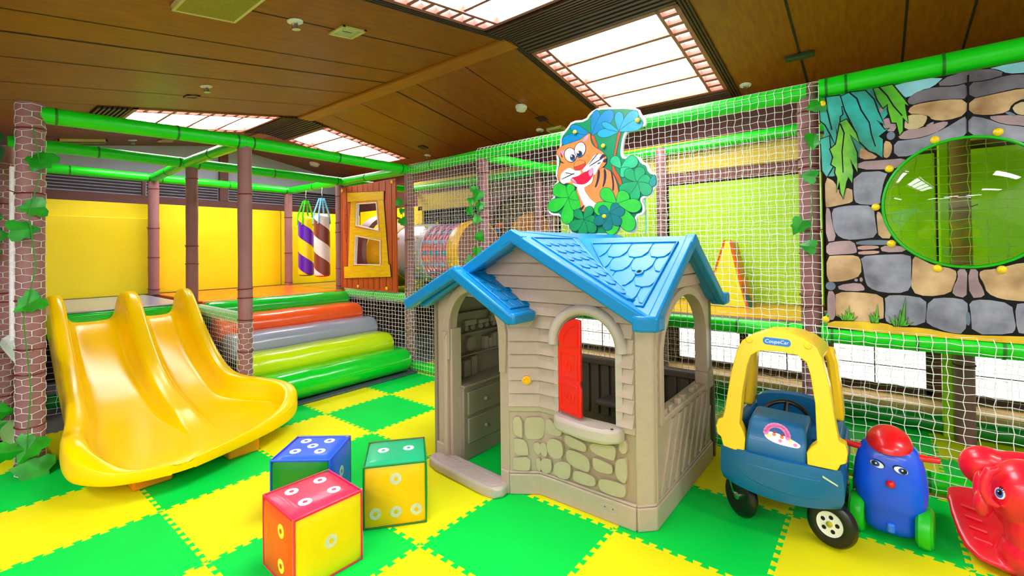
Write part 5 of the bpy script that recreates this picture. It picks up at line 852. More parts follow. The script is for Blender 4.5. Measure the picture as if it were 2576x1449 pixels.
mb = MB(); pathwall(mb, [pB, pC, (1.49, 1.258)], .11, .96, -.035, -.004); part('wall_backing', mb, HB, t, smooth=0)
# window: reveal, arch moulding, sill shelf, red shutter
path = [(WX1, WZ0), (WX1, WZS)] + [(wcx + wr * math.cos(PI * k / 24), WZS + (WZ1 - WZS) * math.sin(PI * k / 24)) for k in range(25)] + [(WX0, WZS), (WX0, WZ0)]
mb = MB(); outer = [(x + (.03 if x > wcx else -.03) * (1 if zz <= WZS else abs(x - wcx) / wr), zz + (.03 * max(0, (zz - WZS) / (WZ1 - WZS)))) for x, zz in path]
R_ = [[(o[0], 1.242, o[1]), (i[0], 1.236, i[1]), (i[0], 1.315, i[1]), (o[0], 1.30, o[1])] for o, i in zip(outer, path)]
mb.rings(R_); part('window_reveal', mb, HP, t, smooth=40)
mb = MB(); q = [(wcx + (wr + .03) * math.cos(-.06 + (PI + .12) * k / 22), 1.238, WZS + (WZ1 - WZS + .028) * math.sin(-.06 + (PI + .12) * k / 22)) for k in range(23)]; mb.tube(q, .027, 12); part('window_arch', mb, HP, t)
mb = MB(); prof = [(1.47, 1.262), (1.475, 1.21), (1.52, 1.172), (1.655, 1.150), (1.79, 1.168), (1.832, 1.205), (1.838, 1.262)]
mb.prism(prof, lambda a, b, d: (a, b, d), .452, .385); part('window_sill', mb, HP, t, bevel=.016, seg=3)
mb = MB(); mb.lathe([(.007, .4535), (.005, .4525)], (1.80, 1.195, 0), (0, 0, 1), 12); part('sill_hole', mb, VOID, t)
sx0, sx1 = 1.497, 1.642
shp = [(sx0, .468), (sx1, .462), (sx1, .60), (sx1 - .007, .615), (sx1 - .007, .63), (sx1, .645), (sx1, .925), (sx1 - .03, .928)] + [(wcx - .004 - wr * math.sin(a) * .95, WZS + (WZ1 - WZS - .012) * math.cos(a)) for a in (.35, .6, .85, 1.1, 1.35)] + [(sx0 + .012, .785), (sx0, .780)]
mb = MB(); mb.prism(shp, lambda a, b, d: (a, d + (a - sx0) * -.22, b), 1.226, 1.246); sh = part('shutter', mb, RED, t, 'red half shutter standing in the left side of the window', bevel=.006)
def shpanel(pts, nm):
    mb = MB(); mb.prism(pts, lambda a, b, d: (a, d + (a - sx0) * -.22, b), 1.2215, 1.228, [grow(list(pts), -.006)]); part(nm, mb, RED, sh, root=t, bevel=.002)
shpanel([(sx0 + .018, .486), (sx1 - .018, .482), (sx1 - .018, .612), (sx0 + .018, .615)], 'panel_moulding'); shpanel([(sx0 + .018, .640), (sx1 - .018, .637), (sx1 - .018, .762), (sx0 + .018, .764)], 'panel_moulding')
shpanel([(sx0 + .035, .795), (sx1 - .015, .795), (sx1 - .015, .905)] + [(wcx - .004 - (wr - .03) * math.sin(a) * .95, WZS + (WZ1 - WZS - .04) * math.cos(a)) for a in (.3, .6, .9, 1.2)], 'panel_moulding')
for zc in (.548, .70):
    mb = MB(); xc = (sx0 + sx1) / 2; yf = lambda x: 1.2245 - (x - sx0) * .22
    for pts in ([(0, -.03), (-.016, -.012), (-.012, .012), (0, .024), (.012, .012), (.016, -.012), (0, -.03)], [(0, -.026), (-.026, -.01), (-.034, .022)], [(0, -.026), (.026, -.01), (.034, .022)]):
        mb.tube([(xc + a, yf(xc + a), zc + b) for a, b in pts], .0022, 5)
    part('tulip_relief', mb, RED, sh, root=t)
# doorbell on the angled board
c = Vector((1.308, 1.219, .592)); mb = MB(); mb.lathe([(.033, 0), (.030, .014), (.020, .018)], c, nB, 20); part('doorbell_mount', mb, HP, t)
mb = MB(); mb.lathe([(.023, .015), (.022, .028), (.016, .031), (.015, .026), (.008, .026), (.007, .034)], c, nB, 20); part('doorbell', mb, M('doorbell_yellow', (250, 190, 10), .35), t, 'round yellow doorbell')
# door wall: slanted plane with arched opening
dA = Vector((.645, 1.213, 0)); dd = (Vector((1.232, 1.165, 0)) - dA); DL = dd.length; dd.normalize(); dn = Vector((dd.y, -dd.x, 0))
fd = lambda a, b, d: dA + dd * a + dn * d + Vector((0, 0, b))
O0, O1, OZ, OT = .115, .535, .80, 1.035; oc, orr = (O0 + O1) / 2, (O1 - O0) / 2
hole = [(O0, .0)] + [(oc - orr * math.cos(PI * k / 24), OZ + (OT - OZ) * math.sin(PI * k / 24)) for k in range(25)] + [(O1, .0)]
outl = [(0, 0)] + hole[:1] + hole[1:] + [(DL, 0), (DL, .93), (.31, 1.15), (0, .97)]
outl = [(0, 0), *hole, (DL, 0), (DL, .90), (.32, 1.135), (0, .95)]
mb = MB(); mb.prism(outl, fd, .0, -.05); part('door_wall', mb, HB, t, smooth=20)
arc = lambda rr, zz: [(oc - (orr + rr) * math.cos(PI * k / 24), OZ + (OT - OZ + zz) * math.sin(PI * k / 24)) for k in range(25)]
mb = MB(); mb.prism([(O0 - .045, .62), *arc(.05, .05), (O1 + .04, .62), (O1, .62)] + arc(-.004, -.004)[::-1] + [(O0 + .004, .62)], fd, .016, -.002); part('door_arch', mb, HB, t, bevel=.006)
for a0, a1 in ((O0 - .05, O0 + .0),):
    mb = MB(); mb.prism([(a0 + .01, .0), (a1 - .006, .0), (a1 - .006, .78), (a0 + .01, .78)], fd, .026, -.002); part('door_pilaster', mb, HB, t, bevel=.008)
    mb = MB(); mb.prism([(a0 + .004, .785), (a1, .785), ((a0 + a1) / 2, .735)], fd, .032, -.002); part('pilaster_cap', mb, HB, t, bevel=.004)
mb = MB(); mb.prism([(.0, 0), (.075, 0), (.075, .115), (0, .115)], fd, .02, -.052); part('door_plinth', mb, HB, t, bevel=.006)
mb = MB(); mb.prism([(O1 + .004, 0), (DL + .004, 0), (DL + .004, .118), (O1 + .004, .118)], fd, .016, -.05); part('door_plinth', mb, HB, t, bevel=.006)
for a, b in ((O0, -1), (O1, 1)):
    mb = MB(); mb.prism([(a - .004 if b < 0 else a - .012, 0), (a + .012 if b < 0 else a + .004, 0), (a + .012 if b < 0 else a + .004, OZ), (a - .004 if b < 0 else a - .012, OZ)], fd, .0, -.075); part('door_jamb', mb, HB, t, bevel=.004)
# doorstep with moulded greeting
mb = MB(); st = [(.02, -.0), (.0, -.05), (.03, -.10), (.12, -.118), (.48, -.118), (.575, -.10), (.60, -.06), (.585, .0), (.53, .03), (.1, .03)]
mb.prism(st, lambda a, b, d: fd(a, d, -b), .055, .0); part('doorstep', mb, HP, t, bevel=.016, seg=3)
mb = MB(); q = [(.05, -.012), (.035, -.05), (.06, -.082), (.14, -.094), (.46, -.094), (.54, -.082), (.56, -.05), (.545, -.012)]; mb.tube([fd(a, .0555, -b) for a, b in q], .0022, 5, loop=True); part('doorstep_rim', mb, HP, t)
ang = math.atan2(dd.y, dd.x); ctr = fd(.30, .0555, .055)
text_mesh('greeting_lettering', 'Welcome', .10, HP, t, Matrix.Translation(ctr - t.location) @ Matrix.Rotation(ang, 4, 'Z'), .0012, .25)
# corner post, side wall with arch, lattice and sill
mb = MB(); pathwall(mb, [pD, pE, (1.9455, 1.385)], .11, .955, -.045, .004); part('corner_post', mb, HB, t, bevel=.008)
fs = lambda a, b, d: (1.948 + d, a, b)
SA0, SA1, SAZ, SAT = 1.405, 2.085, .76, 1.02; sc_, sr_ = (SA0 + SA1) / 2, (SA1 - SA0) / 2
sarc = [(sc_ - sr_ * math.cos(PI * k / 24), SAZ + (SAT - SAZ) * math.sin(PI * k / 24)) for k in range(25)]
mb = MB(); mb.prism([(1.33, .11), (2.19, .11), (2.19, .955), (1.66, 1.31), (1.33, 1.06)], fs, .0, -.045, [grow([(SA0, .47), (SA1, .47)] + sarc[::-1], .006)]); part('side_wall', mb, HB, t, smooth=20)
mb = MB(); so = [(sc_ - (sr_ + .04) * math.cos(PI * k / 24), SAZ + (SAT - SAZ + .04) * math.sin(PI * k / 24)) for k in range(25)]
mb.prism([(SA0 - .04, .45)] + so + [(SA1 + .04, .45), (SA1, .45)] + sarc[::-1] + [(SA0, .45)], fs, .016, -.05); part('side_arch', mb, HB, t, bevel=.006)
mb = MB()
for k, z in enumerate((1.06, 1.125, 1.19)): q = (1.315 - z) / .70; mb.prism([(1.66 - q, z), (1.66 + q, z), (1.66 + q - .085, z + .06), (1.66 - q + .085, z + .06)], fs, .014, -.002)
part('side_gable_boards', mb, HB, t, bevel=.004)
mb = MB(); mb.box(1.885, 1.962, 1.385, 2.19, .445, .478); part('side_sill', mb, HB, t, bevel=.008)
for k, y in enumerate((1.43, 1.50, 1.63, 1.70, 1.86, 1.93)):
    mb = MB(); mb.box(1.925, 1.955, y, y + .04, .475, .505); part('sill_notch', mb, HB, t, bevel=.006)
mb = MB(); mb.box(1.90, 1.972, 2.06, 2.19, .44, .545); part('sill_block', mb, HB, t, bevel=.008)
for k in range(9):                      # lattice: slanting slats over the plain lower wall
    y = 1.36 + .10 * k; mb = MB(); top = .435; bot = .125
    a, b = (y, bot), (y + .17, top)
    if b[0] > 2.17: f = (2.17 - y) / .17; b = (2.17, bot + (top - bot) * f)
    if b[0] - a[0] > .02: mb.prism([a, (min(a[0] + .042, 2.175), a[1]), (min(b[0] + .042, 2.18), b[1]), b], fs, .011, -.002); part('lattice_slat', mb, HB, t, bevel=.003)
for k in range(8):
    for j in range(3):
        y = 1.42 + .10 * k + .055 * j; z = .16 + .095 * j
        if y < 2.13: mb = MB(); mb.prism([(y, z + .03), (y + .035, z - .01), (y + .045, z + .0), (y + .012, z + .04)], fs, .006, -.002); part('lattice_cross', mb, HB, t, bevel=.002)
mb = MB(); mb.prism([(1.33, .11), (1.345, .11), (1.345, .955), (1.33, .955)], fs, .008, -.002)
for k in range(8): mb.prism([(1.335, .52 + .055 * k), (1.36, .53 + .055 * k), (1.36, .55 + .055 * k), (1.335, .565 + .055 * k)], fs, .006, -.002)
part('corner_edge', mb, HB, t, smooth=0)
# oval grip in the plinth
mb = MB(); ov = [(1.755 + .045 * math.cos(2 * PI * k / 24) * (1.0), .065 + .02 * math.sin(2 * PI * k / 24)) for k in range(24)]
mb.prism(ov, lambda a, b, d: (a, 1.244 - d, b), .004, -.004, [grow(ov, -.004)]); mb2 = MB(); part('plinth_grip', mb, HP, t, smooth=30)
mb = MB(); [mb.lathe([(.0025, 0), (.0025, .002)], (x, 1.2445, .065), (0, -1, 0), 8) for x in (1.735, 1.775)]; part('grip_screws', mb, VOID, t)
# left wall with moulded hutch, back wall with dark bench
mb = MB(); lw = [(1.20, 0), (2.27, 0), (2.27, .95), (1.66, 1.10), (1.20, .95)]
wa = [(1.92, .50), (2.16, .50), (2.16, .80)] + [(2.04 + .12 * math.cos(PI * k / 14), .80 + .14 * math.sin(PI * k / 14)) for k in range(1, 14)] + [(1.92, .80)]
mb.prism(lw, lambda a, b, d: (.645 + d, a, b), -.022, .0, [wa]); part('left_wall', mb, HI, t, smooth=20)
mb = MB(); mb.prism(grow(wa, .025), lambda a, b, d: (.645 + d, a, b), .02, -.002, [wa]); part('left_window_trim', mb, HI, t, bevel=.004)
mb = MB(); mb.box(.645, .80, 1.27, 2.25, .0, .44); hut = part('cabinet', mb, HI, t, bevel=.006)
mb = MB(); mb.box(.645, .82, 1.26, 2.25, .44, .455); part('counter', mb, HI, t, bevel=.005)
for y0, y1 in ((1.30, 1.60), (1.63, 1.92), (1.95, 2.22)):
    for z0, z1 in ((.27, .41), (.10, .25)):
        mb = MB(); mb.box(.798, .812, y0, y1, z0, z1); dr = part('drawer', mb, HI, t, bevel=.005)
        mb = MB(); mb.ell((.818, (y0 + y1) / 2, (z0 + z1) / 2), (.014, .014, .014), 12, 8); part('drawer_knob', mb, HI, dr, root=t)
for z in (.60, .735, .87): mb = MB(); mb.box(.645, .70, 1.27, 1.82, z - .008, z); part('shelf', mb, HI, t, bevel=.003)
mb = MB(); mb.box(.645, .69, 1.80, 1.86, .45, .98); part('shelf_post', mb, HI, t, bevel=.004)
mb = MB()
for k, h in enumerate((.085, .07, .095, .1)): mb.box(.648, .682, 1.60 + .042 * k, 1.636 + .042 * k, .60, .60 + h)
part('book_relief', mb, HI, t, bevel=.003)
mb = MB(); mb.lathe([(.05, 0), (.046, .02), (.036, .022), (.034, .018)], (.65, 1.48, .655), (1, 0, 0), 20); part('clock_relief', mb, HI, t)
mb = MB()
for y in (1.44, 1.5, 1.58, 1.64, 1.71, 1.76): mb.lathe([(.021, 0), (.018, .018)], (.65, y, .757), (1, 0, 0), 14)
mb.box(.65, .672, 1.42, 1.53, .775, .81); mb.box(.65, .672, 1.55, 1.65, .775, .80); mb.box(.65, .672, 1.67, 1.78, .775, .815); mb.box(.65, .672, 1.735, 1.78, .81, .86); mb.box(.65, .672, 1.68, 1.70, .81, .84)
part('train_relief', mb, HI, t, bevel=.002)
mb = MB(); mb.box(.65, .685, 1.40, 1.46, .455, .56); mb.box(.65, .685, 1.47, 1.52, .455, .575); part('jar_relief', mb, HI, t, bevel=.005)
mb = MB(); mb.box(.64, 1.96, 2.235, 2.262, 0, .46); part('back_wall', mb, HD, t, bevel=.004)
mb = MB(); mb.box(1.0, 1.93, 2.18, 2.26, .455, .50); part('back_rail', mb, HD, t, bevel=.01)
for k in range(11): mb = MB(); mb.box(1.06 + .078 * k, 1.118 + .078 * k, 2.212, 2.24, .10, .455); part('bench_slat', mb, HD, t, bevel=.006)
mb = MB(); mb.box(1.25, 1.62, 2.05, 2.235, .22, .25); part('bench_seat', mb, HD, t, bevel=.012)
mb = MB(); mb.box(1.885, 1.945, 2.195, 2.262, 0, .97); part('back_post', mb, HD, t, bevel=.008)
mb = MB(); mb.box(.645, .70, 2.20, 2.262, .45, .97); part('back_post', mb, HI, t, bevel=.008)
# roof
RZ = 1.362
ridge_f, ridge_b = (1.302, 1.115, RZ), (1.302, 2.36, RZ)
eR, eL, zE = 2.008, .600, .972
mb = MB(); mb.slab([ridge_f, (eR, 1.115, zE), (1.372, 1.66, RZ - .035)], .04); main = part('roof_front_slope', mb, HR, t, bevel=.009)
mb = MB(); mb.slab([(1.302, 1.115, RZ), (1.372, 1.66, RZ - .035), (1.302, 1.70, RZ)], .04); mb.slab([(1.302, 1.66, RZ), (1.372, 1.66, RZ - .037), (2.008, 2.20, zE), (2.008, 2.36, zE), (1.302, 2.36, RZ)], .04); part('roof_back_slope', mb, HR, t, bevel=.006)
mb = MB(); mb.slab([(1.302, 2.36, RZ), (eL, 2.36, zE), (eL, 1.115, zE), (1.302, 1.115, RZ)], .04); part('roof_left_slope', mb, HR, t, bevel=.009)
gx, gy, gz = 2.035, 1.66, 1.328
mb = MB(); mb.slab([(1.36, gy, gz), (eR - .02, 1.118, zE - .002), (gx, 1.13, zE - .002), (gx, gy, gz)], .035); sg = part('side_gable_front_slope', mb, HR, t, bevel=.009)
mb = MB(); mb.slab([(1.36, gy, gz), (gx, gy, gz), (gx, 2.20, zE - .002), (eR - .02, 2.20, zE - .002)], .035); part('side_gable_back_slope', mb, HR, t, bevel=.009)
# barge boards and eave blocks
def barge(nm, a, b, w, h, inward):
    a, b = Vector(a), Vector(b); d = (b - a).normalized(); n = Vector(inward); up = n.cross(d).normalized()
    if up.z < 0: up = -up
    mb = MB(); mb.add([p + n * i - up * j for p in (a, b) for i, j in ((0, 0), (w, 0), (w, h), (0, h))], [(0, 1, 2, 3), (7, 6, 5, 4), (0, 4, 5, 1), (1, 5, 6, 2), (2, 6, 7, 3), (3, 7, 4, 0)]); part(nm, mb, HR, t, bevel=.010)
barge('barge_board', (1.302, 1.105, RZ + .004), (eR + .005, 1.105, zE + .004), .05, .062, (0, 1, 0)); barge('barge_board', (1.302, 1.105, RZ + .004), (eL, 1.105, zE + .004), .05, .062, (0, 1, 0))
barge('barge_board', (gx + .006, gy, gz + .004), (gx + .006, 1.115, zE), .045, .055, (-1, 0, 0)); barge('barge_board', (gx + .006, gy, gz + .004), (gx + .006, 2.22, zE), .045, .055, (-1, 0, 0))
mb = MB(); mb.prism([(1.94, 1.10), (1.99, 1.095), (2.045, 1.125), (2.05, 1.20), (1.96, 1.25), (1.93, 1.2)], lambda a, b, d: (a, b, d), .985, .918); part('eave_block', mb, HR, t, bevel=.012)
mb = MB(); mb.box(1.96, 2.05, 2.18, 2.28, .925, .995); part('eave_block', mb, HR, t, bevel=.014)
mb = MB(); mb.prism([(1.302 - .075, RZ - .034), (1.302 - .06, RZ - .085), (1.302, RZ - .058), (1.302 + .06, RZ - .085), (1.302 + .075, RZ - .034), (1.302, RZ + .006)], lambda a, b, d: (a, d, b), 1.1035, 1.15); part('ridge_cap', mb, HR, t, bevel=.006)
mb = MB(); mb.prism([(gy - .06, gz - .038), (gy - .05, gz - .09), (gy, gz - .055), (gy + .05, gz - .09), (gy + .06, gz - .038), (gy, gz + .006)], lambda a, b, d: (d, a, b), gx + .008, gx - .04); part('ridge_cap', mb, HR, t, bevel=.006)
# portico roof over the door
pa, pz = .955, 1.172
def pslope(nm, x1, z1, bk, sh_):
    mb = MB(); mb.slab([(pa, 1.045, pz), (pa, bk, pz), (x1, bk, z1), (x1, 1.045, z1)] if x1 < pa else [(pa, 1.045, pz), (x1, 1.045, z1), (x1, bk, z1), (pa, bk, pz)], .035); part(nm, mb, HR, t, bevel=.009)
pslope('portico_left_slope', .545, .972, 1.30, 1); pslope('portico_right_slope', 1.345, .944, 1.262, 1)
mb = MB(); mb.slab([(pa, 1.045, pz + .002), (pa, 1.13, pz + .002), (pa + .16, 1.13, 1.08), (pa + .10, 1.13, 1.20)], .03)
barge('portico_barge_board', (pa - .01, 1.035, pz + .006), (1.36, 1.035, .942), .055, .058, (0, 1, 0)); barge('portico_barge_board', (pa + .01, 1.038, pz + .012), (.53, 1.038, .970), .055, .062, (0, 1, 0))
mb = MB(); mb.box(1.30, 1.37, 1.04, 1.225, .898, .955); part('eave_block', mb, HR, t, bevel=.014)
mb = MB(); mb.box(.53, .60, 1.04, 1.25, .935, .985); part('eave_block', mb, HR, t, bevel=.014)
# raised rims and shingles
def shingles(nm, O, U, V_, tri, rw, rh, lift=.006):
    """scalloped tiles on the plane O + a U + b V, kept inside polygon tri"""
    O, U, V_ = Vector(O), Vector(U).normalized(), Vector(V_).normalized(); Nn = U.cross(V_).normalized()
    if Nn.z < 0: Nn = -Nn
    def inside(p, P):
        r = False
        for i in range(len(P)):
            (x1, y1), (x2, y2) = P[i], P[i - 1]
            if (y1 > p[1]) != (y2 > p[1]) and p[0] < (x2 - x1) * (p[1] - y1) / (y2 - y1) + x1: r = not r
        return r
    rim = grow(list(tri), .012); mb = MB(); fp_ = lambda a, b, d: O + U * a + V_ * b + Nn * d
    mb.prism(rim, fp_, .009, -.002, [list(tri)]); part(nm + '_rim', mb, HR, t, bevel=.003)
    bs = [p[1] for p in tri]; as_ = [p[0] for p in tri]; b = min(bs); row = 0
    while b < max(bs):
        a = min(as_) - rw + (rw / 2 if row % 2 else 0)
        while a < max(as_) + rw:
            base = [(a + .004, b), (a + rw - .004, b), (a + rw - .004, b + rh * .62), (a + rw * .80, b + rh * .93), (a + rw * .5, b + rh), (a + rw * .2, b + rh * .93), (a + .004, b + rh * .62)]
            ins = [inside(p, tri) for p in base]
            if any(ins):
                c = (a + rw / 2, b + rh / 2)
                if not all(ins):
                    # clip to the panel
                    P = base
                    k = len(tri); ar = sum(tri[i][0] * tri[(i + 1) % k][1] - tri[(i + 1) % k][0] * tri[i][1] for i in range(k)); sgn = 1 if ar > 0 else -1
                    for i in range(k):
                        (x1, y1), (x2, y2) = tri[i], tri[(i + 1) % k]; sd = lambda p: sgn * ((x2 - x1) * (p[1] - y1) - (y2 - y1) * (p[0] - x1)); Q = []
                        for q in range(len(P)):
                            p0, p1 = P[q - 1], P[q]; s0, s1 = sd(p0), sd(p1)
                            if (s0 >= 0) != (s1 >= 0): f = s0 / (s0 - s1); Q.append((p0[0] + (p1[0] - p0[0]) * f, p0[1] + (p1[1] - p0[1]) * f))
                            if s1 >= 0: Q.append(p1)
                        P = Q
                        if len(P) < 3: break
                    base = P
                if len(base) >= 3:
                    ar = abs(sum(base[i][0] * base[(i + 1) % len(base)][1] - base[(i + 1) % len(base)][0] * base[i][1] for i in range(len(base)))) / 2
                    if ar > 2e-4:
                        mb = MB(); n = len(base); bb = lambda p: (p[1] - b) / rh
                        mb.add([fp_(p[0], p[1], .002 + lift * bb(p)) for p in base] + [fp_(p[0], p[1], -.002) for p in base], [tuple(range(n)), tuple(range(2 * n - 1, n - 1, -1))] + [(i, n + i, n + (i + 1) % n, (i + 1) % n) for i in range(n)])
                        part(nm + '_shingle', mb, HR, t, bevel=.0025, seg=1)
            a += rw
        b += rh * .86; row += 1
sl = Vector((eR - 1.302, 0, zE - RZ)); Ls = sl.length
shingles('roof', ridge_f, (0, 1, 0), sl, [(.075, .09), (.46, .09), (.115, .68), (.075, .66)], .075, .088)
sv = Vector((0, 1.13 - gy, zE - gz)); Lg = sv.length
shingles('gable', (gx, gy, gz), (-1, 0, 0), sv, [(.07, .07), (.54, .07), (.17, .56), (.085, .56)], .115, .135)
pv = Vector((1.345 - pa, 0, .944 - pz))
shingles('portico', (pa, 1.045, pz), (0, 1, 0), pv, [(.05, .07), (.205, .07), (.205, .40), (.05, .40)], .075, .10)
mb = MB(); c = Vector((gx, gy, gz)) + Vector((-1, 0, 0)) * .175 + sv.normalized() * .33; nv = Vector((0, -(RZ), 0)); nv = Vector((-1, 0, 0)).cross(sv.normalized()); nv = nv if nv.z > 0 else -nv
mb.lathe([(.022, .004), (.02, .012), (.012, .012), (.011, .002)], c, nv, 18); part('roof_grommet', mb, HR, t); mb = MB(); mb.lathe([(.011, .0085), (.011, .0095)], c, nv, 14); part('grommet_hole', mb, VOID, t)
# ---------------------------------------------------------------- toy car
CX, CY = 2.39, 1.66
t = thing('toy_car', 'blue and yellow ride-on toy car right of the playhouse', 'toy car', (CX, CY, 0))
CB = M('car_blue', (0, 96, 152), .38, .05, 25, .04, 250, coat=.1)
CYL = M('car_yellow', (255, 208, 0), .33, .03, 4, coat=.25)
BLK = M('black_plastic', (16, 15, 20), .3, .1)
L3 = lambda x, y, z: (CX + x, CY + y, z)
def yfront(x): return -.115 + .55 * x * x + 6.0 * abs(x) ** 4
def bodyring(s, z, lift=0, yb=.56):
    R_ = []
    for k in range(17): x = -.235 + .47 * k / 16; R_.append(L3(x * s, (yfront(x) + .02) * s - .02, z + lift * (1 - (x / .235) ** 2)))
    for k in range(9): R_.append(L3(.235 * s, .0 + (yb - .04) * (k + .5) / 9, z))
    for k in range(7): a = PI / 2 * 0 + PI * k / 6; R_.append(L3(.235 * s * math.cos(a), yb - .05 + .05 * s * math.sin(a), z))
    for k in range(9): R_.append(L3(-.235 * s, (yb - .04) * (8.5 - k) / 9, z))
    return R_
part('lower_body', MB().rings([bodyring(.86, .185, -.012), bodyring(.95, .195, -.02), bodyring(1.0, .225, -.02), bodyring(1.0, .29), bodyring(.985, .335), bodyring(.95, .35), bodyring(.84, .352)]), CB, t, smooth=50)
mb = MB()
outl = [(-.155, .335)] + [(-.155, .262), (-.11, .238), (-.04, .222), (.04, .216), (.11, .218), (.155, .225), (.155, .33)]
n = 20; R0 = []; R1 = []
for k in range(n + 1):
    x = -.155 + .31 * k / n; b = lerp_tab(outl[1:7], x); R0.append(L3(x, yfront(x) - .0025, .305)); R1.append(L3(x, yfront(x) - .0025, b))
mb.rings([R0, R1, [(p[0], p[1] + .012, p[2]) for p in R1], [(p[0], p[1] + .012, p[2]) for p in R0]], False, False, True); part('grille_panel', mb, CB, t, bevel=.004)
hood = [[(-.125, -.085, .34), (.11, -.085, .34), (.11, .15, .34), (-.125, .15, .34)], [(-.123, -.083, .40), (.108, -.083, .40), (.108, .15, .40), (-.123, .15, .40)], [(-.118, -.03, .475), (.104, -.03, .470), (.104, .15, .485), (-.118, .15, .49)], [(-.108, -.005, .488), (.094, -.005, .482), (.094, .13, .488), (-.108, .13, .493)]]
part('hood', MB().rings([[L3(*p) for p in r] for r in hood]), CB, t, bevel=.016, seg=3)
for s in (-1, 1):
    mb = MB(); mb.box(CX + s * .19 - .025, CX + s * .19 + .025, CY + .10, CY + .50, .34, .425); part('side_panel', mb, CB, t, bevel=.015)
mb = MB(); mb.prism([(-.165, .34), (.165, .34), (.165, .45)] + [(.165 * math.cos(PI * k / 12) ** 1 if 0 else .165 * math.cos(PI * k / 12), .455 + .045 * math.sin(PI * k / 12)) for k in range(13)] + [(-.165, .45)], lambda a, b, d: L3(a, d, b), .40, .46); part('seat_back', mb, CB, t, bevel=.014)
mb = MB(); mb.box(CX - .16, CX + .16, CY + .2, CY + .42, .345, .375); part('seat', mb, CB, t, bevel=.012)
# yellow canopy: front hoop, roof shell, rear legs
fr = [(-.216, .348), (-.228, .388), (-.244, .398), (-.25, .43), (-.242, .462), (-.221, .472), (-.212, .52), (-.19, .68), (-.165, .79), (-.145, .828), (-.10, .862), (-.05, .882), (0, .887), (.05, .882), (.10, .865), (.145, .832), (.165, .79), (.19, .68), (.212, .52), (.221, .468), (.243, .46), (.25, .43), (.244, .392), (.226, .382), (.214, .356), (.112, .352), (.110, .40), (.126, .425), (.146, .445), (.140, .60), (.122, .72), (.108, .765), (.075, .790), (.0, .797), (-.075, .790), (-.108, .765), (-.122, .72), (-.140, .60), (-.150, .46), (-.135, .43), (-.125, .40), (-.128, .345), (-.17, .342)]
lean = lambda b: -.095 + max(0, b - .33) * .16
mb = MB(); mb.prism(fr, lambda a, b, d: L3(a, lean(b) + d, b), 0, .062); part('front_hoop', mb, CYL, t, bevel=.016, seg=3)
top = [(-.165, .78), (-.145, .826), (-.10, .86), (-.05, .880), (0, .885), (.05, .880), (.10, .863), (.145, .83), (.165, .78)]
R_ = [[L3(a, lean(b) + .05, b) for a, b in top] + [L3(a * .86, lean(b) + .05, b - .028) for a, b in reversed(top)], [L3(a, .22, b - .012) for a, b in top] + [L3(a * .86, .22, b - .04) for a, b in reversed(top)], [L3(a, .44, b - .045) for a, b in top] + [L3(a * .86, .44, b - .075) for a, b in reversed(top)]]
part('roof_shell', MB().rings(R_), CYL, t, bevel=.008)
for s in (-1, 1):
    R_ = []
    for z, x, w in ((.76, .158, .05), (.70, .175, .05), (.56, .188, .055), (.425, .198, .065)): R_.append([L3(s * x + i * .022, .40 + j * w, z) for i, j in ((-1, -1), (1, -1), (1, 1), (-1, 1))])
    part('rear_leg', MB().rings(R_), CYL, t, bevel=.012)
    mb = MB(); mb.lathe([(.016, 0), (.012, .004)], L3(s * .115, lean(.835) - .0005, .835), (0, -1, .1), 12); part('roof_button', mb, CYL, t)
# name plate
mb = MB(); q = [(.052 * (1 if i in (0, 1, 2, 3, 4) else 1) * x, y) for i, (x, y) in enumerate([])]
pl_ = []
for cx, cz, a0 in ((.045, .004, -PI / 2), (.045, -.004, 0), (-.045, -.004, PI / 2), (-.045, .004, PI)): pass
for k in range(24):
    a = 2 * PI * k / 24; pl_.append((.041 * (1 if math.cos(a) > 0 else -1) + .014 * math.cos(a), .016 * math.sin(a)))
fpl = lambda a, b, d: L3(a - .004, lean(.838 + b) + d, .838 + b - a * .03)
mb = MB(); mb.prism(pl_, fpl, -.0012, .002); npt = part('name_plate', mb, M('plate_blue', (0, 120, 214), .35), t, 'blue name plate reading CoupeCar')
text_mesh('name_lettering', 'CoupeCar', .022, M('plate_white', (250, 250, 252), .4), npt, Matrix.Translation(Vector(fpl(0, 0, -.0018)) - t.location) @ Matrix.Rotation(PI / 2 - .16, 4, 'X') @ Matrix.Scale(1.0, 4), .0004, .15)
# hood picture sticker: cloud with a pink arch
ft = lambda a, b, d: L3(a * 1.25 + .012, -.058 + (b - .43) * .70 - d * .8, b + d * .5)
cl = chaikin([(-.052, .432), (-.045, .418), (-.02, .408), (.0, .405), (.03, .404), (.055, .405), (.062, .416), (.05, .424), (.02, .436), (-.01, .442), (-.035, .445)], 2)
mb = MB(); mb.prism(cl, ft, .004, 0); mb.cur = 1
arc_ = [(-.012 + .034 * math.cos(PI * k / 12), .436 + .034 * math.sin(PI * k / 12) - .06 * (.034 * math.cos(PI * k / 12))) for k in range(13)]
for a, b in arc_: mb.prism([(a + .009 * math.cos(2 * PI * k / 10), b + .009 * math.sin(2 * PI * k / 10)) for k in range(10)], ft, .0044, 0)
for (a, b), c_ in (((-.02, .436), 2), ((.004, .432), 2), ((-.036, .428), 3), ((.03, .424), 3), ((-.02, .446), 4), ((.004, .441), 4), ((.0, .418), 1), ((.045, .414), 1)):
    mb.cur = c_; mb.prism([(a + .006 * math.cos(2 * PI * k / 10), b + .006 * math.sin(2 * PI * k / 10)) for k in range(10)], ft, .0052, 0)
part('cloud_sticker', mb, [M('sticker_white', (240, 246, 250), .4), M('sticker_pink', (246, 130, 196), .4), M('sticker_orange', (246, 130, 60), .4), M('sticker_yellow', (250, 220, 120), .4), M('sticker_plum', (120, 60, 110), .4)], t, smooth=0)
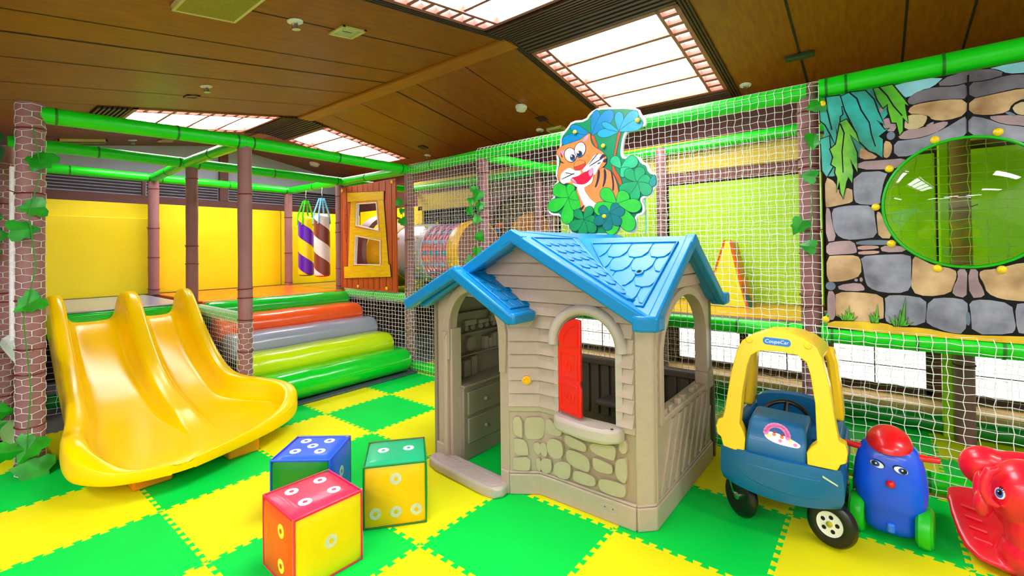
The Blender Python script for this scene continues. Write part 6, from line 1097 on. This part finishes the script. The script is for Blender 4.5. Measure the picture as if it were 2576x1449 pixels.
def flower(c, u, v, nrm, nm):
    c, u, v, nrm = Vector(c), Vector(u), Vector(v), Vector(nrm); mb = MB()
    for k in range(6): a0 = 2 * PI * k / 6; mb.cur = 0; mb.prism([(.016 * math.cos(a0) + .012 * math.cos(2 * PI * j / 12), .016 * math.sin(a0) + .012 * math.sin(2 * PI * j / 12)) for j in range(12)], lambda a, b, d: c + u * a + v * b + nrm * d, .002 + .0001 * k, -.001)
    mb.cur = 1; mb.prism([(.011 * math.cos(2 * PI * j / 14), .011 * math.sin(2 * PI * j / 14)) for j in range(14)], lambda a, b, d: c + u * a + v * b + nrm * d, .0035, -.001)
    part(nm, mb, [M('sticker_blue', (60, 90, 200), .4), M('sticker_pink', (246, 130, 196), .4)], t, smooth=0)
flower(L3(.243, -.05, .395), (0, 1, 0), (0, 0, 1), (1, 0, 0), 'flower_sticker'); flower(L3(-.243, -.05, .40), (0, -1, 0), (0, 0, 1), (-1, 0, 0), 'flower_sticker')
mb = MB(); x = .165; mb.add([L3(x, yfront(x) - .002, .318), L3(x + .05, yfront(x + .05) - .002, .288), L3(x + .05, yfront(x + .05) - .002, .294), L3(x, yfront(x) - .002, .327)], [(0, 1, 2, 3)]); part('scuff_mark', mb, M('bare_scuff', (210, 214, 190), .6), t, smooth=0)
# steering wheel
sw = Matrix.Translation(L3(-.005, .185, .432)) @ Matrix.Rotation(math.radians(42), 4, 'X')
mb = MB().tube([(.10 * math.cos(2 * PI * k / 32), .10 * math.sin(2 * PI * k / 32), 0) for k in range(32)], .011, 10, loop=True)
for a in (PI / 2, PI * 1.17, PI * 1.83): mb.tube([(.025 * math.cos(a), .025 * math.sin(a), -.008), (.098 * math.cos(a), .098 * math.sin(a), 0)], [.016, .010], 8)
mb.lathe([(.034, -.03), (.034, -.004), (.026, .004)], n=20); stw = part('steering_wheel', mb.xf(sw), BLK, t)
part('wheel_boss', MB().lathe([(.048, -.028), (.046, -.018), (.03, -.014)], n=20).xf(sw), CYL, stw, root=t)
# wheels
def wheel(nm, c, ax, r=.095, w=.05, hub=True):
    ax = Vector(ax).normalized(); c = Vector(c); mb = MB()
    mb.lathe([(r * .50, -w * .42), (r * .62, -w * .5), (r * .80, -w * .52), (r * .93, -w * .38), (r, -w * .1), (r, w * .1), (r * .93, w * .38), (r * .80, w * .52), (r * .62, w * .5), (r * .50, w * .42)], c, ax, 36)
    wh = part(nm, mb, BLK, t)
    if hub:
        mb = MB(); mb.lathe([(r * .53, w * .40), (r * .52, w * .50), (r * .46, w * .44), (r * .2, w * .46), (r * .02, w * .47)], c, ax, 30, False); part('hub', mb, M('hub_white', (240, 238, 232), .35), wh, root=t)
        x = ax.orthogonal().normalized(); y = ax.cross(x); mb = MB()
        for k in range(5): mb.lathe([(r * .09, w * .455), (r * .085, w * .485)], c + (x * math.cos(2 * PI * k / 5) + y * math.sin(2 * PI * k / 5)) * r * .30, ax, 12)
        part('hub_holes', mb, VOID, wh, root=t)
        mb = MB(); mb.lathe([(r * .13, w * .45), (r * .12, w * .6), (r * .05, w * .64)], c, ax, 14); part('axle_cap', mb, M('brass', (200, 190, 70), .25, metal=.8), wh, root=t)
    else:
        mb = MB(); mb.lathe([(r * .2, w * .4), (r * .19, w * .52), (r * .1, w * .56)], c, ax, 14); part('axle_cap', mb, CHROME, wh, root=t)
wheel('front_wheel', L3(.187, .0, .096), (-.30, -.95, .10)); wheel('front_wheel', L3(-.165, .01, .096), (-.64, -.77, .04), hub=False)
for s in (-1, 1): wheel('rear_wheel', L3(s * .20, .44, .096), (s, 0, 0))
mb = MB().tube([L3(-.19, -.0, .097), L3(-.195, -.01, .11), L3(-.212, -.03, .215), L3(-.19, -.02, .225)], .0045, 8); part('fork_rod', mb, CHROME, t)
mb = MB().tube([L3(.165, -.02, .19), L3(.17, -.025, .215), L3(.16, -.02, .225)], .0045, 8); part('fork_rod', mb, CHROME, t)
for s in (-1, 1): mb = MB(); mb.box(CX + s * .19 - .02, CX + s * .19 + .02, CY + .06, CY + .14, .12, .20); part('wheel_mount', mb, CB, t, bevel=.008)

# ---------------------------------------------------------------- blue scooter with a face
SX_, SY_ = 2.772, 1.875
t = thing('ride_on_scooter', 'blue ride-on scooter with googly eyes and a red cap, next to the toy car', 'ride-on toy', (SX_, SY_, 0))
SB = M('scooter_blue', (0, 84, 246), .36, .04, 4, coat=.15); SR = M('scooter_red', (226, 20, 30), .28, .04, coat=.3); SG = M('scooter_green', (20, 190, 30), .35, .05)
S3 = lambda x, y, z: (SX_ + x, SY_ + y, z)
def sup(hw, hd, yc, z, n=28, e=.75):
    R_ = []
    for k in range(n):
        c, s = math.cos(2 * PI * k / n), math.sin(2 * PI * k / n); R_.append(S3(hw * math.copysign(abs(c) ** e, c), yc + hd * math.copysign(abs(s) ** e, s), z))
    return R_
secs = [(.045, .02, .005, .022), (.078, .03, .0, .03), (.088, .036, -.004, .055), (.090, .04, -.006, .10), (.093, .045, -.006, .122), (.097, .048, -.006, .132), (.116, .055, -.004, .150), (.124, .06, -.002, .19), (.128, .063, .0, .24), (.122, .063, .006, .30), (.113, .06, .014, .345), (.103, .052, .022, .38), (.085, .045, .028, .405), (.05, .03, .034, .42)]
part('body', MB().rings([sup(a, b, c, d) for a, b, c, d in secs]), SB, t, smooth=60, sub=1)
mb = MB(); R_ = []
for y, hw, z0, z1 in ((.03, .06, .12, .24), (.12, .07, .13, .23), (.25, .085, .14, .25), (.34, .075, .15, .27), (.37, .04, .17, .25)): R_.append([S3(x, y, z) for x, z in ((-hw, z0), (hw, z0), (hw * 1.05, (z0 + z1) / 2), (hw * .8, z1), (-hw * .8, z1), (-hw * 1.05, (z0 + z1) / 2))])
part('seat', mb.rings(R_), SB, t, smooth=60, sub=1)
mb = MB(); R_ = []
for k in range(9):
    a = PI / 2 * k / 8; R_.append([S3(.080 * math.cos(a) * math.cos(q), .012 + .085 * math.cos(a) * math.sin(q), .408 + .055 * math.sin(a) + .32 * (.085 * math.cos(a) * math.sin(q))) for q in (2 * PI * i / 28 for i in range(28))])
part('cap', mb.rings(R_), SR, t, smooth=60)
for s in (-1, 1):
    mb = MB().tube([S3(s * .09, .01, .368), S3(s * .108, .01, .368), S3(s * .158, .01, .371), S3(s * .163, .01, .371)], [.016, .0135, .0125, .010], 12); part('handle', mb, SR, t)
    for y, r in ((.0, .085), (.33, .082)):
        ax = Vector((s, -.12 * s if y == 0 else 0, 0)); c = S3(s * .112, y - .0, r)
        mb = MB().lathe([(r * .3, -.026), (r * .8, -.028), (r * .96, -.018), (r, 0), (r * .96, .018), (r * .8, .028), (r * .3, .026)], c, ax, 30); part('wheel', mb, SG, t)
    ex, ez = s * .038 - .003, .326 - .003 * s; en = Vector((s * .18, -1, .12)).normalized(); ec = Vector(S3(ex, -.061 + .004, ez))
    eu = Vector((1, s * .18, -.30)).normalized(); ev = en.cross(eu)
    if ev.z < 0: ev = -ev
    fe = lambda a, b, d: ec + eu * a + ev * b + en * d
    el = lambda cx, cy, rx, ry, n=22: [(cx + rx * math.cos(2 * PI * k / n), cy + ry * math.sin(2 * PI * k / n)) for k in range(n)]
    mb = MB(); mb.cur = 3; mb.prism(el(0, 0, .025, .0145), fe, .0060, -.012); mb.cur = 0; mb.prism(el(0, 0, .0237, .0132), fe, .0065, 0); mb.cur = 1; mb.prism(el(s * .006, 0, .015, .0122), fe, .007, 0); mb.cur = 2; mb.prism(el(s * .009, 0, .0105, .010), fe, .0075, 0); mb.cur = 0; mb.prism(el(s * .004, .002, .0035, .0035, 12), fe, .008, 0)
    part('eye', mb, [M('eye_white', (244, 246, 250), .3), M('eye_blue', (30, 60, 210), .3), M('eye_black', (6, 6, 12), .25), M('eye_rim', (10, 40, 110), .4)], t, smooth=0)
part('nose', MB().ell(S3(.002, -.066, .258), (.0165, .016, .0165), 18, 12), SR, t)
mb = MB(); mb.box(SX_ - .014, SX_ + .014, SY_ - .056, SY_ - .03, .045, .085); part('foot_tab', mb, M('tab_blue', (40, 120, 246), .4), t, bevel=.008)
mb = MB().tube([S3(-.11, 0, .085), S3(.11, 0, .085)], .012, 8).tube([S3(-.11, .33, .085), S3(.11, .33, .085)], .012, 8); part('axle', mb, SB, t)

# ---------------------------------------------------------------- red elephant rocker
t = thing('elephant_rocker', 'red plastic elephant rocker cut off by the right edge of the picture', 'rocking toy', (3.15, 1.9, 0))
ER = M('rocker_red', (246, 24, 50), .3, .05, 4, coat=.25)
mb = MB()
mb.ell((3.17, 1.865, .315), (.105, .105, .13), 26, 18); mb.ell((3.255, 1.82, .27), (.11, .10, .13), 22, 14); mb.ell((3.19, 1.85, .19), (.085, .09, .12), 22, 14); mb.ell((3.19, 1.86, .09), (.10, .11, .09), 22, 14)
mb.ell((3.085, 2.03, .335), (.085, .065, .085), 24, 16); mb.ell((3.20, 2.03, .345), (.13, .065, .078), 24, 16); mb.ell((3.35, 1.97, .28), (.15, .12, .15), 22, 14); mb.ell((3.16, 1.97, .24), (.07, .08, .12), 18, 12)
mb.tube([(3.095, 1.80, .420), (3.068, 1.80, .405), (3.052, 1.795, .365), (3.050, 1.79, .32), (3.062, 1.785, .29), (3.09, 1.78, .28)], [.012, .018, .019, .018, .016, .008], 12)
mb.ell((3.050, 1.84, .255), (.028, .032, .05), 16, 12); mb.ell((3.050, 1.88, .30), (.024, .03, .07), 16, 12)
R_ = []
for x, y, z, w, th in ((2.985, 2.16, .172, .05, .010), (2.972, 2.145, .166, .085, .018), (2.968, 2.10, .145, .10, .022), (2.973, 2.04, .108, .105, .024), (2.984, 1.96, .072, .11, .026), (3.0, 1.89, .048, .115, .028), (3.03, 1.835, .040, .13, .030), (3.10, 1.79, .045, .15, .032), (3.22, 1.77, .05, .17, .034), (3.40, 1.78, .07, .16, .03)):
    d = Vector((.96, .28, .0)) if y > 1.85 else Vector((.5, .86, 0))
    R_.append([Vector((x, y, z)) + d * (w * math.cos(a) + w) + Vector((0, -.3, .95)) * (th * math.sin(a)) for a in (2 * PI * k / 20 for k in range(20))])
mb.rings(R_)
b_ = part('body', mb, ER, t, smooth=180); r_ = b_.modifiers.new('remesh', 'REMESH'); r_.mode = 'VOXEL'; r_.voxel_size = .006; r_.use_smooth_shade = True
s_ = b_.modifiers.new('smooth', 'SMOOTH'); s_.factor = .6; s_.iterations = 7
mb = MB()
R_ = [[Vector((x, y, z)) + Vector((.62, .78, 0)) * (w * math.cos(a)) + Vector((0, 0, .008 * math.sin(a))) for a in (2 * PI * k / 10 for k in range(10))] for x, y, z, w in ((3.10, 1.88, .018, .03), (3.2, 1.84, .010, .05), (3.35, 1.83, .010, .05), (3.45, 1.86, .03, .03))]
part('rocker_runner', MB().rings(R_), M('runner_red', (226, 40, 20), .4), t)
for k in range(5):
    y = 2.06 - .045 * k; z = .135 - .022 * k; x = 3.01 + .008 * k; mb = MB().tube([(x, y, z + .008), (x + .05, y - .012, z + .004)], .006, 6); part('foot_rib', mb, ER, t)
en = Vector((-.70, -.70, .12)).normalized(); ec = Vector((3.094, 1.798, .327)); eu = Vector((.70, -.70, 0)); ev = en.cross(eu); ev = ev if ev.z > 0 else -ev
fe = lambda a, b, d: ec + eu * a + ev * b + en * d
mb = MB(); mb.prism(el(0, 0, .016, .021), fe, .006, -.02); mb.cur = 1; mb.prism(el(.0, .0, .0125, .0165), fe, .0066, 0); mb.cur = 2; mb.prism(el(.001, .003, .0075, .0095), fe, .0072, 0); mb.cur = 0; mb.prism(el(-.003, .006, .002, .0025, 10), fe, .0078, 0); mb.cur = 2
for k in range(4): a = .5 + .35 * k; mb.prism([(.012 * math.cos(a) - .001, .017 * math.sin(a)), (.019 * math.cos(a), .027 * math.sin(a)), (.012 * math.cos(a) + .0015, .017 * math.sin(a))], fe, .0078, 0)
part('eye', mb, [M('eye_white', (244, 246, 250), .3), M('eye_sky', (20, 110, 220), .3), M('eye_black', (6, 6, 12), .25)], t, smooth=0)

# ---------------------------------------------------------------- tiger cutout on the net
PAL = dict(blue=(0, 132, 190), cyan=(10, 164, 206), trunk=(196, 86, 40), mint=(40, 190, 130), jade=(10, 168, 104), teal=(0, 150, 140), leafg=(44, 196, 60), orange=(240, 138, 72), white=(240, 244, 248), stripe=(52, 40, 62), pink=(248, 150, 190), mouth=(236, 20, 60), nose=(226, 60, 50), iris=(20, 90, 140), dkgreen=(10, 146, 84), bluegreen=(0, 122, 124))
names = list(PAL); tm = [M('print_' + n, c, .35, .13, 14, coat=.1) for n, c in PAL.items()] + [M('print_outline', (0, 84, 66), .35, .05), M('print_backing', (0, 140, 92), .35, .06)]
t = thing('tiger_cutout', 'printed tiger cutout with palms and clover hung on the net above the roof', 'cutout', (1.13, 2.40, 1.36))
fy = lambda a, b, d: (a, d, b)
mb = MB(); mb.prism(chaikin(list(TOUT), 1), fy, 2.386, 2.408); part('foam_board', mb, M('white_foam_board', (238, 242, 246), .5), t, bevel=.004)
mb = MB(); mb.cur = len(names) + 1; mb.prism(grow(chaikin(list(TOUT), 1), -.016), fy, 2.3855, 2.388)
y = 2.3852
for nm, poly in TIGER:
    P = list(poly)
    if len(P) < 40: P = chaikin(P, 2 if len(P) > 5 and nm != 'stripe' else 1)
    if nm in ('blue', 'cyan', 'mint', 'jade', 'leafg', 'dkgreen', 'bluegreen', 'teal', 'trunk'):
        mb.cur = len(names); mb.prism(grow(P, .0035), fy, y, y + .002, sides=False); y -= .00012
    elif nm in ('orange', 'mouth', 'nose'):
        mb.cur = names.index('stripe'); mb.prism(grow(P, .003), fy, y, y + .002, sides=False); y -= .00012
    mb.cur = names.index(nm); mb.prism(P, fy, y, y + .002, sides=False); y -= .00014
part('printed_face', mb, tm, t, smooth=0)
for a, b in TSTUD: part('stud', MB().ell((a, 2.366, b), (.0165, .014, .0165), 14, 9), STUDY, t)
mb = MB().tube([(1.475, 2.41, 1.64), (1.478, 2.412, 1.40), (1.474, 2.41, 1.36)], .004, 6); part('hanging_cord', mb, M('blue_cord', (90, 190, 220), .6), t)

# ---------------------------------------------------------------- stone mural with the bubble window
t = thing('stone_mural', 'painted stone wall panel with palm leaves around the green bubble window', 'panel', (3.1, 2.43, .82))
HCX, HCZ, HR_ = 3.09, 1.470, .316
rect = [(2.522, .80), (3.66, .80), (3.66, 2.106), (2.522, 2.106)]; circ = [(HCX + HR_ * math.cos(2 * PI * k / 64), HCZ + HR_ * math.sin(2 * PI * k / 64)) for k in range(64)]
mb = MB(); mb.prism(rect, fy, 2.430, 2.446, [circ]); part('panel_board', mb, M('mural_black', (8, 7, 8), .5, spec=.2), t, smooth=0)
def clipm(P):
    out = []
    for a, b in P:
        a, b = min(max(a, 2.522), 3.66), min(max(b, .80), 2.106); d = math.hypot(a - HCX, b - HCZ)
        if d < HR_: a, b = HCX + (a - HCX) * HR_ / max(d, 1e-3), HCZ + (b - HCZ) * HR_ / max(d, 1e-3)
        out.append((a, b))
    return out
SP = dict(teal=((10, 130, 120), (50, 190, 180)), sky=((120, 206, 226), (150, 220, 236)), darkrock=((84, 80, 92), (124, 120, 132)), tan=((168, 122, 66), (226, 194, 146)), cream=((200, 176, 120), (216, 200, 156)), mauve=((150, 122, 132), (186, 160, 164)), slate=((92, 108, 134), (116, 134, 156)), grey=((98, 102, 124), (168, 172, 190)), pink=((186, 140, 130), (206, 164, 150)), ground=((236, 180, 20), (246, 214, 30)))
sn = list(SP); sm = [M('mural_' + k, c1, .35, .1, 6, rgb2=tuple(v * .82 for v in c0), coat=.1) for k, (c0, c1) in SP.items()]
mb = MB(); y = 2.4297
for nm, poly in MURAL: y -= .00004; mb.cur = sn.index(nm); mb.prism(clipm(grow(chaikin(clipm(poly), 1), .002)), fy, y, 2.4305, sides=False)
for nm, (a, b), rx, rz in MELL: y -= .00004; mb.cur = sn.index(nm); mb.prism([(a + rx * math.cos(2 * PI * k / 20), b + rz * math.sin(2 * PI * k / 20)) for k in range(20)], fy, y, 2.4305, sides=False)
part('stone_print', mb, sm, t, smooth=0)
LP = dict(leaf_teal=((10, 160, 130), (60, 200, 190)), leaf_cyan=((20, 150, 90), (40, 200, 200)), leaf_green=((10, 150, 40), (110, 220, 30)), leaf_lime=((20, 190, 60), (150, 226, 40)))
ln_ = list(LP); lm = [M('mural_' + k, c1, .35, .1, 6, rgb2=tuple(v * .7 for v in c0), coat=.1) for k, (c0, c1) in LP.items()] + [M('mural_black', (8, 7, 8), .5, spec=.2)]
y = 2.4270
for nm, poly in MLEAF:
    mb = MB(); mb.cur = 4; mb.prism(grow(list(poly), .006), fy, y, 2.43); y -= .0003
    mb.cur = ln_.index(nm); mb.prism(list(poly), fy, y, 2.43); y -= .0003; part('palm_leaf_print', mb, lm, t, smooth=0)
for v in MVEIN:
    mb = MB(); L0 = []; L1 = []
    for i, (a, b) in enumerate(v):
        p, q = v[max(i - 1, 0)], v[min(i + 1, len(v) - 1)]; L_ = math.hypot(q[0] - p[0], q[1] - p[1]); w = .0035 * (1 - .4 * i / len(v)); nx, nz = -(q[1] - p[1]) / L_ * w, (q[0] - p[0]) / L_ * w; L0.append((a - nx, b - nz)); L1.append((a + nx, b + nz))
    mb.prism(L0 + L1[::-1], fy, y, 2.43); part('vein_print', mb, lm[4], t, smooth=0)
for k in range(3):
    mb = MB(); y2 = y
    for g in MGRASS[7 * k if k < 2 else 12:7 if k == 0 else 12 if k == 1 else 99]: mb.cur = 4; mb.prism(grow(list(g), .004), fy, y2, 2.43); y2 -= .0001; mb.cur = 2; mb.prism(list(g), fy, y2, 2.43); y2 -= .0001
    part('grass_print', mb, lm, t, smooth=0)
for a, b in MSTUD: part('stud', MB().ell((a, 2.425, b), (.019, .013, .019), 16, 10), STUDY, t)
# translucent green dome
gm = bpy.data.materials.new('green_acrylic'); gm.use_nodes = True; N = gm.node_tree.nodes; L = gm.node_tree.links; N.remove(N['Principled BSDF'])
tr = N.new('ShaderNodeBsdfTransparent'); tr.inputs[0].default_value = (.62, .88, .18, 1); gl = N.new('ShaderNodeBsdfGlossy'); gl.inputs['Roughness'].default_value = .03; gl.inputs[0].default_value = (1, 1, 1, 1)
fr_ = N.new('ShaderNodeFresnel'); fr_.inputs[0].default_value = 1.5; nz = N.new('ShaderNodeTexNoise'); nz.inputs['Scale'].default_value = 3; mx = N.new('ShaderNodeMixShader')
L.new(fr_.outputs[0], mx.inputs[0]); L.new(tr.outputs[0], mx.inputs[1]); L.new(gl.outputs[0], mx.inputs[2]); L.new(mx.outputs[0], N['Material Output'].inputs[0])
mb = MB(); R_ = []; K = 16; hgt = .15; Rs = (HR_ ** 2 + hgt ** 2) / (2 * hgt); am = math.asin(HR_ / Rs)
for k in range(K + 1):
    a = am * (1 - k / K); rr = max(Rs * math.sin(a), .002); yy = 2.428 - (Rs * math.cos(a) - (Rs - hgt)); R_.append([(HCX + rr * math.cos(2 * PI * i / 56), yy, HCZ + rr * math.sin(2 * PI * i / 56)) for i in range(56)])
part('bubble_window', mb.rings(R_, True, False), gm, t, 'translucent green dome window', smooth=180)
mb = MB().tube([(HCX + HR_ * math.cos(2 * PI * k / 64), 2.426, HCZ + HR_ * math.sin(2 * PI * k / 64)) for k in range(64)], .0075, 10, loop=True); part('window_rim', mb, M('rim_green', (20, 190, 20), .3), t)
net_panel('inner net seen through the green bubble window', lambda u, v: (2.5 + u, 2.78 + .02 * math.sin(4 * u), .80 + v), 1.35, 1.25, w=.072, h=.05, r=.0022, jit=.004, seed=21)

# ---------------------------------------------------------------- ivy
LEAF = M('ivy_green', (20, 168, 24), .4, .2, 14, coat=.1, rgb2=(6, 118, 10)); STEMM = M('ivy_stem', (40, 140, 30), .5)
def leaf_mb(s, rng):
    mb = MB(); out = [(0, 0), (.22, -.10), (.46, -.02), (.50, .22), (.36, .38), (.40, .56), (.22, .68), (0, 1.0)]
    L_ = [(x, y) for x, y in out]; mid = [(0, 0), (0, .12), (0, .3), (0, .5), (0, .7), (0, .85), (0, 1.0)]
    vs = []; 
    def pt(x, y): return (x * s, y * s, (-.18 * abs(x) - .16 * (y - .4) ** 2 + rng.uniform(-.02, .02)) * s)
    a = [pt(x, y) for x, y in out]; b = [pt(-x, y) for x, y in out]; m_ = [pt(0, .06 + .94 * k / 7) for k in range(8)]
    for side in (a, b):
        o = side; vs = o + m_; n = len(o); mb.add(vs, [(i, i + 1, n + i + 1, n + i) for i in range(n - 1)])
    return mb
def ivy(label, pts, leaves, out, grp='artificial ivy'):
    rng = random.Random(len(label)); t = thing('ivy_garland', label, 'artificial ivy', pts[-1], 0, grp)
    mb = MB().tube([Vector(p) for p in pts], .0028, 5); part('stem', mb, STEMM, t)
    o = Vector(out).normalized(); side = o.cross(Vector((0, 0, 1))).normalized(); up = side.cross(o)
    for (x, y, z), s, a in leaves:
        r = math.radians(a); d = (side * math.cos(r) + up * math.sin(r)); n = (o + side * rng.uniform(-.3, .3) + up * rng.uniform(-.2, .4)).normalized(); d = (d - n * d.dot(n)).normalized(); xx = d.cross(n)
        m_ = Matrix(((xx.x, d.x, n.x, x), (xx.y, d.y, n.y, y), (xx.z, d.z, n.z, z), (0, 0, 0, 1)))
        mb = leaf_mb(s, rng); mb.v = [(p[0], p[1] - s * .45, p[2]) for p in mb.v]; part('leaf', mb.xf(m_), LEAF, t, smooth=60)

LX = -1.045
ivy('ivy of big dark leaves climbing the nearest left post', [(LX - .01, -.34, 2.0), (LX, -.31, 1.75), (LX, -.36, 1.5), (LX, -.33, 1.2), (LX, -.38, .9), (LX, -.35, .5), (LX, -.37, .1)],
    [((LX, -.318, 1.81), .15, -70), ((LX, -.345, 1.535), .12, -10), ((LX, -.375, 1.41), .13, 170), ((LX, -.362, .985), .13, -35), ((LX, -.362, .16), .15, -60), ((LX + .02, -.352, .05), .17, 20), ((LX, -.43, .17), .12, 190)], (1, -.05, .1))
ivy('ivy on the second left post at the very edge of the picture', [(-1.94, -.43, 1.8), (-1.93, -.44, 1.4), (-1.94, -.42, 1.0), (-1.93, -.43, .3)],
    [((-1.93, -.47, 1.55), .15, 200), ((-1.93, -.45, 1.40), .17, 180), ((-1.93, -.48, 1.62), .14, 150), ((-1.93, -.46, 1.28), .13, 240), ((-1.93, -.42, .20), .16, 190), ((-1.93, -.47, .10), .18, 160)], (1, -.05, .1))
ivy('short ivy tuft on the corner post right of the cabin panel', [(-1.21, 2.38, 1.85), (-1.19, 2.39, 1.7), (-1.17, 2.39, 1.55)], [((-1.225, 2.37, 1.775), .09, -50), ((-1.19, 2.385, 1.68), .07, -80), ((-1.175, 2.39, 1.565), .10, -120)], (.7, -.7, 0))
ivy('ivy hanging down the middle post of the net wall', [(-.13, 2.395, 1.9), (-.10, 2.40, 1.6), (-.13, 2.395, 1.4), (-.11, 2.40, 1.15)],
    [((-.15, 2.38, 1.825), .085, 30), ((-.105, 2.39, 1.755), .11, -60), ((-.175, 2.385, 1.715), .08, -100), ((-.085, 2.395, 1.655), .10, -80), ((-.185, 2.38, 1.62), .09, -120), ((-.12, 2.39, 1.54), .095, -45), ((-.10, 2.39, 1.385), .10, -10), ((-.115, 2.39, 1.24), .095, -95), ((-.18, 2.38, 1.165), .10, -150)], (.6, -.8, 0))
ivy('ivy with few cloth leaves on the post beside the stone mural', [(2.46, 2.43, 2.15), (2.45, 2.425, 1.8), (2.46, 2.425, 1.5), (2.44, 2.425, 1.2)],
    [((2.485, 2.405, 2.06), .095, -20), ((2.475, 2.405, 1.86), .095, -85), ((2.445, 2.40, 1.665), .085, 20), ((2.395, 2.395, 1.375), .10, -60), ((2.435, 2.40, 1.265), .085, 10)], (.1, -1, 0))
# painted palm cutout beyond the second left post
mb = MB(); pts = [(-.62, 1.72), (-.47, 1.80), (-.415, 1.90), (-.405, 1.96), (-.44, 1.99), (-.40, 2.04), (-.44, 2.08), (-.55, 2.14), (-.68, 2.10), (-.66, 1.9)]
mb.prism(pts, lambda a, b, d: (d, a, b), -1.72, -1.735); single('palm_cutout', mb, M('palm_board', (10, 110, 40), .4, .3, 6, rgb2=(4, 60, 24)), 'dark green painted palm board peeking in at the left edge under the ceiling', 'cutout', smooth=0)
